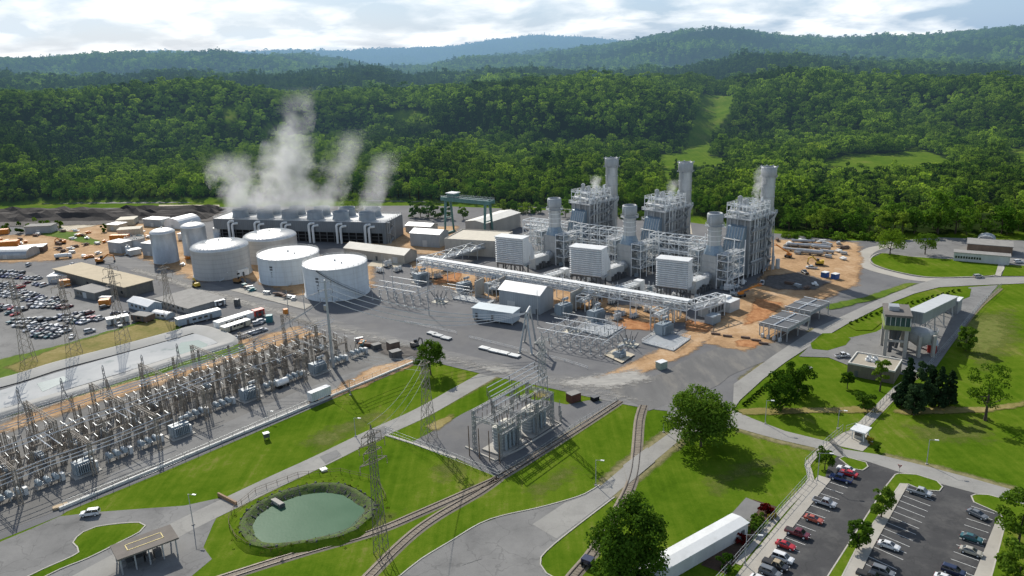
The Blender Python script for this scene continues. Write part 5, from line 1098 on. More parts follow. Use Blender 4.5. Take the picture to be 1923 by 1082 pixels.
# left switchyard, laid out along its low white wall
S0 = G(112, 958); SU = (G(776, 682) - S0); SLEN = SU.length; SU.normalize(); SV = Vector((-SU.y, SU.x, 0)); SA = math.atan2(SU.y, SU.x)
def SW(u, v, z=0): return S0 + SU * u + SV * v + Vector((0, 0, z))
def make_gantry(W, h):
    t = thing('switchyard_gantry', '', 'gantry')
    for y in (0, W): lattice(MB(), 0, y, 0, h, 1.1, .8, 8, .12, .07).build('column', lat_brown, t)
    girder(MB(), (0, -.6, h - .9), (0, W + .6, h - .9), .9, 14, .11, .07).build('beam', lat_brown, t); mb = MB()
    for k in range(5): y = W * (k + .5) / 5; insulator(mb, (0, y, h - .9), (.1, y, h - 2.8), .2)
    mb.build('insulator', insul, t); return t
def make_switch():
    t = thing('disconnect_switch', '', 'switch'); mb = MB()
    for x in (-2.6, 2.6): lattice(mb, x, 0, 0, 3.6, .7, .6, 3, .12, .08)
    girder(mb, (-3.2, 0, 3.6), (3.2, 0, 3.6), .5, 6, .12, .08); mb.build('stand', lat_brown, t); mb = MB()
    for x in (-2.6, 0, 2.6):
        for y in (-.9, .9): insulator(mb, (x, y * .8, 4.1), (x, y, 5.9), .17)
    mb.build('insulator', insul, t); mb = MB()
    for x in (-2.6, 0, 2.6): mb.beam((x, -1.3, 6.05), (x, 1.1, 6.3), .14)
    mb.build('blade', galv, t); return t
def make_breaker():
    t = thing('circuit_breaker', '', 'circuit breaker'); mb = MB()
    for x in (-2.2, 0, 2.2): mb.cyl((x, -1.1, 2.1), (x, 1.1, 2.1), .75, n=12)
    mb.build('tank', trafo, t); mb = MB()
    for x in (-2.2, 0, 2.2):
        for s in (-1, 1): insulator(mb, (x, s * .6, 2.8), (x + .1, s * 1.3, 5.0), .17)
    mb.build('bushing', dk_steel, t); mb = MB()
    for x in (-3, 0, 3):
        for y in (-.7, .7): mb.box((x, y, 0), .2, .2, 1.6)
    mb.box((0, 0, 1.2), 6.4, 1.6, .25); mb.build('frame', galv, t); MB().box((3.9, 0, .1), 1.0, 1.6, 2.2).build('cabinet', pale_grey, t); return t
def make_transformer(L=6.0, W=3.2, H=4.2, mat=trafo):
    t = thing('transformer', '', 'transformer'); MB().box((0, 0, .4), L, W, H).build('tank', mat, t); mb = MB()
    for s in (-1, 1):
        for k in range(9): mb.box((-L * .42 + k * L * .105, s * (W / 2 + .6), .9), .18, 1.0, H - 1)
    mb.build('radiator', mat, t); mb = MB()
    for k in range(3): insulator(mb, (-L * .3 + k * L * .3, -.3, H + .4), (-L * .32 + k * L * .32, -.9, H + 3.0), .26); insulator(mb, (-L * .2 + k * L * .2, .8, H + .4), (-L * .2 + k * L * .2, 1.3, H + 1.6), .18)
    mb.build('bushing', dk_steel, t); MB().cyl((L * .2, W * .42, H + 1.5), (L * .2 + 3.2, W * .42, H + 1.5), .62, n=12).build('conservator', pale_grey, t); MB().box((0, 0, .02), L + 2.4, W + 3.6, .36).build('plinth', conc, t); MB().box((L / 2 + .5, -.6, .5), .9, 1.4, 2.4).build('cabinet', pale_grey, t); return t
def make_support(hh=5.2):
    t = thing('bus_support', '', 'support'); mb = MB(); mb.beam((0, 0, 0), (0, 0, hh - 1.9), .26); mb.box((0, 0, hh - 1.95), .6, .6, .12); mb.build('post', lat_brown, t); mb = MB(); insulator(mb, (0, 0, hh - 1.8), (0, 0, hh), .2); mb.build('insulator', insul, t); return t
g0 = make_gantry(22, 13.5); s0 = make_switch(); b0 = make_breaker(); t0 = make_transformer(); u0 = make_support(); first = {}
def put(o, key, P, rz, lab, grp, sc=None):
    if key in first: o = copy_tree(o)
    first[key] = 1; o.location = P; o.rotation_euler = (0, 0, rz); o['label'] = lab; o['group'] = grp
    if sc: o.scale = sc
    return o
R2 = random.Random(21); nb = 20
for k in range(nb):
    u = -66 + k * 9.6; right = u > 48; v0 = 24 if right else 17
    if k % 2 == 0:
        put(g0, 'g', SW(u, v0 + 8), SA, 'brown lattice gantry spanning a bay of the big switchyard', 'switchyard gantries', (1, 1, R2.uniform(.9, 1.12)))
        if u < 100: put(g0, 'g', SW(u + 3, v0 - 6), SA, 'brown lattice gantry spanning a bay of the big switchyard', 'switchyard gantries', (1, .62, R2.uniform(.72, .85)))
    for v in (6, 12.5, 20, 26.5): put(s0, 's', SW(u + R2.uniform(-.6, .6), v0 + v), SA, 'disconnect switch with brown insulators on a lattice stand', 'switchyard disconnect switches', (1, 1, R2.uniform(.85, 1.25)))
    if k % 3 != 2: put(b0, 'b', SW(u + 2, v0 - 1), SA, 'grey circuit breaker with dark slanted bushings on the switchyard gravel', 'switchyard circuit breakers')
    else: put(t0, 't', SW(u + 2, v0 - 1.5), SA, 'dull grey power transformer with fins in the front row of the big switchyard', 'switchyard transformers', (.9, .9, .85))
    put(b0, 'b', SW(u - 3, v0 + 16), SA + 1.57, 'grey circuit breaker with dark slanted bushings on the switchyard gravel', 'switchyard circuit breakers', (.8, .8, .9))
    for v in (3, 9.5, 17, 23, 29): put(u0, 'u', SW(u + 4.6, v0 + v), SA, 'single brown insulator post among the switchyard bays', 'switchyard insulator posts', (1, 1, R2.uniform(.9, 1.5)))
lp = None
for k in range(64):
    u = -66 + (k % 16) * 11.2 + R2.uniform(-1.5, 1.5); v = (22, 30, 38, 47)[k // 16] + R2.uniform(-1.5, 1.5)
    if lp is None: lp = thing('lattice_post', '', 'post'); lattice(MB(), 0, 0, 0, 10.5, .75, .5, 8, .09, .06).build('shaft', lat_brown, lp); _m = MB(); _m.beam((-1.8, 0, 10), (1.8, 0, 10), .14); _m.build('crossbar', lat_grey, lp); o = lp
    else: o = copy_tree(lp)
    o.location = SW(u, v); o.rotation_euler = (0, 0, SA); o.scale = (1, 1, R2.uniform(.8, 1.3)); o['label'] = 'slim pale lattice post with crossbar among the switchyard bays'; o['group'] = 'slim switchyard posts'
for v, z, ua, ub in [(11, 8.0, -66, 38), (13.5, 8.0, -66, 34), (16, 8.0, -66, 40), (24, 11.4, -66, 60), (27, 11.4, -66, 62), (36, 11.8, 28, 118), (38.2, 11.8, 28, 120), (40.4, 11.8, 28, 118), (44, 9.5, -66, 90), (46, 9.5, -66, 95), (31, 7.0, 40, 100)]:
    mb = MB(); n = 12; mb.tube([SW(ua + (ub - ua) * i / n, v, z - .5 * math.sin(math.pi * ((i * 3) % n) / n)) for i in range(n + 1)], .13, 5); mb.build('busbar', bus_m, label='long pale busbar running lengthwise over the big switchyard', cat='busbar', group='switchyard busbars')
for u in (-60, -38, -16, 6, 28, 50):   # pale cross tubes high over the bays
    for q in (0, 2.4): mb = MB(); a = 17 + (u % 3); mb.tube([SW(u + q, a, 10.6), SW(u + q, a + 11, 10.6)], .14, 5); mb.build('busbar', bus_m, label='short pale busbar crossing a bay of the big switchyard', cat='busbar', group='short switchyard busbars')
mb = MB(); mb.box((SLEN / 2, 0, 0), SLEN, .7, .8); mb.build('low_wall', M('white_wall', (.62, .61, .57), .8, var=.15, scale=.5), loc=S0, rz=SA, label='long low white wall between the switchyard and the lawn', cat='wall')
def fence(label, pts, h=2.0, step=3.2, mat=galv, world=False, rails=(1.0, .55, .1), name='fence', group=None):
    pts = [Vector((p[0], p[1], 0)) for p in (pts if world else W2(pts))]; t = thing(name, label, 'fence', pts[0]); o = pts[0]; mb = MB(); rb = MB()
    for a, b in zip(pts[:-1], pts[1:]):
        n = max(1, round((b - a).length / step))
        for k in range(n): p = a.lerp(b, k / n) - o; mb.beam(p, p + Vector((0, 0, h)), .09)
        for f in rails: rb.beam(a - o + Vector((0, 0, h * f)), b - o + Vector((0, 0, h * f)), .06)
    mb.beam(pts[-1] - o, pts[-1] - o + Vector((0, 0, h)), .09); mb.build('post', mat, t); rb.build('rail', mat, t); return t
fence('thin wire fence running just behind the long low white wall', [(120, 955), (300, 884), (500, 797), (650, 733), (776, 679)], 2.2, 4)
fence('thin rail fence along the near edge of the lined basin', [(0, 792), (181, 735), (259, 712), (336, 686), (400, 668), (440, 655)], 2.0, 4); 
fence('white barrier rail beside the haul road, nearer the leaning frame', [(881, 635), (935, 648), (990, 662)], 1.1, 4, w_steel, rails=(1.0, .5)); fence('white barrier rail beside the haul road, right of the leaning frame', [(1012, 668), (1060, 679), (1103, 693)], 1.1, 4, w_steel, rails=(1.0, .5)); fence('white barrier rail beside the haul road near the round tree', [(760, 606), (812, 617), (857, 627)], 1.1, 4, w_steel, rails=(1.0, .5))
# rigid bus yards in the gravel yard
def bus_yard(label, C, rz, nx, ny, dx, dy, tubes, hi, lo):
    t = thing('rigid_bus_structure', label, 'bus structure', (C.x, C.y, 0), rz); n = 0
    for i in range(nx):
        for j in range(ny):
            mb = MB(); x = (i - (nx - 1) / 2) * dx; y = (j - (ny - 1) / 2) * dy; z = lo if (i + j) % 2 else hi; mb.beam((x, y, 0), (x, y, z - 1.5), .28); mb.box((x, y, 0), .9, .9, .2); mb.beam((x - 1.1, y, z - 1.5), (x + 1.1, y, z - 1.5), .22); p = mb.build('post', galv, t)
            mb = MB()
            for s in (-.8, 0.8): insulator(mb, (x + s, y, z - 1.4), (x + s, y, z), .17)
            mb.build('insulator', pale_grey, p)
    for k in range(tubes): y = (k - (tubes - 1) / 2) * (ny - 1) * dy / max(1, tubes - 1); MB().cyl((-(nx - 1) * dx / 2 - 2, y, hi + .1), ((nx - 1) * dx / 2 + 2 - 3 * k, y, hi + .1), .17, n=6).build('bus_tube', bus_m, t)
    for i in range(nx): x = (i - (nx - 1) / 2) * dx + .8; MB().cyl((x, -(ny - 1) * dy / 2, lo + .1), (x, (ny - 1) * dy / 2, lo + .1), .14, n=6).build('bus_tube', bus_m, t)
    return t
bus_yard('rigid busbars on posts in the gravel yard beside the leaning frame', G(1095, 642), math.radians(-33), 7, 5, 4.3, 5.2, 4, 6.6, 5.0)
bus_yard('rigid busbars on posts in the gravel yard next to the nearest white tank', G(758, 562), math.radians(-33), 6, 4, 5.0, 5.2, 3, 7.4, 5.2)
bus_yard('rigid busbars on posts behind the pale blue switch house', G(862, 560), math.radians(-33), 4, 2, 4.0, 4.2, 2, 5.4, 4.0)
def make_fan_breaker():
    t = thing('gas_breaker', '', 'circuit breaker'); MB().box((0, 0, 0), 7, 4.5, .3).build('plinth', M('pale_plinth', (.60, .56, .46), .8, var=.1), t); mb = MB()
    for x in (-1.8, 0, 1.8): mb.cyl((x, -1.2, 1.7), (x, 1.2, 1.7), .5, n=10); mb.box((x, 0, .3), .3, 1.4, 1.1)
    mb.build('tank', galv, t); mb = MB()
    for x in (-1.8, 0, 1.8):
        for s in (-1, 1): insulator(mb, (x, s * .9, 2.1), (x * 1.5, s * 2.6, 5.0), .3)
    mb.build('bushing', dk_steel, t); return t
fb = make_fan_breaker()
for k, (x, y, lab) in enumerate([(826, 568, 'grey breaker with splayed dark bushings on a pale slab near the white tank'), (1181, 648, 'grey breaker with splayed dark bushings on a pale slab near the dirt yard'), (1075, 624, 'grey breaker with splayed bushings among the busbars by the metal hall')]): put(fb, 'fb', G(x, y), math.radians(-33), lab, None, None)
tr = make_transformer(6.5, 3.4, 4.6)
for k, (x, y, lab) in enumerate([(791, 530, 'grey transformer nearest the long beige shed'), (872, 548, 'grey transformer beside a grey fire wall, behind the gravel yard'), (924, 548, 'grey transformer half hidden by the metal hall'), (1058, 590, 'grey transformer beside the gable end of the metal hall'), (1119, 602, 'grey transformer with pale pipes standing on a railed pad'), (1246, 628, 'grey transformer on the railed pad next to the dirt yard')]): put(tr, 'tr', G(x, y), UB, lab, 'step-up transformers')
for k, (A, B, lab) in enumerate([((893, 562), (909, 553), 'concrete fire wall between two transformers left of the metal hall'), ((1072, 584), (1095, 572), 'concrete fire wall beside the metal hall gable'), ((938, 556), (950, 549), 'concrete fire wall close behind the metal hall')]):
    a, b = G(*A), G(*B); MB().box(((b - a).length / 2, 0, 0), (b - a).length, .5, 8.5).build('fire_wall', conc, loc=a, rz=ang(a, b), label=lab, cat='wall')
for A, B, C_, lab in [((1085, 622), (1140, 635), (1170, 617), 'railed concrete pad under a transformer, middle of the gravel yard'), ((1205, 645), (1265, 661), (1297, 638), 'railed concrete pad under the transformer next to the dirt yard'), ((850, 562), (915, 574), (930, 566), 'railed concrete pad behind the gravel yard near the switch house')]:
    a, b, c = G(*A), G(*B), G(*C_); d = a + (c - b); t = thing('transformer_pad', lab, 'pad', a); mb = MB(); mb.prism([(p - a).xy for p in (a, b, c, d)], .05, .55); mb.build('slab', grey_paint, t); mb = MB(); rail_line(mb, [(p - a).xy for p in (a, b, c, d, a)], .55, 1.1, 2.5, .1); mb.build('railing', w_steel, t)
mt = make_transformer(3.0, 2.2, 2.2); put(mt, 'mt', G(1163, 672), UB, 'small grey transformer on a pale framed pad at the yard corner', None); sheet('pale_pad', [(1134, 668), (1168, 684), (1192, 668), (1158, 656)], .5, m_pale)
# transformer bank between the lawns
BA = math.radians(52); B0 = G(965, 842)
def make_big():
    t = thing('power_transformer', '', 'transformer'); mb = MB(); L, W, H = 7.4, 4.0, 7.2; n = 20; pr = []
    for k in range(n): a = 2 * math.pi * k / n; pr.append((math.copysign(abs(math.cos(a)) ** .45, math.cos(a)) * L / 2, math.copysign(abs(math.sin(a)) ** .45, math.sin(a)) * W / 2))
    mb.prism(pr, .5, H); mb.build('tank', grey_paint, t); mb = MB()
    for z in np.arange(1.1, H - .3, .95): mb.prism([(x * 1.035, y * 1.06) for x, y in pr], z, z + .22)
    mb.build('stiffener', pale_grey, t); MB().prism([(x * 1.02, y * 1.03) for x, y in pr], H + .01, H + .22).build('cover', M('pale_cover', (.66, .63, .54), .6, var=.1), t); mb = MB()
    for k in range(4): mb.cyl((-2.7 + 1.8 * k, -W / 2 - .7, .8), (-2.7 + 1.8 * k, -W / 2 - .7, H * .8), .42, n=8)
    for k in range(6): mb.box((L / 2 + .7, -1.6 + .64 * k, 1.0), 1.2, .16, H * .62)
    mb.build('cooler', trafo, t); mb = MB()
    for k in range(3): insulator(mb, (-2.2 + 2.2 * k, .3, H + .2), (-2.4 + 2.4 * k, .8, H + 3.4), .3)
    for k in range(5): insulator(mb, (-2.6 + 1.3 * k, -1.2, H + .2), (-2.6 + 1.3 * k, -1.4, H + 1.7), .2)
    mb.build('bushing', insul, t); MB().box((0, 0, .05), L + 4, W + 4, .45).build('plinth', conc, t); return t
bt = make_big(); put(bt, 'big', G(948, 838), BA, 'huge pale grey transformer with ribbed rounded tank, nearer the camera', 'huge transformers'); put(bt, 'big', G(1000, 806), BA, 'huge pale grey transformer with ribbed rounded tank, beside the lattice tower', 'huge transformers')
c0 = G(975, 818); gt = thing('transformer_gantry', 'dense grey steel framework with brown insulators around two huge transformers', 'gantry', (c0.x, c0.y, 0), BA)
for x in (-15, -6, 3, 11):
    for y in (-4.6, 4.8): lattice(MB(), x, y, 0, 13 if y > 0 else 11, .9, .7, 8, .16, .1).build('column', lat_grey, gt)
for x in (-15, -6, 3, 11): girder(MB(), (x, -5, 10.4), (x, 5.2, 10.4), .8, 8).build('beam', lat_grey, gt)
for y, z in ((-4.6, 10.2), (4.8, 12.4), (0, 10.3), (4.8, 8), (-4.6, 7.0)): girder(MB(), (-15.6, y, z), (11.6, y, z), .7, 18).build('beam', lat_grey, gt)
mb = MB()
for x in np.linspace(-15, 11, 13):
    for y in (-3, 1.5, 5): insulator(mb, (x, y, 11.2), (x + .1, y, 13.2), .18)
    insulator(mb, (x, -4.2, 10.2), (x, -4.2, 8.2), .18)
mb.build('insulator', insul, gt)
for k in range(5): y = -1.6 + 2.5 * k; MB().cyl((-13 + k * 2.2, y, 15.2), (13 + k * 1.8, y, 15.2), .15, n=6).build('bus_tube', bus_m, gt)
mb = MB()
for k in range(5):
    y = -1.6 + 2.5 * k
    for f in (0, .45, 1): x = (-13 + k * 2.2) * (1 - f) + (13 + k * 1.8) * f; insulator(mb, (x, y, 15.1), (x, y, 12.4), .25)
mb.build('hanging_insulator', dk_steel, gt)
for k in range(4): mb = MB(); mb.beam((-17 - k * .4, -6 + k * 3.4, 0), (-17 - k * .4, -6 + k * 3.4, 7.2), .28); insulator(mb, (-17 - k * .4, -6 + k * 3.4, 7.2), (-17 - k * .4, -6 + k * 3.4, 9.6), .26); mb.build('line_post', rust, gt)
for k in range(5): mb = MB(); lattice(mb, 15 + (k % 2) * 3, -5 + 2.4 * k, 0, 3.6, .5, .5, 3, .1, .07); insulator(mb, (15 + (k % 2) * 3, -5 + 2.4 * k, 3.6), (15 + (k % 2) * 3, -5 + 2.4 * k, 5.4), .18); mb.build('post', lat_grey, gt)
strip('pad_kerb', [(874, 840), (930, 866), (975, 845), (1053, 797), (1010, 780)], .5, .04, m_kerb, .35, smooth=False)
fence('thin wire fence around the near side of the transformer pad', [(724, 815), (790, 840), (857, 866), (936, 898), (1000, 862), (1090, 800), (1158, 758)], 2.2, 3.2)
# wires from tower to tower
def top_of(x, yb, h): g = G(x, yb); return Vector((g.x, g.y, h))
Tp = [top_of(717, 1040, HT(717, 1040, 800)), top_of(806, 822, HT(806, 822, 678)), top_of(1021, 803, HT(1021, 803, 630))]
for k in range(3):
    o = Vector((.8 * (k - 1), -.8 * (k - 1), -1.5 * k)); wire('thin overhead wire strung between the lattice towers near the pond', Tp[0] + o, Tp[1] + o, 2.5, .035, 'thin overhead wires'); wire('thin overhead wire strung between the lattice towers near the pond', Tp[1] + o, SW(95, 30, 13), 2.0, .035, 'thin overhead wires'); wire('thin overhead wire strung between the lattice towers near the pond', p1g + Vector((0, k - 1, p1h * .8)), SW(60 + 6 * k, 40, 12.5), 2.5, .07, 'thin overhead wires'); wire('thin overhead wire strung between the lattice towers near the pond', p1g + Vector((0, k - 1, p1h * .9)), G(500, 600 + 8 * k) + Vector((0, 0, 12)), 2.5, .05, 'thin overhead wires')
# ------------------------------------------------------------------ ponds
wt_ = NT('pond_water'); p = wt_.pos(); wt_.base(wt_.ramp(wt_.noise(p, .06, 4), [(.35, (.05, .118, .066)), (.65, (.075, .150, .090))])); wt_.p.inputs['Roughness'].default_value = .35; wt_.p.inputs['Specular IOR Level'].default_value = .015; wt_.bump(wt_.noise(p, 1.4, 4, .6), .05, .35); m_water = wt_.m
wpx = [(481, 987), (500, 962), (540, 942), (590, 929), (632, 931), (660, 945), (679, 961), (665, 981), (637, 1000), (567, 1014), (512, 1019), (490, 1010)]
_wc = sum(W2(wpx), Vector()) / len(wpx); wl = smooth_loop([_wc + (q - _wc) * 1.07 for q in W2(wpx)], 1.5); sheet('pond', [(v.x, v.y) for v in wl], .12, m_water, world=True)
def ring_bank(name, line, prof, mat, jit=.25, seed=3, **kw):
    """bank swept round a closed line: prof = (outward offset, height)"""
    rg = random.Random(seed); n = len(line); area = sum(line[i].x * line[(i + 1) % n].y - line[(i + 1) % n].x * line[i].y for i in range(n)); s = -1 if area > 0 else 1; vs = []
    for o, z in prof:
        for v in offset_line(line, s * o, True): vs.append((v.x + rg.uniform(-jit, jit), v.y + rg.uniform(-jit, jit), z + rg.uniform(-jit, jit) * .35 * (1 if z > .3 else 0)))
    fs = [(k * n + i, k * n + (i + 1) % n, (k + 1) * n + (i + 1) % n, (k + 1) * n + i) for k in range(len(prof) - 1) for i in range(n)]
    if area > 0: fs = [f[::-1] for f in fs]
    return MB().add(vs, fs, True).build(name, mat, kind='structure', **kw)
def bankmat():
    t = NT('rocky_bank'); p = t.pos(); c = t.ramp(t.noise(p, .9, 6, .75), [(.34, (.04, .04, .038)), (.44, (.08, .085, .045)), (.52, (.06, .11, .012)), (.62, (.11, .15, .03)), (.72, (.17, .16, .06))]); t.base(c); t.p.inputs['Roughness'].default_value = .95; t.bump(t.noise(p, 2.5, 4, .7), .25, .9); return t.m
m_bank = bankmat(); ring_bank('pond_bank', wl, [(-.3, .05), (.5, .5), (1.4, 1.3), (2.2, 1.6), (3.0, 1.4)], m_bank); ring_bank('grassy_bank', wl, [(2.9, 1.44), (3.6, 1.0), (4.3, .5), (4.9, .06)], m_grass, .15)
rk = MB(); rr = random.Random(9); mrock = M('dark_rock', (.10, .10, .105), .9, var=.45, scale=.5, streak=False)
lo_ = len(wl)
for i in range(620):
    k = rr.randrange(lo_); c = wl[k]; y = sum(v.y for v in wl) / lo_
    if c.y < y and rr.random() < .6: continue
    o = rr.uniform(.1, 3.2); area = 1; n = offset_line(wl, o if sum(wl[i].x * wl[(i + 1) % lo_].y - wl[(i + 1) % lo_].x * wl[i].y for i in range(lo_)) < 0 else -o, True)[k] if False else None
    cx = sum(v.x for v in wl) / lo_; d = (c - Vector((cx, y, 0))).normalized(); P_ = c + d * o; s = rr.uniform(.14, .5); q = []
    for a in range(6): t_ = a * 1.047 + rr.uniform(-.3, .3); q.append((P_.x + s * math.cos(t_) * rr.uniform(.7, 1.1), P_.y + s * math.sin(t_) * rr.uniform(.7, 1.1)))
    z = .05 + min(1.3, o * .55); n0 = len(rk.v); rk.add([(x, yy, z - .3) for x, yy in q] + [(P_.x + (x - P_.x) * .55, P_.y + (yy - P_.y) * .55, z + s * rr.uniform(.5, .9)) for x, yy in q], [(a, (a + 1) % 6, 6 + (a + 1) % 6, 6 + a) for a in range(6)] + [tuple(range(6, 12))], False)
rk.build('rubble', mrock, kind='stuff')
fence('brown rail fence curving round the green pond', [(431, 992), (444, 1014), (464, 1028), (509, 1041), (567, 1028), (620, 1014), (657, 1001), (693, 962), (725, 937), (710, 905), (640, 888), (560, 895), (480, 925), (440, 958), (430, 978), (431, 992)], 1.4, 3, rust, rails=(1.0, .5))
a = G(515, 945); t = thing('outfall', 'small concrete outfall pier poking into the green pond', 'outfall', (a.x, a.y, .1), ang(a, G(535, 957))); MB().box((1.6, 0, .3), 4.4, 1.3, .9).build('slab', conc, t); MB().box((3.4, 0, -.1), 1.0, 1.6, 1.1).build('end_block', dk_steel, t)
# lined basin
lin = NT('basin_liner'); p = lin.pos(); c = lin.ramp(lin.noise(p, .05, 5, .6, (1, 1, 1)), [(.35, (.40, .41, .41)), (.65, (.52, .52, .505))]); c = lin.mix(lin.ramp(lin.noise(p, .09, 6, .7), [(.56, 0.0), (.66, .55)]), c, (.20, .245, .235)); lin.base(c); lin.p.inputs['Roughness'].default_value = .9; lin.p.inputs['Specular IOR Level'].default_value = 0; m_lin = lin.m
slope_m = groundmat('liner_slope', (.33, .325, .30), (.45, .44, .415), .2, None, fine=2, stain=(.28, .28, .27), stainf=.4, bump=.02)
bo = [(-250, 776), (0, 718), (103, 687), (222, 656), (329, 627), (367, 617), (401, 622), (432, 634), (438, 647), (388, 663), (336, 680), (259, 705), (181, 730), (78, 760), (0, 783), (-250, 862)]
bl = [Vector((g.x, g.y, 0)) for g in W2(bo)]; ring_bank('basin_bank', smooth_loop(bl, 3), [(2.2, .0), (.6, 1.4), (-.4, 1.5), (-6.5, .35)], slope_m, .0)
cxy = sum(bl, Vector()) / len(bl); sheet('basin_floor', [(-250, 800), (0, 735), (103, 702), (222, 668), (329, 638), (365, 628), (400, 632), (420, 642), (378, 655), (326, 671), (250, 695), (176, 718), (70, 750), (0, 770), (-250, 842)], .34, m_lin)
sheet('basin_water', [(340, 645), (372, 640), (390, 648), (384, 660), (340, 668), (330, 660)], .4, M('basin_shallow', (.20, .27, .255), .5, var=.12, spec=.05)); sheet('basin_water', [(70, 722), (120, 708), (130, 716), (80, 738)], .4, M('shallow_water', (.27, .32, .30), .25, var=.1))
# ------------------------------------------------------------------ railway tracks
m_rail = M('rail_steel', (.055, .040, .030), .5, .3, var=.3); m_sleep = M('old_sleeper', (.20, .165, .13), .95, var=.3, scale=2)
def track(label, px, gauge=1.75, w=2.4):
    pts = smooth_line(W2(px), 2.0); t = thing('railway_track', label, 'railway track', pts[0]); o = pts[0]; q = [v - o for v in pts]
    L = offset_line(q, w / 2); R = offset_line(q, -w / 2); n = len(q); mb = MB(); mb.add([(v.x, v.y, .14) for v in L] + [(v.x, v.y, .14) for v in R] + [(v.x, v.y, 0) for v in offset_line(q, w / 2 + .5)] + [(v.x, v.y, 0) for v in offset_line(q, -w / 2 - .5)], [(n + i, n + i + 1, i + 1, i) for i in range(n - 1)] + [(i, i + 1, 2 * n + i + 1, 2 * n + i) for i in range(n - 1)] + [(n + i + 1, n + i, 3 * n + i, 3 * n + i + 1) for i in range(n - 1)]); mb.build('ballast', m_ballast, t)
    mb = MB()
    for i in range(n - 1):
        for f in (0, .5): p = q[i].lerp(q[i + 1], f); d = (q[i + 1] - q[i]).normalized(); mb.box((p.x, p.y, .13), 2.1, .22, .05, math.atan2(d.y, d.x) + math.pi / 2)
    mb.build('sleeper', m_sleep, t)
    for s in (-1, 1):
        mb = MB(); l = offset_line(q, s * gauge / 2)
        for a_, b_ in zip(l[:-1], l[1:]): mb.beam((a_.x, a_.y, .24), (b_.x, b_.y, .24), .20, .16)
        mb.build('rail', m_rail, t)
track('railway track running past the transformer pad and on below the green pond', [(1165, 754), (1095, 800), (1030, 841), (945, 893), (900, 915), (791, 963), (701, 1000), (567, 1039), (428, 1083), (330, 1115)])
track('railway track branching off toward the lower edge beside the grey drive', [(937, 899), (900, 925), (819, 972), (763, 1014), (693, 1083), (660, 1120)]); track('short railway track crossing the drive and running behind the big oval tree', [(1209, 762), (1201, 790), (1196, 850), (1190, 893), (1172, 938), (1119, 1030), (1076, 1083), (1050, 1120)])
sheet('crossing', [(1170, 875), (1216, 841), (1230, 868), (1180, 910)], .21, m_road)
for k, yy in enumerate((397, 403, 410)):   # coal heap: long dark windrows
    line = smooth_line(W2([(-300, yy + 8), (-100, yy + 5), (120, yy + 2), (300, yy), (418 - 10 * k, yy - 2)]), 7); rg = random.Random(k); n = len(line); vs = []
    for o, z in ((-9, .1), (-4, 2.6), (0, 4.4), (4, 2.4), (9, .1)):
        for i, v in enumerate(offset_line(line, o)): vs.append((v.x + rg.uniform(-1, 1), v.y + rg.uniform(-1, 1), z * rg.uniform(.6, 1.25) * (1 if 0 < i < n - 1 else .2)))
    MB().add(vs, [(j * n + i, (j + 1) * n + i, (j + 1) * n + i + 1, j * n + i + 1)[::-1] for j in range(4) for i in range(n - 1)], False).build('coal_heap', m_coal, label='long dark coal heap below the wooded hill, ' + ['farthest of three', 'middle of three', 'nearest the orange containers'][k], cat='coal heap')
patch('coal_ground', [(-400, 418), (-100, 410), (200, 405), (400, 398), (425, 400), (400, 416), (200, 422), (-400, 436)], .3, m_dark, 6); 
# ------------------------------------------------------------------ buildings on the lawn side
def cooler(label, A, B, C_):
    a, b, c = G(*A), G(*B), G(*C_); L = (b - a).length; D = (c - b).length; H = 5.2; t = thing('air_cooler', label, 'cooler', a, ang(a, b), 'air coolers'); mb = MB()
    for x in np.linspace(.3, L - .3, 4):
        for y in (.3, D / 2, D - .3): mb.beam((x, y, 0), (x, y, H - 1), .35)
    for x in np.linspace(.3, L - .3, 4)[:-1]: mb.beam((x, .3, .3), (x + L / 3, .3, H - 1), .18)
    mb.build('leg', galv, t); mb = MB(); mb.box((L / 2, D / 2, H - 1.1), L, D, 1.0); mb.build('plenum', grey_paint, t); mb = MB()
    for k in range(2): mb.box((L * (.25 + .5 * k), D / 2, H), L * .47, D * .96, .25)
    mb.build('fin_bundle', dk_steel, t); mb = MB()
    for y in (.1, D * .45, D * .55, D - .1): mb.cyl((0, y, H + .5), (L, y, H + .5), .18, n=6)
    mb.cyl((L / 2, 0, H + .45), (L / 2, D, H + .45), .3, n=6); mb.build('header_pipe', w_steel, t); mb = MB()
    for k in range(4): x = L * (.2 + .2 * k); mb.cyl((x, -.7, .1), (x, -.7, H), .22, n=6); mb.box((x, -1.2, 0), 1, 1.2, 1.6)
    mb.build('pump_pipe', pale_grey, t); mb = MB(); rail_line(mb, [(0, -.8), (L, -.8), (L, D)], H - .3, 1.1, 2.4, .1); mb.build('railing', galv, t)
cooler('grey fin fan cooler on legs, nearer the road', (1424, 630), (1478, 643), (1507, 617)); cooler('grey fin fan cooler on legs, farther back in the dirt yard', (1472, 599), (1521, 610), (1547, 589))
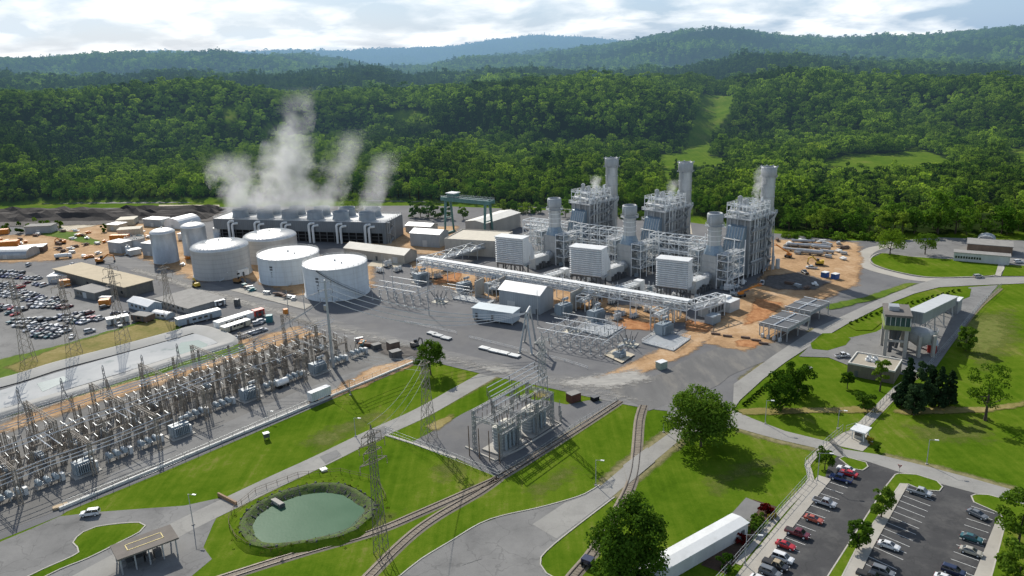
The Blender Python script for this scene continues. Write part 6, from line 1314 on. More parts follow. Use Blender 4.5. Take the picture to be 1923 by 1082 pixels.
# silo tower with conveyor gallery
a, b = G(1657, 670), G(1701, 674); L = (b - a).length; D = 13.0; H = HT(1657, 670, 590); Hc = HT(1657, 670, 618)
t = thing('silo_tower', 'tall concrete legged tower with glazed cabin on top beside the paved apron', 'tower', a, ang(a, b)); mb = MB()
for x in (.6, L - .6):
    for y in (.6, D - .6): mb.box((x, y, 0), 1.2, 1.2, Hc)
mb.box((L / 2, .6, Hc * .55), L, .8, .8); mb.box((L / 2, D - .6, Hc * .55), L, .8, .8); mb.build('leg', conc, t); skirt = M('moss_green_panel', (.22, .27, .08), .7, var=.25, scale=.6); MB().box((L / 2, D / 2, Hc), L + 1, D + 1, 1.5).build('skirt', skirt, t)
MB().box((L / 2, D / 2, Hc + 1.5), L + .4, D + .4, H - Hc - 2.3).build('glazed_cabin', M('green_glazing', (.05, .09, .085), .2, var=.4, scale=1.2, spec=.7), t); mb = MB()
for x in np.linspace(-.2, L + .2, 6): mb.box((x, -.22, Hc + 1.5), .18, .12, H - Hc - 2.3)
for y in np.linspace(0, D, 6): mb.box((L + .22, y, Hc + 1.5), .12, .18, H - Hc - 2.3)
mb.build('mullion', pale_grey, t); MB().box((L / 2, D / 2, H - .8), L + 1.2, D + 1.2, .8).build('roof', M('brown_grey_roof', (.16, .145, .13), .9, var=.2), t); MB().box((L * .35, D * .5, H + .02), 3.4, 4, 1.6).build('roof_unit', galv, t); mb = MB(); mb.cyl((L / 2, D / 2, Hc - .1), (L / 2, D / 2, 2.5), 1.4, n=12); mb.cyl((L * .3, 2, Hc), (L * .3, 2, 1.4), .7, n=10); mb.cyl((L * .7, 3.4, Hc), (L * .55, 2.4, 3), .6, n=8); mb.build('chute', dk_steel, t)
c = G(1733, 668); t2 = thing('storage_silo', 'pale domed silo on stout legs behind the glazed tower', 'silo', (c.x, c.y + 3, 0)); sh = HT(1733, 668, 618)
MB().lathe((0, 0, 0), [(1.5, sh * .28), (4.6, sh * .5), (4.6, sh * .78), (3.8, sh * .87), (2.0, sh * .93), (.3, sh * .95)], 28).build('vessel', M('pale_silo', (.36, .36, .345), .6, var=.2, dirt=(.3, .28, .25)), t2); mb = MB()
for k in range(6): q = k * 1.047; mb.box((5.3 * math.cos(q), 5.3 * math.sin(q), 0), 1.1, 1.1, sh * .8)
mb.build('leg', conc, t2); mb = MB(); rail_line(mb, [(5.6 * math.cos(k * .524), 5.6 * math.sin(k * .524)) for k in range(13)], sh * .82, 1.1, 2, .1); mb.build('railing', galv, t2)
ga_, gb_ = G(1712, 652), G(1781, 588); gl_ = (gb_ - ga_).length; gal = thing('conveyor_gallery', 'pale covered conveyor gallery climbing on trestles behind the glazed tower', 'conveyor', ga_, ang(ga_, gb_)); z0 = H - 7.0; z1 = 4.0
gw = siding('gallery_cladding', (.29, .30, .305), 1.2); prof = [(0, z0), (gl_, z1), (gl_, z1 + 3.6), (gl_ * .5, (z0 + z1) / 2 + 4.0), (0, z0 + 4.4)]
MB().profile(prof, -2.6, 2.6, 'y').build('body', gw, gal); mb = MB()
for p, q in ((prof[4], prof[3]), (prof[3], prof[2])): mb.profile([(p[0], p[1] + .02), (q[0], q[1] + .02), (q[0], q[1] + .32), (p[0], p[1] + .32)], -3, 3, 'y')
mb.build('roof', M('pale_grey_roof', (.50, .515, .515), .5, var=.1), gal); mb = MB()
for f in (.12, .38, .64, .9):
    mb = MB(); zz = z0 + (z1 - z0) * f
    for y in (-2.2, 2.2): mb.beam((gl_ * f, y * 1.3, 0), (gl_ * f, y, zz), .4)
    mb.beam((gl_ * f, -2.8, .4), (gl_ * f, 2.3, zz * .95), .2); mb.beam((gl_ * f, 2.8, .4), (gl_ * f, -2.3, zz * .95), .2); mb.build('trestle', galv, gal)
MB().box((gl_ + 3, 0, 0), 7, 6.5, 5.6).build('end_house', gw, gal); MB().box((gl_ + 3, 0, 5.6), 7.5, 7, .3).build('end_roof', white_roof, gal)
tb, L, D, h = building('flat_roofed_building', 'low brick building with pale rimmed flat roof in front of the glazed tower', 'building', (1590, 705), (1678, 722), (1697, 700), (684,), 'parapet', M('tan_brick', (.20, .17, .13), .85, var=.25, scale=.8), M('gravel_roof', (.36, .32, .25), .9, var=.15, scale=.4), extra=M('pale_rim', (.62, .60, .54), .7, var=.1), doors=[(.2, 1.2, 2.2)])
for k in range(4):
    x, y = L * (.34 + .13 * (k % 2)), D * (.5 + .2 * (k // 2)); u = thing('roof_fan', 'round white rooftop fan on the pale rimmed flat roof', 'fan', tb.matrix_basis @ Vector((x, y, h + .15)), 0, 'rooftop fans'); MB().lathe((0, 0, 0), [(.9, 0), (.9, .7), (.75, .9), (.7, .9), (.7, .6)], 14, close=False).build('housing', lpaint, u); MB().lathe((0, 0, .5), [(.01, 0), (.7, 0)], 12, close=False).build('fan_grille', dk_steel, u)
building('red_container', 'red container with grey lid beside the silo legs', 'container', (1741, 663), (1758, 665), 5, 3.2, 'flat', red_p, pale_grey)
building('long_cabin', 'long low grey and white cabin block at the far side of the paved back yard', 'cabin', (1790, 490), (1895, 499), 6, 4.4, 'flat', pale_grey, grey_roof, wins=[(.02, .5, 10, 1.6, 1.2)]); building('brick_works', 'brown brick works building behind the long low cabin block', 'building', (1815, 474), (1900, 481), 14, 4.6, 'flat', M('brown_brick', (.20, .14, .10), .9, var=.25), grey_roof); building('tin_store', 'ribbed silver tin store with arched roof behind the brown brick works', 'shed', (1833, 458), (1868, 461), 9, 4.6, 'arch', galv, galv)
_e1, _e2, _r1 = G(1369, 968, 3.7), G(1161, 1082, 3.7), G(1405, 983, 3.4); _ax = (_e2 - _e1).normalized(); _fb = Vector((_r1.x, _r1.y, 0)); _nb = _fb + _ax * (_e2 - _e1).length * 1.3; _w = abs((_e1 - _r1).dot(Vector((-_ax.y, _ax.x, 0))))
tb, L, D, h = building('long_shed', 'long building with bright white roof beside the parking lot fence', 'building', proj(_nb), proj(_fb), _w, 3.4, 'gable_x', pale_grey, M('bright_roof', (.66, .67, .66), .45, var=.08, scale=.15, dirt=(.42, .42, .40), dirtf=.35), rise=.35, over=.25, doors=[(.96, 1.2, 2.2)])
sheet('slab', [(1373, 966), (1401, 935), (1432, 947), (1407, 982)], .1, m_old)
a, b = G(229, 1082), G(337, 1041); L = (b - a).length; D = 6.4; sh_ = thing('open_shelter', 'open sided shelter with dark flat roof and yellow outlined rectangle', 'shelter', a, ang(a, b)); mb = MB()
for x in np.linspace(.3, L - .3, 5):
    for y in (.3, D - .3): mb.box((x, y, 0), .3, .3, 4.2)
mb.build('post', galv, sh_); MB().box((L / 2, D / 2, 4.2), L + .8, D + .8, .4).build('roof', M('brown_felt', (.17, .15, .13), .9, var=.2), sh_); mb = MB(); z = 4.63
for c, sx, sy in (((L * .5, D * .32, z), L * .62, .22), ((L * .5, D * .72, z), L * .62, .22), ((L * .19, D * .52, z), .22, D * .4 + .22), ((L * .81, D * .52, z), .22, D * .4 + .22)): mb.box(c, sx, sy, .04)
mb.build('roof_outline', M('yellow_trim', (.62, .50, .20), .7, var=.15), sh_); MB().box((L * .3, D - .5, 0), L * .5, .2, 4.1).build('back_wall', grey_paint, sh_); mb = MB()
for k in range(4): mb.box((L * (.2 + .16 * k), D * .5, 0), 1.6, 2.2, 1.4 + .3 * (k % 2))
mb.build('stored_crate', dk_steel, sh_)
# gate house and gate
a, b = G(1598, 824), G(1622, 831); L = (b - a).length; gh_ = thing('gate_house', 'small white roofed gate house by the lawn road', 'gate house', a, ang(a, b)); mb = MB()
for x in (.2, L - .2):
    for y in (.2, 3.8): mb.box((x, y, 0), .25, .25, 2.8)
mb.build('post', lpaint, gh_); MB().box((L * .45, 2.2, .05), L * .6, 2.6, 2.6).build('booth', M('booth_grey', (.45, .44, .40), .7, var=.15), gh_); MB().box((L * .45, .86, 1.1), L * .5, .1, 1.1).build('window', dkglass, gh_); MB().box((L / 2, 2, 2.8), L + .8, 5, .35).build('roof', white_roof, gh_)
fence('metal sliding gate with dark bars across the lawn road', [(1556, 829), (1582, 856)], 1.9, .5, dk_steel, rails=(1.0, .1), name='road_gate'); sheet('gate_apron', [(1585, 812), (1622, 803), (1640, 830), (1620, 848), (1575, 838), (1556, 830)], .10, m_conc)
fence('chain link fence with tall posts along the parking lot walk', [(1582, 811), (1552, 836), (1511, 876), (1519, 901), (1468, 958), (1380, 1060), (1330, 1115)], 2.4, 2.6); fence('chain link fence along the pale path up the lawn', [(1588, 812), (1618, 803), (1646, 772), (1676, 740), (1740, 695), (1800, 625), (1840, 575), (1880, 540)], 2.2, 3.2)
strip('path', [(1614, 806), (1644, 775), (1676, 742), (1690, 728)], 3.4, .08, m_conc); strip('path', [(1690, 728), (1745, 690), (1800, 625), (1840, 577), (1880, 542)], 1.8, .07, groundmat('worn_path', (.14, .12, .07), (.24, .21, .14), .6)); strip('path', [(1880, 497), (1874, 519)], 2.4, .3, m_conc); strip('path', [(1588, 830), (1556, 834), (1516, 874), (1523, 900), (1470, 960), (1385, 1060)], 1.6, .09, m_conc)
strip('mulch_bed', [(1436, 945), (1400, 990), (1370, 1030), (1340, 1070)], 6, .06, groundmat('mulch', (.05, .032, .022), (.11, .07, .05), .8))
# ------------------------------------------------------------------ lamps, signs and small things
def lamp(label, x, yb, yt, arm, turn, group='street lamps'):
    g = G(x, yb); h = HT(x, yb, yt); t = thing('street_lamp', label, 'street lamp', (g.x, g.y, 0), turn, group); MB().cyl((0, 0, 0), (0, 0, h), .13, .08, 8).build('pole', galv, t); mb = MB(); mb.cyl((0, 0, h - .05), (arm, 0, h + .1), .06, n=6); mb.build('arm', galv, t); MB().box((arm + .35, 0, h), 1.0, .42, .2).build('lamp_head', lpaint, t); MB().box((0, 0, 0), .6, .6, .25).build('base', conc, t)
for x, yb, yt, lab in [(1119, 912, 864, 'pale street lamp on the kerb of the grey drive'), (1740, 872, 826, 'street lamp on the lawn above the lawn road, alone'), (1573, 805, 771, 'street lamp on the lawn near the gate house'), (1437, 796, 752, 'street lamp beside the road by the dark bushes'), (363, 986, 928, 'street lamp on the apron near the open shelter'), (658, 742, 713, 'small lamp behind the low white wall near its far end'), (504, 790, 772, 'small lamp behind the low white wall, midway'), (668, 820, 785, 'lamp on the lawn edge of the service road'), (1246, 812, 782, 'street lamp at the bend of the drive by the big round tree')]: lamp(lab, x, yb, yt, 1.4, -.3)
lamp('parking lot lamp at the fence corner near the gate', 1535, 903, 851, 2.6, -.2); lamp('parking lot lamp beside the long white roofed building', 1399, 1062, 1004, 2.6, -.2)
def box_thing(name, label, cat, x, y, sx, sy, sz, mat, rz=.6, lid=None, group=None, legs=False):
    g = G(x, y); t = thing(name, label, cat, (g.x, g.y, .08), rz, group); z = .7 if legs else 0
    MB().box((0, 0, z), sx, sy, sz).build('body', mat, t)
    if lid: MB().box((0, 0, z + sz), sx + .2, sy + .2, .14).build('lid', lid, t)
    mb = MB()
    for ax in (-1, 1):
        for ay in (-1, 1): mb.box((ax * sx * .4, ay * sy * .4, 0 if legs else -.05), .14, .14, z + .08)
    mb.build('foot', dk_steel, t); MB().box((0, -sy / 2 - .03, z + .15), sx * .5, .06, sz * .7).build('door', mat, t); return t
for nm, lab, cat, x, y, sx, sy, sz, m2, ld in [('brick_hut', 'dark red brick hut on the lawn beside the transformer pad', 'hut', 1077, 753, 4, 3, 2.8, M('dark_red_brick', (.13, .055, .04), .9, var=.3), grey_roof), ('control_box', 'brown box hut at the haul road, taller of two', 'hut', 739, 658, 4.2, 3.6, 3.6, brownp, grey_roof), ('control_box', 'dark grey box hut in front of the taller brown one', 'hut', 743, 671, 4, 3, 2.6, dk_steel, dk_steel), ('control_box', 'low dark crate left of the brown box hut', 'crate', 707, 655, 3.4, 2.6, 1.9, dk_steel, grey_roof), ('waste_bin', 'black bin on the grey gravel bay by the track', 'bin', 1117, 752, 2.4, 1.8, 1.3, black, dk_steel), ('field_cabinet', 'pale green cabinet at the dirt edge of the gravel yard', 'cabinet', 1242, 692, 3.4, 2.6, 2.6, M('pale_green_paint', (.30, .36, .30), .6, var=.2), white_roof), ('meter_box', 'white topped meter box standing on the long lawn', 'box', 501, 825, 1.6, 1.4, 1.3, dk_steel, lpaint), ('manhole_cover', 'round white concrete cap on the lawn by the pond road', 'cap', 608, 884, 1.6, 1.6, .4, lpaint, lpaint), ('well_cap', 'square white cap on the lawn above the dark bushes', 'cap', 1519, 692, 2.2, 1.6, .3, lpaint, None), ('portable_toilet', 'portable toilet with a pale roof on the haul road verge', 'toilet', 612, 583, 1.4, 1.4, 2.4, creamclad, lpaint), ('orange_cabin', 'small orange cabin near the red container', 'cabin', 537, 590, 2, 2, 2.4, orange_p, None), ('timber_stack', 'pale timber stack at the switchyard corner near the white car', 'timber', 114, 953, 3.6, 1.6, .6, M('raw_timber', (.48, .36, .22), .8, var=.2), None), ('blue_tank_trailer', 'blue and white box trailer on the dirt yard, nearer the road', 'trailer', 1568, 524, 3.4, 2.6, 2.6, blue_p, lpaint), ('blue_tank_trailer', 'blue and white box trailer on the dirt yard beside its twin', 'trailer', 1549, 521, 3.2, 2.6, 2.6, blue_p, lpaint), ('pipe_module', 'tall grey module with pale roof by the farthest casing', 'module', 1372, 583, 8, 4, 4.6, pale_grey, white_roof), ('pipe_module', 'blue grey motor block under the end of the truss bridge', 'module', 1338, 606, 6, 4, 3.4, trafo, None)]:
    box_thing(nm, lab, cat, x, y, sx, sy, sz, m2, UB if 'module' in nm else .6, ld, None, nm in ('meter_box',))
for k, (x, y) in enumerate([(910, 656), (928, 661), (946, 665), (966, 670), (812, 628), (822, 632), (838, 637)]):
    g = G(x, y); t = thing('stacked_panels', 'flat stack of pale panels on dark skids beside the haul road', 'stack', (g.x, g.y, .1), UROW, 'panel stacks along the haul road'); mb = MB(); mb.box((0, 0, 0), 4.2, 2.6, .4); mb.build('skid', dk_steel, t); mb = MB()
    for q in range(3): mb.box((0, -.85 + .85 * q, .4), 4.4, .7, .35)
    mb.build('panel', (lpaint if k < 4 else pale_grey), t)
for k, (x, y) in enumerate([(1420, 641), (1434, 647), (1400, 636), (1344, 629), (1366, 633)]): box_thing('concrete_barrier', 'dark barrier block in the curve of the dirt yard entrance', 'barrier', x, y, 3.6, .8, .8, brownp, -.4, None, 'barrier blocks at the dirt yard')
g = G(427, 940); MB().box((0, 0, 0), 8.2, .5, 1.0).build('road_barrier', M('rust_barrier', (.30, .19, .11), .8, var=.3), loc=g, rz=ang(G(411, 932), G(440, 947)), label='rust brown barrier board across the service road by the pond', cat='barrier')
# yield sign at the parking entrance
g = G(1688, 892); t = thing('yield_sign', 'red and white triangular yield sign at the parking lot entrance', 'sign', (g.x, g.y, .1), math.radians(-30)); MB().cyl((0, 0, 0), (0, 0, 2.1), .05, n=6).build('post', galv, t); MB().profile([(-.55, 2.9), (0, 1.95), (.55, 2.9)], -.03, .03, 'y').build('plate', red_p, t); MB().profile([(-.28, 2.76), (0, 2.28), (.28, 2.76)], -.045, -.032, 'y').build('plate_centre', lpaint, t)
# ------------------------------------------------------------------ trees and shrubs of the site
def tree(label, x, yb, yt, wpx, mat, shape='round', name='tree', z0=.22, clumps=26, n_per=90, size=.34, seed=1, group=None, sparse=1.0, cr=.34):
    g = G(x, yb); h = HT(x, yb, yt); k = (g - Vector((0, 0, HCAM))).dot(F_); w = wpx / 2 / FOC * k; t = thing(name, label, 'shrub' if name == 'shrub' else 'tree', (g.x, g.y, 0), 0, group)
    cm, C = crown_mesh('crown', mat, seed, h=h * .97, w=w, z0=z0, clumps=clumps, n_per=int(n_per * sparse), size=size, shape=shape, cr=cr); tm = trunk_mesh('trunk', bark, C, h, max(.12, h * .022), z0, 8, seed); link('trunk', tm, t); link('crown', cm, t); return t
tree('big round dark green tree where the lawn roads meet', 1316, 838, 732, 136, leaf_deep, 'round', z0=.16, clumps=60, n_per=230, size=.34, seed=41, cr=.31)
tree('big oval dark green tree over the short railway track', 1178, 1098, 932, 162, leaf_deep, 'oval', z0=.04, clumps=72, n_per=240, size=.33, seed=42, cr=.31)
tree('round green tree at the corner of the long lawn by a lattice tower', 809, 703, 638, 60, leaf_deep, z0=.18, clumps=30, n_per=130, seed=43); tree('spreading green tree on the oval lawn, bigger of two', 1671, 480, 429, 60, leaf_light, z0=.25, clumps=24, seed=44); tree('spreading green tree on the oval lawn, smaller of two', 1737, 478, 432, 44, leaf_deep, z0=.25, clumps=20, seed=45)
tree('dark round tree alone on the sloping lawn', 1813, 658, 612, 40, leaf_deep, z0=.12, clumps=22, n_per=110, seed=46); tree('loose open tree on the lawn near the pines', 1850, 790, 678, 96, leaf_light, 'oval', z0=.25, clumps=30, n_per=70, size=.32, seed=47, cr=.24)
for k, (x, yb, yt, w) in enumerate([(1702, 756, 664, 44), (1730, 766, 676, 46), (1762, 764, 682, 40), (1782, 758, 690, 34), (1716, 780, 716, 40), (1748, 750, 686, 36), (1694, 764, 696, 36)]): tree('dark pointed pine in the clump above the pale path', x, yb, yt, w, leaf_pine, ('cone', 'oval', 'cone')[k % 3], 'pine_tree', .04, 34, 130, .32, 60 + k, 'dark pines in a clump')
tree('wide dark bush on the lawn by the road, nearer one', 1466, 770, 694, 70, leaf_deep, z0=.04, clumps=28, n_per=120, seed=71, name='shrub'); tree('wide dark bush on the lawn by the road, farther one', 1498, 742, 678, 62, leaf_deep, z0=.04, clumps=26, n_per=120, seed=72, name='shrub'); tree('small round tree on the lawn beside the low brick building', 1591, 730, 695, 28, leaf_deep, z0=.3, clumps=14, seed=73); tree('tall thin tree at the corner of the low brick building', 1652, 735, 672, 36, leaf_light, 'oval', z0=.28, clumps=18, n_per=60, seed=74); tree('low dark bush on the lawn below the tall thin tree', 1622, 768, 736, 40, leaf_deep, z0=.08, clumps=16, seed=75, name='shrub')
tree('young green tree in the parking lot median, nearer the lawn road', 1655, 972, 914, 48, leaf_deep, 'oval', z0=.2, clumps=22, n_per=110, size=.26, seed=76); tree('young green tree in the parking lot median, nearer the camera', 1612, 1032, 972, 52, leaf_deep, 'oval', z0=.2, clumps=22, n_per=110, size=.26, seed=77); tree('light green tree at the parking lot edge, farther one', 1912, 1018, 918, 90, leaf_light, z0=.15, clumps=28, n_per=120, seed=78); tree('light green tree at the parking lot edge, nearer one', 1912, 1100, 1010, 84, leaf_light, z0=.1, clumps=28, n_per=120, seed=79); tree('small bright tree by the fence corner near the gate', 1549, 882, 836, 36, leaf_light, z0=.15, clumps=18, n_per=90, size=.25, seed=80)
tree('round green tree standing behind the cooling tower', 662, 396, 362, 52, leaf_edge2, z0=.1, clumps=20, seed=81)
for k, (x, yb, yt, w) in enumerate([(776, 408, 372, 22), (790, 408, 378, 26), (806, 410, 378, 28), (822, 410, 380, 26), (838, 410, 378, 24), (945, 398, 372, 26), (962, 398, 374, 30), (985, 400, 376, 32), (1008, 400, 378, 26), (870, 412, 385, 24), (1062, 408, 372, 28), (1090, 410, 384, 26)]): tree('bushy green tree in the row behind the green crane', x, yb, yt, w, (leaf_edge, leaf_edge2)[k % 2], 'oval', z0=.05, clumps=14, n_per=60, size=.5, seed=90 + k, group='row of trees behind the crane')
for k, (x, yb, yt, w) in enumerate([(12, 436, 418, 22), (38, 438, 414, 18), (62, 432, 408, 26), (86, 430, 412, 26), (112, 428, 412, 18), (196, 436, 418, 12)]): tree('small green tree beside the coal heap', x, yb, yt, w, (leaf_light, leaf_deep)[k % 2], 'oval', z0=.08, clumps=12, n_per=50, size=.5, seed=110 + k, group='small trees by the coal heap')
for k, (x, yb, yt, w, mt, lab) in enumerate([(1436, 962, 945, 24, leaf_red, 'round red leaved shrub in the mulch bed, taller one'), (1448, 966, 952, 16, leaf_red, 'round red leaved shrub in the mulch bed, smaller one'), (1446, 976, 966, 10, leaf_gold, 'small yellow shrub below the red shrubs'), (1454, 972, 963, 10, leaf_gold, 'small yellow shrub right of the red shrubs'), (1424, 978, 962, 26, leaf_light, 'round green shrub beside the red shrubs'), (1408, 998, 978, 30, leaf_deep, 'round green shrub at the end of the white roofed building'), (1422, 992, 974, 26, leaf_light, 'light green shrub in the middle of the mulch bed'), (1362, 1068, 1036, 34, leaf_deep, 'green shrub against the white roofed building wall'), (1392, 1020, 1000, 24, leaf_red, 'dark red shrub by the wall of the white roofed building'), (1632, 834, 818, 16, leaf_gold, 'yellow green shrub beside the gate house'), (1646, 848, 836, 14, leaf_deep, 'small green shrub on the verge past the gate house')]): tree(lab, x, yb, yt, w, mt, name='shrub', z0=.03, clumps=12, n_per=70, size=.2, seed=130 + k)
for k in range(34):
    x = (1085 + 9 * k) if k < 22 else (1480 + 19 * (k - 22)); y = float(np.interp(x, [1085, 1250, 1400, 1480, 1710], [400, 414, 430, 446, 452])) + (k * 37 % 7) - 3; tree('green shrub along the foot of the wooded hill behind the boilers', x, y, y - 12 - k * 13 % 11, 20 + k * 7 % 12, (leaf_edge, leaf_edge2, leaf_edge)[k % 3], 'oval', 'shrub', z0=.03, clumps=10, n_per=50, size=.5, seed=200 + k % 5, group='shrubs at the foot of the hill')
# young hedge plants in rows on the lawns
for k in range(22): f = k / 21; x = 1598 + (1800 - 1598) * f; y = 606 - 62 * f ** .85; tree('small dark hedge plant in the row along the lawn road', x, y + 4, y - 3, 7, leaf_deep, name='shrub', z0=.02, clumps=5, n_per=26, size=.3, seed=150 + k % 4, group='young hedge plants')
for k in range(18): f = k / 17; x = 1398 + (1470 - 1398) * f; y = 758 - 62 * f; tree('small dark hedge plant in the row along the lawn road', x, y + 4, y - 3, 7, leaf_deep, name='shrub', z0=.02, clumps=5, n_per=26, size=.3, seed=150 + k % 4, group='young hedge plants')
rw = MB(); cl = [(v + (v - Vector((sum(q.x for q in wl) / lo_, sum(q.y for q in wl) / lo_, 0))).normalized() * rr.uniform(1.6, 6.0)) + Vector((rr.uniform(-1, 1), rr.uniform(-1, 1), 0)) for v in wl for _ in range(7) if rr.random() < .16]
V, Fq = leaf_cloud(np.random.default_rng(5), np.array([(v.x, v.y, 1.2 - .1 * 0) for v in cl if rr.random() < .8]), np.array([.45] * 1000)[:len(cl)], 14, .24)if False else leaf_cloud(np.random.default_rng(5), np.array([(v.x, v.y, 1.3) for v in cl]), np.random.default_rng(8).uniform(.2, .55, len(cl)), 14, .16)
link('undergrowth', np_mesh('undergrowth', V, Fq, leafmat('reedy_leaves', (.05, .08, .012), (.13, .15, .03))), kind='stuff')
# ------------------------------------------------------------------ vehicles
def paint(name, c): return M('car_' + name, c, .28, 0.0, var=.06, scale=.6, coat=.6, spec=.5)
PAINT = {k: paint(k, c) for k, c in dict(white=(.72, .72, .71), silver=(.42, .43, .44), grey=(.16, .17, .18), black=(.02, .02, .022), red=(.48, .02, .025), maroon=(.13, .012, .02), blue=(.02, .045, .16), navy=(.012, .02, .06), teal=(.03, .12, .13), champagne=(.42, .39, .32), orange=(.42, .09, .05), tan=(.40, .32, .20)).items()}
car_glass = M('car_glass', (.018, .022, .026), .08, 0, var=.1, spec=.9); head_m = M('headlight_lens', (.75, .76, .76), .2, var=.05); tail_m = M('tail_lamp', (.35, .01, .01), .3, var=.05)
KIND = {'sedan': dict(prof=[(-2.30, .34), (-2.36, .62), (-2.28, .90), (-1.55, .98), (1.05, .97), (1.9, .86), (2.28, .70), (2.36, .50), (2.30, .30)], w=.90, cab=(-1.75, 1.15, -1.05, .25, .96, 1.43), cw=(.80, .58), wx=(-1.42, 1.45), r=.33),
        'coupe': dict(prof=[(-2.15, .34), (-2.24, .66), (-2.1, .92), (-1.5, .97), (.9, .93), (1.8, .80), (2.2, .62), (2.25, .45), (2.2, .28)], w=.90, cab=(-1.7, .95, -.95, .05, .94, 1.32), cw=(.78, .54), wx=(-1.3, 1.4), r=.33),
        'suv': dict(prof=[(-2.35, .42), (-2.40, .75), (-2.36, 1.08), (-1.2, 1.10), (1.1, 1.08), (2.0, 1.02), (2.34, .90), (2.38, .6), (2.34, .36)], w=.94, cab=(-2.34, 1.25, -2.1, .45, 1.07, 1.76), cw=(.86, .70), wx=(-1.45, 1.45), r=.38),
        'pickup': dict(prof=[(-2.85, .55), (-2.88, .75), (-2.86, 1.10), (-.55, 1.10), (1.5, 1.10), (2.55, 1.05), (2.82, .92), (2.85, .6), (2.8, .42)], w=.97, cab=(-.62, 1.65, -.35, .95, 1.09, 1.82), cw=(.90, .72), wx=(-1.75, 1.8), r=.42)}
def car_shapes(kind):
    k = KIND[kind]; w = k['w']; body = MB(); n = len(k['prof'])
    vs = [(x, s * w * q, z) for s, q in ((-1, .93), (-1, 1.0)) for x, z in k['prof']]
    P = k['prof']; zm = lambda z: z
    rows = []
    for y, inset in ((-w, .0), (-w * .9, .07), (w * .9, .07), (w, .0)):
        rows.append([(x * (1 - (.012 if inset == 0 else 0)), y, (z if inset else min(z, max(z - .08, .5) if z > .5 else z))) for x, z in P])
    vs = sum(rows, []); fs = []
    for r in range(3):
        for i in range(n): j = (i + 1) % n; fs.append((r * n + i, r * n + j, (r + 1) * n + j, (r + 1) * n + i))
    fs += [tuple(range(n))[::-1], tuple(range(3 * n, 4 * n))]; body.add(vs, [f[::-1] for f in fs], False)
    b0, b1, t0_, t1_, zb, zt = k['cab']; cw, ct = k['cw']
    cab = [(b0, -cw, zb), (b1, -cw, zb), (b1, cw, zb), (b0, cw, zb), (t0_, -ct, zt), (t1_, -ct, zt), (t1_, ct, zt), (t0_, ct, zt)]
    glass = MB().add(cab, [(0, 1, 5, 4), (1, 2, 6, 5), (2, 3, 7, 6), (3, 0, 4, 7)], False)
    roof = MB().add([(t0_ - .05, -ct - .03, zt - .01), (t1_ + .06, -ct - .03, zt - .01), (t1_ + .06, ct + .03, zt - .01), (t0_ - .05, ct + .03, zt - .01), (t0_ + .12, -ct + .1, zt + .06), (t1_ - .1, -ct + .1, zt + .06), (t1_ - .1, ct - .1, zt + .06), (t0_ + .12, ct - .1, zt + .06)], [(4, 5, 6, 7), (0, 1, 5, 4), (1, 2, 6, 5), (2, 3, 7, 6), (3, 0, 4, 7)], False)
    for a, b in ((0, 4), (1, 5), (2, 6), (3, 7)): roof.beam(cab[a], cab[b], .09)
    xm = (b0 + b1) / 2; tm = (t0_ + t1_) / 2
    for s in (-1, 1): roof.beam((xm, s * cw, zb), (tm, s * ct, zt), .08)
    return body, glass, roof
_mesh = {}
def mesh_of(key, mb_fn, mat):
    if key not in _mesh: o = mb_fn().build(key, mat); _mesh[key] = o.data; bpy.data.objects.remove(o)
    return _mesh[key]
def car(label, kind, color, x, y, heading, group=None, world=None, name=None, bed=None):
    g = world if world is not None else G(x, y); k = KIND[kind]; t = thing(name or {'sedan': 'parked_car', 'coupe': 'parked_car', 'suv': 'parked_car', 'pickup': 'pickup_truck'}[kind], label, 'pickup truck' if kind == 'pickup' else 'car', (g.x, g.y, .1), heading, group); b, gl, rf = car_shapes(kind)
    link('body', mesh_of(kind + '_body_' + color, lambda: b, PAINT[color]), t); link('window', mesh_of(kind + '_window', lambda: gl, car_glass), t); link('roof', mesh_of(kind + '_roof_' + (bed or color), lambda: rf, PAINT[bed or color]), t)
    for wx in k['wx']:
        for s in (-1, 1):
            w = link('wheel', mesh_of(kind + '_wheel', lambda: MB().cyl((0, -.13, 0), (0, .13, 0), k['r'], n=14), tyre), t); w.location = (wx, s * (k['w'] - .1), k['r'])
            h = link('rim', mesh_of(kind + '_rim', lambda: MB().cyl((0, -.14, 0), (0, .14, 0), k['r'] * .6, n=10), head_m), w)
    for s in (-1, 1):
        h = link('headlight', mesh_of(kind + '_head', lambda: MB().box((0, 0, 0), .12, .34, .14), head_m), t); h.location = (k['prof'][6][0] - .02, s * k['w'] * .66, k['prof'][6][1] - .12)
        h = link('tail_light', mesh_of(kind + '_tail', lambda: MB().box((0, 0, 0), .1, .26, .18), tail_m), t); h.location = (k['prof'][1][0] + .02, s * k['w'] * .74, k['prof'][1][1] + .05)
    if kind == 'pickup': link('bed', mesh_of('pickup_bed', lambda: MB().box((-1.72, 0, 1.08), 2.05, 1.55, .035), M('bed_liner', (.03, .03, .032), .8, var=.3)), t)
    return t
st = (G(1751, 951) - G(1703, 937)); SH = math.atan2(st.y, st.x); OUT, IN = SH, SH + math.pi
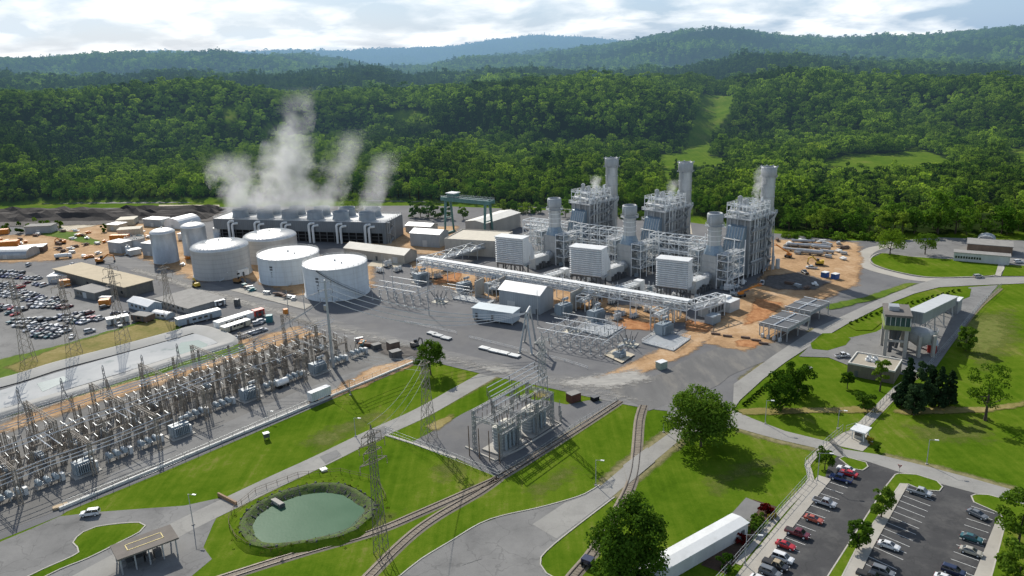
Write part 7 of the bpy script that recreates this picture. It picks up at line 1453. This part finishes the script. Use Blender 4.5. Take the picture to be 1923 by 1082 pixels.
for lab, kd, co, x, y, hd in [
    ('white sedan by the grass tip at the head of the parking lot', 'sedan', 'white', 1588, 885, IN), ('bright red sedan squeezed between a white sedan and a blue pickup', 'sedan', 'red', 1593, 893, IN), ('dark blue pickup next to the bright red sedan', 'pickup', 'blue', 1579, 903, IN), ('silver pickup alone in the row along the pale walk', 'pickup', 'silver', 1548, 948, OUT),
    ('orange red coupe below the silver pickup', 'coupe', 'orange', 1528, 979, OUT), ('dark maroon pickup in the row along the pale walk', 'pickup', 'maroon', 1497, 1006, OUT), ('bright red coupe next to the maroon pickup', 'coupe', 'red', 1475, 1028, OUT), ('white suv below the bright red coupe', 'suv', 'white', 1470, 1053, OUT), ('tan roofed black pickup below a white suv', 'pickup', 'black', 1456, 1066, OUT), ('dark grey suv near the bottom edge by the pickup', 'suv', 'grey', 1446, 1080, OUT), ('white sedan at the bottom edge along the pale walk', 'sedan', 'white', 1428, 1094, OUT),
    ('grey pickup at the top of the middle row of stalls', 'pickup', 'silver', 1726, 928, OUT), ('white sedan alone in the middle row of stalls', 'sedan', 'white', 1669, 1029, OUT), ('dark grey sedan parked askew by the edge lawn', 'sedan', 'grey', 1835, 970, OUT - .35), ('teal sedan in the row by the edge walk', 'sedan', 'teal', 1824, 1015, OUT), ('champagne sedan below the teal one', 'sedan', 'champagne', 1823, 1040, OUT), ('dark green grey suv at the bottom of the middle row', 'suv', 'grey', 1658, 1079, OUT), ('black pickup at the bottom edge of the middle row', 'pickup', 'black', 1634, 1088, OUT), ('navy suv at the bottom of the edge row', 'suv', 'navy', 1790, 1078, OUT), ('white sedan cut by the bottom edge beside the navy suv', 'sedan', 'white', 1776, 1092, OUT),
    ('white suv with pale roof parked on the grey drive by the switchyard', 'suv', 'white', 170, 968, math.radians(190)), ('white pickup on the apron in front of the low brick building', 'pickup', 'white', 1581, 671, math.radians(10)), ('white pickup on dark soil in front of the nearest boiler', 'pickup', 'white', 1431, 534, math.radians(70)), ('black pickup on the dirt yard by the white one', 'pickup', 'black', 1511, 514, math.radians(95)), ('white pickup on the dirt yard behind the black one', 'pickup', 'white', 1524, 505, math.radians(150)), ('white suv near the long low cabin block', 'suv', 'white', 1912, 494, 0.1), ('small white car driving on the road past the oval lawn', 'suv', 'champagne', 1837, 522, 0.1), ('grey suv standing at the cream trailer', 'suv', 'silver', 484, 610, .6), ('white suv standing at the cream trailer beside a grey one', 'suv', 'white', 492, 606, .6)]:
    car(lab, kd, co, x, y, hd, bed='tan' if 'tan roofed' in lab else None)
for k in range(7): car('pale car in the short row beside the lined basin and cream trailer', 'sedan', ('white', 'silver', 'grey')[k % 3], 451 + 7 * k, 636 - 2.3 * k, .7, 'cars beside the lined basin')
# far car park: small cars, one mesh each
def small_car(kind, color):
    key = 'lot_' + kind + color
    if key not in _mesh:
        b, gl, rf = car_shapes(kind); mb = MB(); mb.mat(0); mb.add(b.v, b.f); mb.mat(1); mb.add(gl.v, gl.f); mb.mat(0); mb.add(rf.v, rf.f); mb.mat(2)
        for wx in KIND[kind]['wx']:
            for s in (-1, 1): mb.cyl((wx, s * .74, .34), (wx, s * .92, .34), .34, n=8)
        o = mb.build(key, [PAINT[color], car_glass, tyre]); _mesh[key] = o.data; bpy.data.objects.remove(o)
    return _mesh[key]
RC = random.Random(33); lot = [((4, 520), (74, 525), 11), ((0, 513), (40, 515), 5), ((50, 533), (92, 538), 6), ((-14, 534), (40, 541), 8), ((2, 545), (66, 556), 9), ((-10, 553), (130, 577), 17), ((20, 550), (120, 568), 12), ((60, 576), (126, 579), 8), ((-14, 575), (44, 584), 7), ((-16, 585), (30, 592), 5), ((26, 606), (92, 602), 8), ((34, 612), (118, 617), 10), ((52, 622), (124, 625), 9), ((66, 631), (104, 634), 5), ((112, 597), (168, 590), 8), ((112, 601), (188, 602), 11), ((134, 606), (160, 607), 4)]
cols = ['white'] * 5 + ['silver'] * 4 + ['grey'] * 4 + ['black'] * 3 + ['blue', 'navy', 'navy', 'red', 'maroon', 'maroon', 'champagne', 'teal']
UL = math.radians(62)
def lot_car(P_, hd, co=None):
    co = co or RC.choice(cols); kd = RC.choice(('sedan', 'sedan', 'suv', 'suv', 'pickup', 'coupe')); o = link('parked_car', small_car(kd, co), label='%s %s in the packed rows of the far car park' % (co, 'pickup' if kd == 'pickup' else 'car'), cat='car', group='%s %s in the far car park' % (co, 'pickups' if kd == 'pickup' else 'cars')); o.location = (P_.x, P_.y, .07); o.rotation_euler = (0, 0, hd)
for A, B, n in lot:
    a, b = G(*A), G(*B)
    for k in range(n):
        if RC.random() < .06: continue
        lot_car(a.lerp(b, k / (n - 1)) + Vector((RC.uniform(-.3, .3), RC.uniform(-.5, .5), 0)), UL + RC.choice((0, math.pi)) + RC.uniform(-.05, .05))
for x, y, lab, co, kd in [(136, 634, 'white car alone at the foot of a lattice tower in the far car park', 'white', 'sedan'), (169, 624, 'pale suv alone on the car park edge by the dry bank', 'silver', 'suv'), (197, 579, 'black car by the orange skip', 'black', 'suv'), (217, 590, 'dark car beside the blue cabin', 'navy', 'sedan'), (224, 613, 'white pickup by the short white trailer', 'white', 'pickup'), (236, 590, 'silver car beside the blue cabin', 'silver', 'sedan'), (54, 499, 'pale suv on the dirt track by the round topped hut', 'silver', 'suv'), (137, 498, 'white car on the dirt behind the tan roofed warehouse', 'white', 'sedan')]:
    o = link('parked_car', small_car(kd, co), label=lab, cat='pickup truck' if kd == 'pickup' else 'car'); o.location = G(x, y, .15); o.rotation_euler = (0, 0, RC.uniform(0, 3))
def truck(label, x, y, rz, L, body_m, h=2.9, cab=True, name='box_truck', tank=False):
    g = G(x, y); t = thing(name, label, 'truck' if cab else 'trailer', (g.x, g.y, .12), rz); 
    if tank: MB().cyl((-L / 2, 0, 1.9), (L / 2, 0, 1.9), 1.2, n=14).build('tank', body_m, t)
    else: MB().box((0, 0, 1.1), L, 2.5, h).build('box_body', body_m, t)
    MB().box((0, 0, .75), L, 1.1, .3).build('chassis', dk_steel, t)
    if cab: MB().profile([(L / 2 + .2, .5), (L / 2 + 2.3, .5), (L / 2 + 2.3, 1.5), (L / 2 + 1.9, 2.7), (L / 2 + .2, 2.8)], -1.15, 1.15, 'y').build('cab', PAINT['white'], t); MB().box((L / 2 + 2.08, 0, 1.65), .12, 2.0, .8).build('windscreen', car_glass, t)
    for wx in ((-L * .38, -L * .26, L / 2 + 1.2) if cab else (-L * .36, -L * .22, L * .38)):
        for s in (-1, 1): w = link('wheel', mesh_of('truck_wheel', lambda: MB().cyl((0, -.18, 0), (0, .18, 0), .52, n=12), tyre), t); w.location = (wx, s * 1.05, .52)
    return t
truck('white box trailer parked on the switchyard road by the low wall', 601, 752, SA, 8, siding('trailer_white', (.62, .63, .64), .8), 3.0, False, 'box_trailer'); truck('white rounded tank trailer in front of the switchyard breakers', 530, 727, SA, 4.6, lpaint, 2.4, False, 'tank_trailer', True); truck('white tanker truck on the dirt track by the clarifier', 116, 486, math.radians(20), 7, lpaint, 2, True, 'tanker_truck', True); truck('small dark rail cart on the short track near the oval tree', 1104, 1062, math.radians(55), 2.0, PAINT['navy'], .8, False, 'rail_cart')
def excavator(label, x, y, rz, mat, s=1.0, reach=1.0):
    g = G(x, y); t = thing('excavator', label, 'excavator', (g.x, g.y, .15), rz); t.scale = (s,) * 3
    for q in (-1, 1): mb = MB(); mb.profile([(-2, .2), (-1.6, 0), (1.6, 0), (2, .2), (2, .7), (1.6, .95), (-1.6, .95), (-2, .7)], q * 1.25 - .35, q * 1.25 + .35, 'y'); mb.build('crawler_track', tyre, t)
    mb = MB(); mb.box((-.5, 0, 1.0), 3.6, 2.7, 1.2); mb.box((-1.7, 0, 2.2), 1.3, 2.5, .5); mb.build('body', mat, t); MB().box((.7, .75, 2.0), 1.5, 1.1, 1.5, taper=.85).build('cab', car_glass, t)
    MB().beam((1.0, -.3, 1.8), (4.2 * reach, -.3, 4.2), .5, .7).beam((4.2 * reach, -.3, 4.2), (6.6 * reach, -.3, 3.2), .5, .6).build('boom', mat, t); MB().beam((6.6 * reach, -.3, 3.4), (7.0 * reach, -.3, .9), .38, .5).build('stick', mat, t); MB().profile([(6.5 * reach, .9), (7.4 * reach, 1.0), (7.2 * reach, .1), (6.3 * reach, .1)], -.9, .3, 'y').build('bucket', dk_steel, t); return t
excavator('yellow excavator on the dirt yard beside pickups', 1538, 498, math.radians(160), yellow_p, 1.0, .8); excavator('orange excavator on the dirt behind the tan roofed warehouse', 189, 494, math.radians(20), orange_p, 1.1); excavator('dark yellow loader digger on the haul road by the workshop', 369, 540, math.radians(130), yellow_p, 1.0, .7); excavator('small digger in front of the white pump house', 447, 532, math.radians(-20), M('dull_orange', (.30, .16, .06), .6, var=.25), .9, .8); excavator('orange digger among stored materials on the dirt yard', 118, 458, math.radians(200), orange_p, .9, .7); excavator('grey digger by the round tree on the haul road', 780, 652, math.radians(40), M('dull_grey_machine', (.16, .15, .14), .6, var=.25), .8, .6)
def boom_lift(label, x, y, rz, L, up):
    g = G(x, y); t = thing('boom_lift', label, 'lift', (g.x, g.y, .15), rz); MB().box((0, 0, .6), 3.4, 2.2, .8).build('chassis', dk_steel, t); MB().box((-.4, 0, 1.4), 2.4, 1.8, .9).build('turntable', orange_p, t); MB().beam((-1, 0, 2.2), (L, 0, 2.2 + up), .5, .6).build('boom', orange_p, t); mb = MB(); mb.box((L + .8, 0, 1.6 + up), 1.8, 1.1, .15); rail_line(mb, [(L - .1, -.5), (L + 1.7, -.5), (L + 1.7, .5), (L - .1, .5)], 1.7 + up, 1.1, 1, .08); mb.build('basket', orange_p, t)
    for wx in (-1.2, 1.2):
        for s in (-1, 1): w = link('wheel', mesh_of('truck_wheel', lambda: None, tyre), t); w.location = (wx, s * 1.1, .52)
boom_lift('orange boom lift with long arm beside the generator casing', 1392, 558, math.radians(20), 9, 2.2); boom_lift('orange boom lift on the dirt yard by the silver pipe sections', 1480, 484, math.radians(140), 7, 4)
for k, (A, B, r) in enumerate([((1486, 456), (1530, 457), .8), ((1478, 463), (1520, 466), 1.0), ((1496, 476), (1545, 481), 1.3), ((1528, 467), (1560, 470), 1.0), ((1470, 470), (1500, 474), .8), ((1540, 475), (1566, 478), .9), ((1510, 463), (1552, 464), .7)]):
    a, b = G(*A), G(*B); t = thing('pipe_section', 'long silver pipe section lying on the dirt yard behind the boilers', 'pipe', a, ang(a, b), 'pipe sections on the dirt yard'); L = (b - a).length; MB().cyl((0, 0, r + .5), (L, 0, r + .5), r, n=14).build('shell', silver, t); mb = MB()
    for f in (.1, .5, .9): mb.box((L * f, 0, .1), .4, r * 2.2, .5)
    mb.build('cradle', brownp, t)
# equipment and stored material
def skid(v):
    t = thing('equipment_skid', '', 'skid'); rg = random.Random(v); MB().box((0, 0, .05), 4.6, 2.6, .35).build('frame', dk_steel, t); mb = MB()
    for k in range(3): mb.box((rg.uniform(-1.6, 1.6), rg.uniform(-.7, .7), .4), rg.uniform(.7, 1.6), rg.uniform(.6, 1.2), rg.uniform(.8, 2.6))
    mb.build('housing', (pale_grey, trafo, w_steel)[v % 3], t); mb = MB()
    for k in range(6): x, y = rg.uniform(-2, 2), rg.uniform(-1, 1); mb.cyl((x, y, .4), (x, y, rg.uniform(1.5, 3.6)), .14, n=6); mb.cyl((-2.2, y, rg.uniform(.8, 2.4)), (2.2, y, rg.uniform(.8, 2.4)), .14, n=6)
    mb.build('pipe', w_steel, t); return t
sk = [skid(v) for v in range(4)]; RS = random.Random(77); cnt = [0] * 4; done = []
for zone, n in (([(800, 525), (930, 548), (1000, 545), (930, 525), (850, 500)], 10), ([(990, 525), (1060, 545), (1110, 565), (1160, 580), (1225, 590), (1180, 545), (1120, 525), (1050, 505)], 22), ([(1180, 550), (1290, 590), (1330, 575), (1300, 545), (1220, 530)], 12), ([(1350, 550), (1380, 560), (1400, 530), (1370, 520)], 5), ([(985, 470), (1030, 500), (1040, 470), (1000, 455)], 5), ([(1095, 585), (1160, 605), (1200, 600), (1120, 575)], 5), ([(700, 510), (780, 525), (780, 500), (720, 500)], 5)):
    for q in range(n):
        for tr_ in range(60):
            px = RS.uniform(min(p[0] for p in zone), max(p[0] for p in zone)); py = RS.uniform(min(p[1] for p in zone), max(p[1] for p in zone)); g = G(px, py)
            if bool(inpoly(np.array([px]), np.array([py]), zone)[0]) and all((g - d).length > 5 for d in done): break
        else: continue
        done.append(g); v = RS.randrange(4); o = sk[v] if cnt[v] == 0 else copy_tree(sk[v]); cnt[v] += 1; o.location = (g.x, g.y, .1); o.rotation_euler = (0, 0, UB + RS.choice((0, math.pi / 2))); o.scale = (1, 1, RS.uniform(.8, 1.5)); o['label'] = 'grey equipment skid with upright pipes crammed around the intake boxes and pipe bridge'; o['group'] = 'equipment skids in the works'
def bundle(v):
    rg = random.Random(v + 50); t = thing('material_pile', '', 'pile'); mb = MB(); mt = (brownp, galv, lpaint, orange_p, tealp)[v % 5]
    for k in range(3): mb.box((rg.uniform(-.8, .8), rg.uniform(-.5, .5), .1 + .5 * k), rg.uniform(2.2, 4.5), rg.uniform(1, 2), .48, rg.uniform(-.2, .2))
    mb.build('load', mt, t); mb = MB()
    for x in (-1.2, 1.2): mb.box((x, 0, 0), .3, 2, .12)
    mb.build('bearer', dk_steel, t); return t
bd = [bundle(v) for v in range(5)]; cnt = [0] * 5; names = ['brown', 'grey', 'white', 'orange', 'teal']
for zone, n, where in (([(60, 440), (200, 430), (240, 470), (180, 490), (90, 480)], 26, 'on the dirt yard by the silos'), ([(230, 436), (340, 428), (350, 448), (250, 455)], 14, 'near the pale sheds by the coal heap'), ([(1455, 448), (1590, 456), (1585, 490), (1480, 480)], 22, 'on the dirt yard behind the boilers'), ([(330, 480), (390, 470), (410, 500), (330, 505)], 8, 'between the silos and domed tank'), ([(-10, 445), (60, 448), (60, 465), (-10, 462)], 8, 'beside the orange containers'), ([(1460, 530), (1540, 535), (1500, 555)], 4, 'on the dark soil of the dirt yard'), ([(450, 535), (570, 565), (590, 572), (480, 552)], 10, 'between the haul road and white tanks'), ([(690, 655), (700, 640), (660, 640)], 4, 'at the switchyard end by the brown hut')):
    for q in range(n):
        for tr_ in range(80):
            px = RS.uniform(min(p[0] for p in zone), max(p[0] for p in zone)); py = RS.uniform(min(p[1] for p in zone), max(p[1] for p in zone))
            if bool(inpoly(np.array([px]), np.array([py]), zone)[0]): break
        g = G(px, py); v = RS.choice((0, 0, 1, 1, 2, 3, 4)); o = bd[v] if cnt[v] == 0 else copy_tree(bd[v]); cnt[v] += 1; o.location = (g.x, g.y, .15); o.rotation_euler = (0, 0, RS.uniform(0, 3)); o['label'] = '%s pile of stored material %s' % (names[v], where); o['group'] = '%s piles %s' % (names[v], where)
# ------------------------------------------------------------------ steam
def steam(label, P_, hgt, r0, r1, drift, dens, seed, scale=.075, group=None, color=.95):
    t = NT('steam'); m = t.m; t.n.remove(t.p); tc = t.new('ShaderNodeTexCoord').outputs['Object']; sp = t.new('ShaderNodeSeparateXYZ'); t.l(tc, sp.inputs[0]); z = t.math('DIVIDE', sp.outputs[2], hgt)
    z2 = t.math('POWER', t.math('MAXIMUM', z, 0.0), 1.25)
    dx = t.math('SUBTRACT', sp.outputs[0], t.math('MULTIPLY', z2, drift[0])); dy = t.math('SUBTRACT', sp.outputs[1], t.math('MULTIPLY', z2, drift[1]))
    d = t.math('SQRT', t.math('ADD', t.math('MULTIPLY', dx, dx), t.math('MULTIPLY', dy, dy))); R_ = t.math('ADD', t.math('MULTIPLY', z, r1 - r0), r0)
    f = t.math('SUBTRACT', 1.0, t.math('DIVIDE', d, R_)); mp = t.new('ShaderNodeMapping'); mp.inputs['Location'].default_value = (seed * 7.3, seed * 3.1, seed); t.l(tc, mp.inputs[0])
    n = t.noise(mp.outputs[0], scale, 6, .62); k = t.math('ADD', t.math('MULTIPLY', f, .75), t.math('MULTIPLY', t.math('SUBTRACT', n, .53), 2.5)); fade = t.ramp(z, [(0.0, .5), (.06, 1.0), (.5, .65), (1.0, .0)])
    den = t.math('MULTIPLY', t.math('MULTIPLY', t.math('MAXIMUM', k, 0.0), fade), dens); v = t.new('ShaderNodeVolumePrincipled'); v.inputs['Color'].default_value = (color, color, color, 1); v.inputs['Anisotropy'].default_value = .3; t.l(den, v.inputs['Density']); t.l(v.outputs[0], t.out.inputs['Volume'])
    mb = MB(); nn = 16; rows = 9; vs = []
    for i in range(rows):
        q = i / (rows - 1); rr_ = (r0 + (r1 - r0) * q) * 1.02; c = (drift[0] * q ** 1.25, drift[1] * q ** 1.25)
        vs += [(c[0] + rr_ * math.cos(a * 2 * math.pi / nn), c[1] + rr_ * math.sin(a * 2 * math.pi / nn), hgt * q) for a in range(nn)]
    fs = [(i * nn + a, i * nn + (a + 1) % nn, (i + 1) * nn + (a + 1) % nn, (i + 1) * nn + a) for i in range(rows - 1) for a in range(nn)] + [tuple(reversed(range(nn))), tuple(range((rows - 1) * nn, rows * nn))]
    o = mb.add(vs, fs).build('steam_plume', m, label=label, cat='steam', group=group); o.location = P_; return o
def on_tower(f, y): ca_, sa_ = math.cos(ang(ca, cb)), math.sin(ang(ca, cb)); x = CL * f; return Vector((ca.x + x * ca_ - y * sa_, ca.y + x * sa_ + y * ca_, CH + 4.5))
for k, (f, y, h, r0, r1, dr, dn, lab) in enumerate([(.11, 14, 36, 14, 22, (-8, 6), .13, 'low drifting steam over the far end of the cooling tower'), (.29, 14, 76, 18, 14, (26, 14), .12, 'tallest steam plume rising from the middle of the cooling tower'), (.46, 14, 46, 15, 20, (-4, 10), .14, 'thick steam plume beside the tallest one on the cooling tower'), (.61, 14, 50, 12, 16, (24, 10), .075, 'slanting steam wisp over the cooling tower toward the crane'), (.86, 14, 36, 9, 16, (14, 8), .10, 'separate steam puff at the crane end of the cooling tower')]): steam(lab, on_tower(f, y), h, r0, r1, dr, dn, k + 1)
for k, u in enumerate(UN): q = u + e1 * (40, 38, 36)[k] + eR * 2 + Vector((0, 0, 33)); steam('small white steam jet on top of the boiler, ' + ['beside the dirt yard', 'middle one', 'farthest one'][k], q, (20, 10, 10)[k], 2.2, 4.6, (3 - k, 1), (.5, .4, .5)[k], k + 9, .28)
